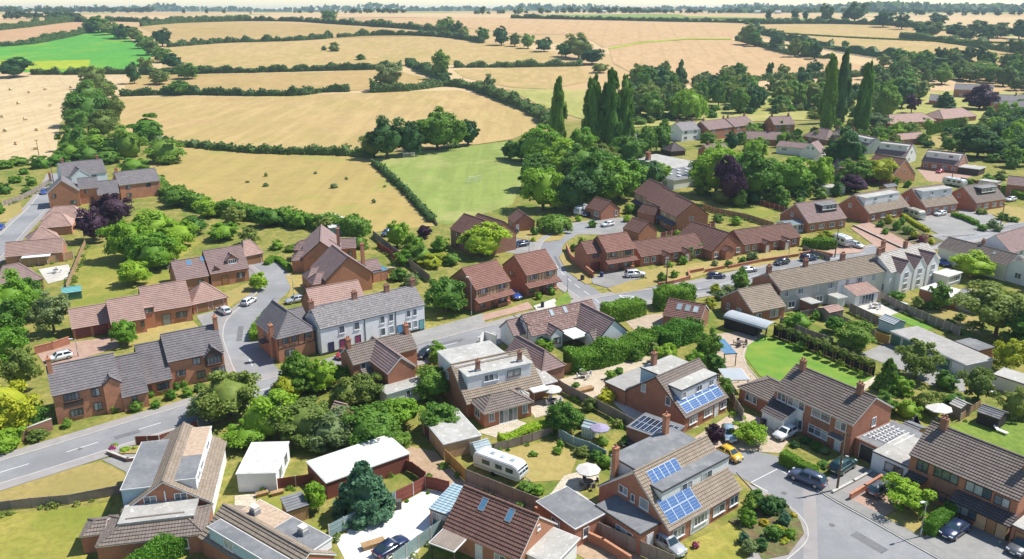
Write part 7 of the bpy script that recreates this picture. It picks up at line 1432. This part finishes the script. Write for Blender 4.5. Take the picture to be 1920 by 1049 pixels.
def car(front, rear, kind, mat, label, roof=None, z=.035, group=None, name='parked_car'):
    """a parked car whose nose and tail stand on these ground pixels; real length kept, middle and heading read off"""
    f, r = T(*front), T(*rear); c = (f+r)/2; d = (r-f).to_2d(); a = math.atan2(d.y, d.x); M = cached(('car', kind), lambda: car_meshes(kind)); L, W, zr, zb, zh, zn, xa = CARS[kind][:7]
    o = link(name, None, None, (c.x-math.cos(a)*L/2, c.y-math.sin(a)*L/2, c.z+z), a); tag(o, label, 'car', group)
    link('body', M['body'], o, (0,0,0), 0, mat); link('windscreen', M['windscreen'], o); link('rear_window', M['rear_window'], o)
    for s in M['side']: link('side_window', s, o)
    for x in (L*.185, L*.80):
        for y in (-W/2+.09, W/2-.09): t = link('wheel', M['tyre'], o, (x, y, M['r'])); link('rim', M['rim'], t)
    for s in (-1, 1):
        link('headlight', M['lamp'], o, (.10, s*W*.33, zn-.04), -s*.25); link('tail_light', M['tail'], o, (L-.03, s*W*.39, zb-.16)); link('mirror', M['mirror'], o, (xa*L+.35, s*(W/2+.03), zb+.02))
    link('bumper', M['bumper'], o, (-.0, 0, .42)); link('bumper', M['bumper'], o, (L-.04, 0, .46)); link('number_plate', M['plate'], o, (L+.03, 0, .62)); link('number_plate', M['plate'], o, (-.035, 0, .46)); return o
P_ = .13
car((1484,893),(1543,917),'suv','car_slate','slate blue suv parked on the close before the box hedge'); car((1600,868),(1556,897),'suv','car_green','dark green off roader on the drive beside the telegraph pole',z=P_+.02); car((1672,913),(1627,938),'hatch','car_grey','dark grey hatchback on the block paved drive',z=P_+.02); car((1765,1018),(1813,985),'saloon','car_navy','dark navy saloon on the wide drive',z=P_+.02)
car((1446,832),(1497,806),'hatch','car_white','white hatchback before the white clad bay',z=.06); car((1388,870),(1348,848),'mini','car_yellow','small yellow city car on the tan drive',z=.06); car((1371,836),(1362,806),'hatch','car_skyblue','silver blue hatchback under the light green tree',z=.06); car((1282,1050),(1220,1008),'suv','car_silver','silver suv with dark roof beside the long brown fence')
car((764,1014),(702,1052),'coupe','car_navy','dark blue coupe in the white yard',z=.045); car((479,562),(454,578),'hatch','car_white','white hatchback in the mouth of the brick houses close'); car((408,581),(432,594),'hatch','car_white','white hatchback before the hipped double garage',z=.06); car((537,571),(574,563),'saloon','car_silver','silver saloon beside the pale pink outbuilding',z=.06)
car((638,675),(656,664),'hatch','car_red','red car before the white cottages',z=.15); car((790,673),(806,664),'hatch','car_black','black car behind the roadside bush'); car((974,566),(956,553),'hatch','car_blue','bright blue car between the timbered houses',z=.15); car((1209,519),(1172,521),'suv','car_white','white suv with black roof before the garage wing house',z=P_)
car((1126,427),(1152,422),'hatch','car_white','white hatchback at the head of the close'); car((1088,409),(1122,402),'estate','car_navy','navy estate car beside the white touring caravan'); car((962,465),(990,460),'estate','car_navy','dark blue estate in the parking bay of the close'); car((952,443),(968,438),'hatch','car_navy','dark hatchback behind the estate in the parking bay')
car((1358,521),(1327,523),'hatch','car_navy','dark blue hatchback parked below the bungalow walls'); car((1419,508),(1388,512),'hatch','car_silver','silver hatchback behind the small pavement tree'); car((1450,499),(1480,493),'hatch','car_black','black hatchback in front of the terrace chimneys'); car((1532,486),(1500,491),'suv','car_navy','navy suv at the kerb beside the brick wall')
car((1618,468),(1588,460),'estate','car_white','white estate car beside the round white caravan',z=P_+.02); car((1746,408),(1778,402),'hatch','car_white','white hatchback on the grey chalet drive',z=P_+.02); car((1883,380),(1906,376),'hatch','car_white','white car beside the last chalet',z=P_); car((1754,327),(1770,322),'hatch','car_red','red car on the pink drive of the back row',z=.04); car((1775,500),(1755,494),'hatch','car_blue','bright blue car behind the white house sun room')
car((655,428),(668,414),'suv','car_black','black suv parked on the rough meadow',z=.06); car((718,446),(734,437),'suv','car_slate','dark blue suv behind the path fence',z=.05); car((730,456),(748,446),'hatch','car_navy','navy car behind the path fence beside the suv',z=.05); car((84,372),(80,356),'hatch','car_blue','blue and white car on the estate road'); car((100,678),(125,672),'hatch','car_white','white car behind the long brick house',z=.06); car((-6,436),(6,426),'hatch','car_blue','blue car at the left edge of the estate road')
car((1176,1004),(1138,985),'hatch','car_blue','blue car tucked behind the long brown fence',z=.05); car((1893,1048),(1935,1020),'hatch','car_grey','grey car at the end of the wide drive',z=P_)
# caravans
def caravan(front, rear, label, mat='car_white', L=6.2, W=2.25, H=2.55, z=.05, stripe='car_silver'):
    f, r = T(*front), T(*rear); c = (f+r)/2; d = (r-f).to_2d(); a = math.atan2(d.y, d.x); o = link('caravan', None, None, (c.x-math.cos(a)*L/2, c.y-math.sin(a)*L/2, c.z+z), a); tag(o, label, 'caravan')
    prof = [(.25,.42),(.06,.8),(.0,1.25),(.16,1.85),(.55,2.35),(1.1,H),(L-.7,H),(L-.2,H-.18),(L-.03,H-.6),(L,1.0),(L-.12,.42)]; b = MB()
    for i in range(len(prof)): p, q = prof[i], prof[(i+1)%len(prof)]; b.face([(p[0],-W/2,p[1]),(p[0],W/2,p[1]),(q[0],W/2,q[1]),(q[0],-W/2,q[1])])
    b.face([(x,-W/2,zz) for x, zz in prof]); b.face([(x,W/2,zz) for x, zz in prof[::-1]]); me = b.mesh('body'); bm = bmesh.new(); bm.from_mesh(me); bmesh.ops.remove_doubles(bm, verts=bm.verts, dist=1e-4); bmesh.ops.recalc_face_normals(bm, faces=bm.faces); bmesh.ops.bevel(bm, geom=[e for e in bm.edges if e.calc_face_angle(0) > .9], offset=.1, segments=3, affect='EDGES'); bm.to_mesh(me); bm.free(); link('body', me, o, (0,0,0), 0, mat)
    for s in (-1, 1):
        for x, w_ in ((1.0,1.1),(2.7,1.0),(4.6,1.2)): b = MB(); b.box(x, x+w_, s*W/2-.03, s*W/2+.03, 1.35, 1.95); link('window', b.mesh('window', ['car_glass']), o)
        b = MB(); b.box(.4, L-.3, s*W/2-.012, s*W/2+.012, .72, .92); link('stripe', b.mesh('stripe', [stripe]), o); t = cached('cvw', lambda: car_meshes('hatch')['tyre']); link('wheel', t, o, (L*.56, s*(W/2-.1), .33))
    for y in (-.68, 0, .68): b = MB(); b.face([(.06,y-.3,1.42),(.06,y+.3,1.42),(.32,y+.3,2.12),(.32,y-.3,2.12)][::-1]); w_ = link('front_window', b.mesh('front_window', ['car_glass']), o, (-.045,0,0))
    for x in (1.5, 3.0, 4.6): b = MB(); b.box(x, x+.55, -.28, .28, H-.01, H+.08); link('roof_vent', b.mesh('roof_vent', ['glass_roof']), o)
    b = MB(); b.bar((.2,-.5,.42), (-1.0,0,.42), .08); b.bar((.2,.5,.42), (-1.0,0,.42), .08); b.tube((-.8,0,0), (-.8,0,.6), .05, .05, 8); link('tow_bar', b.mesh('tow_bar', ['metal_grey']), o); return o
caravan((984,905),(895,872), 'large white twin axle caravan beside the long brown fence', L=7.3, z=.05); caravan((1072,408),(1112,396), 'white touring caravan beside the navy estate car', z=.04); caravan((1592,466),(1566,456), 'rounded white caravan beside the clipped hedge', z=.16, L=5.4); caravan((1732,415),(1698,404), 'cream caravan beside the long dormer chalet', 'car_cream', z=.16); caravan((1808,352),(1770,345), 'pale static caravan below the back row', 'car_white', 7.5, 2.6, 2.5, .05)
# ================================================================ poles, lamps, goals, bales
def height_at(P, top): d = ray(*top); t = P.y/d[1]; return CAM_H+d[2]*t-P.z
def pole(base, top, label, name='telegraph_pole', cat='pole', group=None):
    P = T(*base); h = height_at(P, top); o = link(name, None, None, P); tag(o, label, cat, group); b = MB(); b.tube((0,0,-.2), (0,0,h), .15, .10, 10); link('shaft', b.mesh('shaft', ['bark'], True), o); b = MB(); b.bar((-.7,0,h-.35), (.7,0,h-.35), .1)
    for x in (-.6,-.25,.25,.6): b.tube((x,0,h-.3), (x,0,h-.12), .04, .03, 6)
    link('crossarm', b.mesh('crossarm', ['beam_dark']), o)
pole((1569,920),(1587,811),'tall telegraph pole beside the dark green off roader'); pole((1249,537),(1255,484),'telegraph pole at the first bungalow wall'); pole((1565,483),(1574,427),'slim pole beside the round white caravan'); pole((1874,432),(1886,382),'pole on the corner bank of the upper road'); pole((1785,335),(1790,305),'pole before the brick back row chalet'); pole((75,302),(65,262),'telegraph pole at the edge of the bale field'); pole((101,345),(103,308),'grey pole on the estate road by the fence'); pole((1400,262),(1402,232),'pole beside the far brick row')
def lamp(base, top, label, arm=(-.9, -.4)):
    P = T(*base); h = height_at(P, top); o = link('street_lamp', None, None, P); tag(o, label, 'street lamp'); b = MB(); b.tube((0,0,-.1), (0,0,1.2), .09, .09, 10); b.tube((0,0,1.2), (0,0,h), .06, .045, 10); link('column', b.mesh('column', ['metal_grey'], True), o)
    b = MB(); b.bar((0,0,h), (arm[0]*.5,arm[1]*.5,h+.08), .06); link('arm', b.mesh('arm', ['metal_grey']), o); b = MB(); b.bar((arm[0]*.4,arm[1]*.4,h+.08), (arm[0],arm[1],h+.14), .24, .12); link('lamp_head', b.mesh('lamp_head', ['plastic_white']), o)
lamp((1725,1008),(1737,941),'grey street lamp beside the neat box hedge'); lamp((1064,549),(1066,511),'street lamp at the corner of the timbered house'); lamp((551,557),(548,517),'street lamp on the dry verge of the curved close'); lamp((1478,487),(1481,452),'street lamp before the second bungalow row'); lamp((147,669),(144,636),'lamp post in the pink paved court'); lamp((992,474),(991,445),'street lamp beside the parking bay'); lamp((884,595),(890,520),'tall grey column beside the first timbered house')
def goal(a, b, label):
    p, q = T(*a), T(*b); d = (q-p).to_2d(); W = d.length; o = link('football_goal', None, None, p+Vector((0,0,.06)), math.atan2(d.y, d.x)); tag(o, label, 'goal'); h = W*.42; m = MB()
    for x in (0, W): m.tube((x,0,0), (x,0,h), .06, .06, 8)
    m.tube((0,0,h), (W,0,h), .06, .06, 8); link('frame', m.mesh('frame', ['plastic_white']), o); m = MB()
    for x in (0, W): m.tube((x,1.4,0), (x,0,h), .035, .035, 6)
    m.tube((0,1.4,0), (W,1.4,0), .04, .04, 6); link('stay', m.mesh('stay', ['plastic_white']), o); m = MB()
    for i in range(13): x = W*i/12; m.bar((x,0,h), (x,1.4,0), .025)
    for i in range(7): t = i/6; m.bar((0,1.4*t,h*(1-t)), (W,1.4*t,h*(1-t)), .025)
    link('net', m.mesh('net', ['plastic_white']), o)
goal((757,297),(778,296),'small white football goal below the dark tree clump'); goal((878,344),(901,341),'white football goal in the middle of the playing field')
crop('straw', (.62,.47,.26), (.70,.56,.34), None, 0, 1)
def bale_mesh(): b = MB(); b.tube((-.65,0,.66), (.65,0,.66), .68, .68, 16); return b.mesh('round_bale', ['straw'])
for i, (x, y) in enumerate(((55,175),(85,169),(133,166),(135,174),(123,186),(35,196),(123,214),(5,221),(48,226),(10,248),(32,272),(67,281),(20,170),(95,200),(70,246))):
    P = T(x, y); o = link('round_bale', cached('bale', bale_mesh), None, P+Vector((0,0,.1)), i*.9, None, 1.25); tag(o, 'round straw bale lying on the pale stubble field', 'bale', 'straw bales on the stubble')
# ================================================================ garden things
plain('cloth_white', (.58,.56,.52), .8); plain('cloth_orange', (.62,.20,.06), .8); plain('cloth_lilac', (.32,.28,.40), .8); plain('plastic_teal', (.08,.34,.36), .5); plain('cloth_navy', (.03,.05,.13), .8); plain('rattan', (.10,.09,.085), .8); plain('clay', (.44,.20,.10), .8)
def parasol(px, label, mat, r=1.5, h=2.4):
    P = T(*px); o = link('parasol', None, None, P+Vector((0,0,.05))); tag(o, label, 'parasol'); b = MB(); n = 8; R0 = [(r*math.cos(i*math.pi/4), r*math.sin(i*math.pi/4), h-.45) for i in range(n)]
    for i in range(n): b.face([R0[i], R0[(i+1)%n], (0,0,h)]); b.face([R0[(i+1)%n], R0[i], tuple(Vector(R0[i])-Vector((0,0,.14))), tuple(Vector(R0[(i+1)%n])-Vector((0,0,.14)))])
    link('canopy', b.mesh('canopy', [mat]), o); b = MB(); b.tube((0,0,0), (0,0,h), .03, .03, 8); link('pole', b.mesh('pole', ['metal_grey']), o); b = MB(); b.tube((0,0,0), (0,0,.1), .3, .28, 12); link('base', b.mesh('base', ['kerb_stone']), o)
parasol((1035,752),'round white parasol on the slab patio','cloth_white'); parasol((1102,906),'round white parasol over a table beside the dry lawn','cloth_white',1.6); parasol((1124,826),'lilac parasol on the lawn behind the round bush tree','cloth_lilac',1.4); parasol((1756,785),'white parasol in the back garden by the grey shed','cloth_white',1.9,2.2); parasol((1204,866),'orange parasol behind the flat solar garage','cloth_orange',1.5)
def table_mesh(): b = MB(); b.tube((0,0,.68), (0,0,.73), .6, .6, 14); b.tube((0,0,0), (0,0,.68), .05, .05, 8); b.tube((0,0,0), (0,0,.05), .3, .28, 10); return b.mesh('garden_table', ['rattan'])
def dining(px, label, mat='rattan', n=4):
    P = T(*px)+Vector((0,0,.055)); o = link('garden_table', None, None, P); tag(o, label+', its table', 'table'); t = cached(('gt', mat), table_mesh); link('top', t, o); o.name = 'garden_table'
    def cm():
        b = MB(); b.box(-.25,.25,-.25,.25,.38,.46); b.box(-.25,.25,.2,.27,.46,.92)
        for x in (-.22,.22):
            for y in (-.22,.22): b.box(x-.025,x+.025,y-.025,y+.025,0,.38)
        return b.mesh('garden_chair', [mat])
    for i in range(n): a = i*2*math.pi/n+.4; tag(link('garden_chair', cached(('gc', mat), cm), None, P+Vector((1.0*math.cos(a), 1.0*math.sin(a), 0)), a-math.pi/2), label+', one of its chairs', 'chair', label)
dining((1104,912),'dark garden set under the round white parasol'); dining((1038,758),'pale garden set on the slab patio','plastic_white'); dining((1095,708),'white garden set in the gravel garden','plastic_white'); dining((1388,648),'dark lounge set on the tan patio','rattan',5); dining((105,512),'white garden set on the left patio','plastic_white'); dining((1640,578),'pale lounge set behind the white sun room','plastic_white'); dining((1180,838),'dark garden set behind the solar garage'); dining((1850,735),'garden set beside the low white store','plastic_white')
def boxthing(px, size, mat, label, name, cat, rz=.3, lid=None, z=.05):
    P = T(*px)+Vector((0,0,z)); o = link(name, None, None, P, rz); tag(o, label, cat); w_, d_, h_ = size; b = MB(); t = .92; v0 = [(-w_/2*t,-d_/2*t),(w_/2*t,-d_/2*t),(w_/2*t,d_/2*t),(-w_/2*t,d_/2*t)]; v1 = [(x/t, y/t) for x, y in v0]
    for i in range(4): j = (i+1)%4; b.face([(*v0[i],0),(*v0[j],0),(*v1[j],h_),(*v1[i],h_)])
    b.face([(*q,h_) for q in v1]); link('body', b.mesh('body', [mat]), o); b = MB(); b.box(-w_/2-.03,w_/2+.03,-d_/2-.03,d_/2+.03,h_+.003,h_+.07); link('lid', b.mesh('lid', [lid or mat]), o); return o
for i, (px, lab, m) in enumerate((((748,954),'grey wheelie bin on the white yard','rattan'),((1092,526),'black wheelie bin beside the garage wing','plastic_black'),((1128,520),'blue bin beside the timbered house drive','cloth_navy'),((1017,577),'black litter bin on the main road pavement','plastic_black'),((1430,800),'black bin beside the white porch','plastic_black'),((1056,1040),'brown wheelie bin behind the low brick wall','clad_dark'))): boxthing(px, (.6,.7,1.05), m, lab, 'wheelie_bin', 'bin', .3+i*.4)
for px, sz, lab in (((1058,1045),(1.6,1.1,1.5),'dark metal store behind the roof light bungalow'),((700,1025),(2.6,.9,.5),'timber planter of flowers at the white yard'),((492,930),(1.5,.6,.4),'timber raised bed under the dark red fence'),((520,928),(1.5,.6,.4),'second raised bed under the dark red fence'),((1095,735),(3.2,1.0,.5),'slatted bench in the gravel garden'),((1270,610),(2.0,.8,1.0),'pink timber store beside the pantiled garage'),((1690,578),(1.6,1.6,.9),'covered white hot tub beside the grey fence')): boxthing(px, sz, 'timber_board' if 'hot tub' not in lab and 'metal' not in lab else 'plastic_white' if 'hot tub' in lab else 'rattan', lab, 'garden_store' if 'store' in lab else 'planter' if 'bed' in lab or 'planter' in lab else 'garden_bench' if 'bench' in lab else 'hot_tub', 'store' if 'store' in lab else 'planter' if 'bed' in lab or 'planter' in lab else 'bench' if 'bench' in lab else 'hot tub', .5)
def lounger(px, label, rz):
    P = T(*px)+Vector((0,0,.05)); o = link('sun_lounger', None, None, P, rz); tag(o, label, 'lounger'); b = MB(); b.box(-.32,.32,-.9,.4,.28,.36); link('seat', b.mesh('seat', ['plastic_white']), o); b = MB(); b.face([(-.32,.4,.34),(.32,.4,.34),(.32,1.0,.75),(-.32,1.0,.75)]); b.face([(-.32,.4,.30),(-.32,1.0,.71),(.32,1.0,.71),(.32,.4,.30)]); link('backrest', b.mesh('backrest', ['plastic_white']), o)
    for x in (-.28,.28):
        for y in (-.8,.3): b = MB(); b.box(x-.025,x+.025,y-.025,y+.025,0,.28); link('leg', b.mesh('leg', ['plastic_white']), o)
lounger((1876,812),'white sun lounger on the green back lawn',.6); lounger((1845,792),'second sun lounger beside the lawn path',1.2)
# greenhouse
h = House('greenhouse', 'small pale greenhouse behind the flat roofed brick garage', (893,846), (922,838), 1.6, .02, 'greenhouse', wm='glass_roof', rm='glass_roof', fa='frame_white'); h.blk(0, h.L, 0, 2.2, 1.6, 'gx', pitch=28, ov=.03, gov=.02); h.win('F', [(.5,.1,h.L-.2,1.4,4)], fm='frame_white', gm='glass_roof', sill=False)
h = House('greenhouse', 'small glass greenhouse beside the curved grey fence', (1090,800), (1112,806), 1.6, .02, 'greenhouse', wm='glass_roof', rm='glass_roof', fa='frame_white'); h.blk(0, h.L, 0, 2.0, 1.6, 'gx', pitch=28, ov=.03, gov=.02); h.win('F', [(.5,.1,h.L-.2,1.4,4)], fm='frame_white', gm='glass_roof', sill=False)
# octagonal summer house with ribbed roof on the patio
h = House('summer_house', 'glazed summer house with ribbed pale roof beside the sun room', (962,757), (1004,748), 2.2, .05, 'summer house', wm='timber_board', rm='felt_pale'); n = 10; c = (h.L/2, 2.2); rr = h.L/2; b = MB(); t = MB()
for i in range(n):
    a0, a1 = 2*math.pi*i/n, 2*math.pi*(i+1)/n; p0, p1 = (c[0]+rr*math.cos(a0), c[1]+rr*math.sin(a0)), (c[0]+rr*math.cos(a1), c[1]+rr*math.sin(a1)); q = MB(); q.face([(*p0,2.2), (*p1,2.2), (*c,3.4)]); link('roof_panel', q.mesh('roof_panel', ['felt_pale']), h.o); b.face([(*p0,0),(*p1,0),(*p1,.8),(*p0,.8)]); q = MB(); q.face([(*p0,.8),(*p1,.8),(*p1,2.2),(*p0,2.2)]); link('pane', q.mesh('pane', ['glass']), h.o); t.bar((*p0,0), (*p0,2.2), .1); t.bar((*p0,2.22), (*c,3.42), .09)
link('wall', b.mesh('wall', ['timber_board']), h.o); link('frame', t.mesh('frame', ['clad_dark']), h.o)
# clipped screen trees on stakes before the black fence
for i in range(11):
    t = i/10; x, y = 1461+t*168, 636+t*70; P = T(x, y)+Vector((0,0,.05)); o = link('pleached_tree', None, None, P); tag(o, 'clipped box headed tree on white stakes before the black fence', 'tree', 'pleached trees by the black fence')
    link('crown', crown_data('ball', 'mid', i%5), o, (0,0,1.5), i, 'leaf_olive', (1.7,1.5,1.5)); link('trunk', cached(('trunk','ball',0), lambda: trunk_mesh(0,'ball')), o, (0,0,0), 0, None, (1.2,1.2,3.2))
    for s in (-.25,.25): b = cached('stake', lambda: (lambda m: (m.tube((0,0,0),(0,0,1.9),.05,.05,6), m.mesh('stake', ['timber_board']))[1])(MB())); link('stake', b, o, (s,-.15,0))
# farm sheds on the skyline
for i, (x, y, w_) in enumerate(((1130,23,14),(1424,23,16),(1460,24,10))): P = T(x, y+2.5); s = ppm(P); hh = House('farm_shed', 'pale farm shed far off among the skyline woods', None, None, 5, .2, 'shed', 'far farm sheds', 'render_cream', 'roof_white', world=((P.x-w_/s/2, P.y, 0), (P.x+w_/s/2, P.y, 0)), zg=P.z); hh.blk(0, hh.L, 0, 14, 5, 'gx', pitch=18)
# ---------------------------------------------------------------- the air
b = MB(); b.box(-6500, 6500, -150, 8200, -3, 92); m, n, l, bs = _nt('air'); n.remove(bs); v = n.new('ShaderNodeVolumePrincipled'); v.inputs['Color'].default_value = (.66,.83,1,1); v.inputs['Density'].default_value = .00011; v.inputs['Anisotropy'].default_value = .1; l.new(v.outputs[0], n['Material Output'].inputs['Volume'])
tag(link('haze', b.mesh('haze', ['air'])), 'pale summer haze over the far fields', kind='stuff')
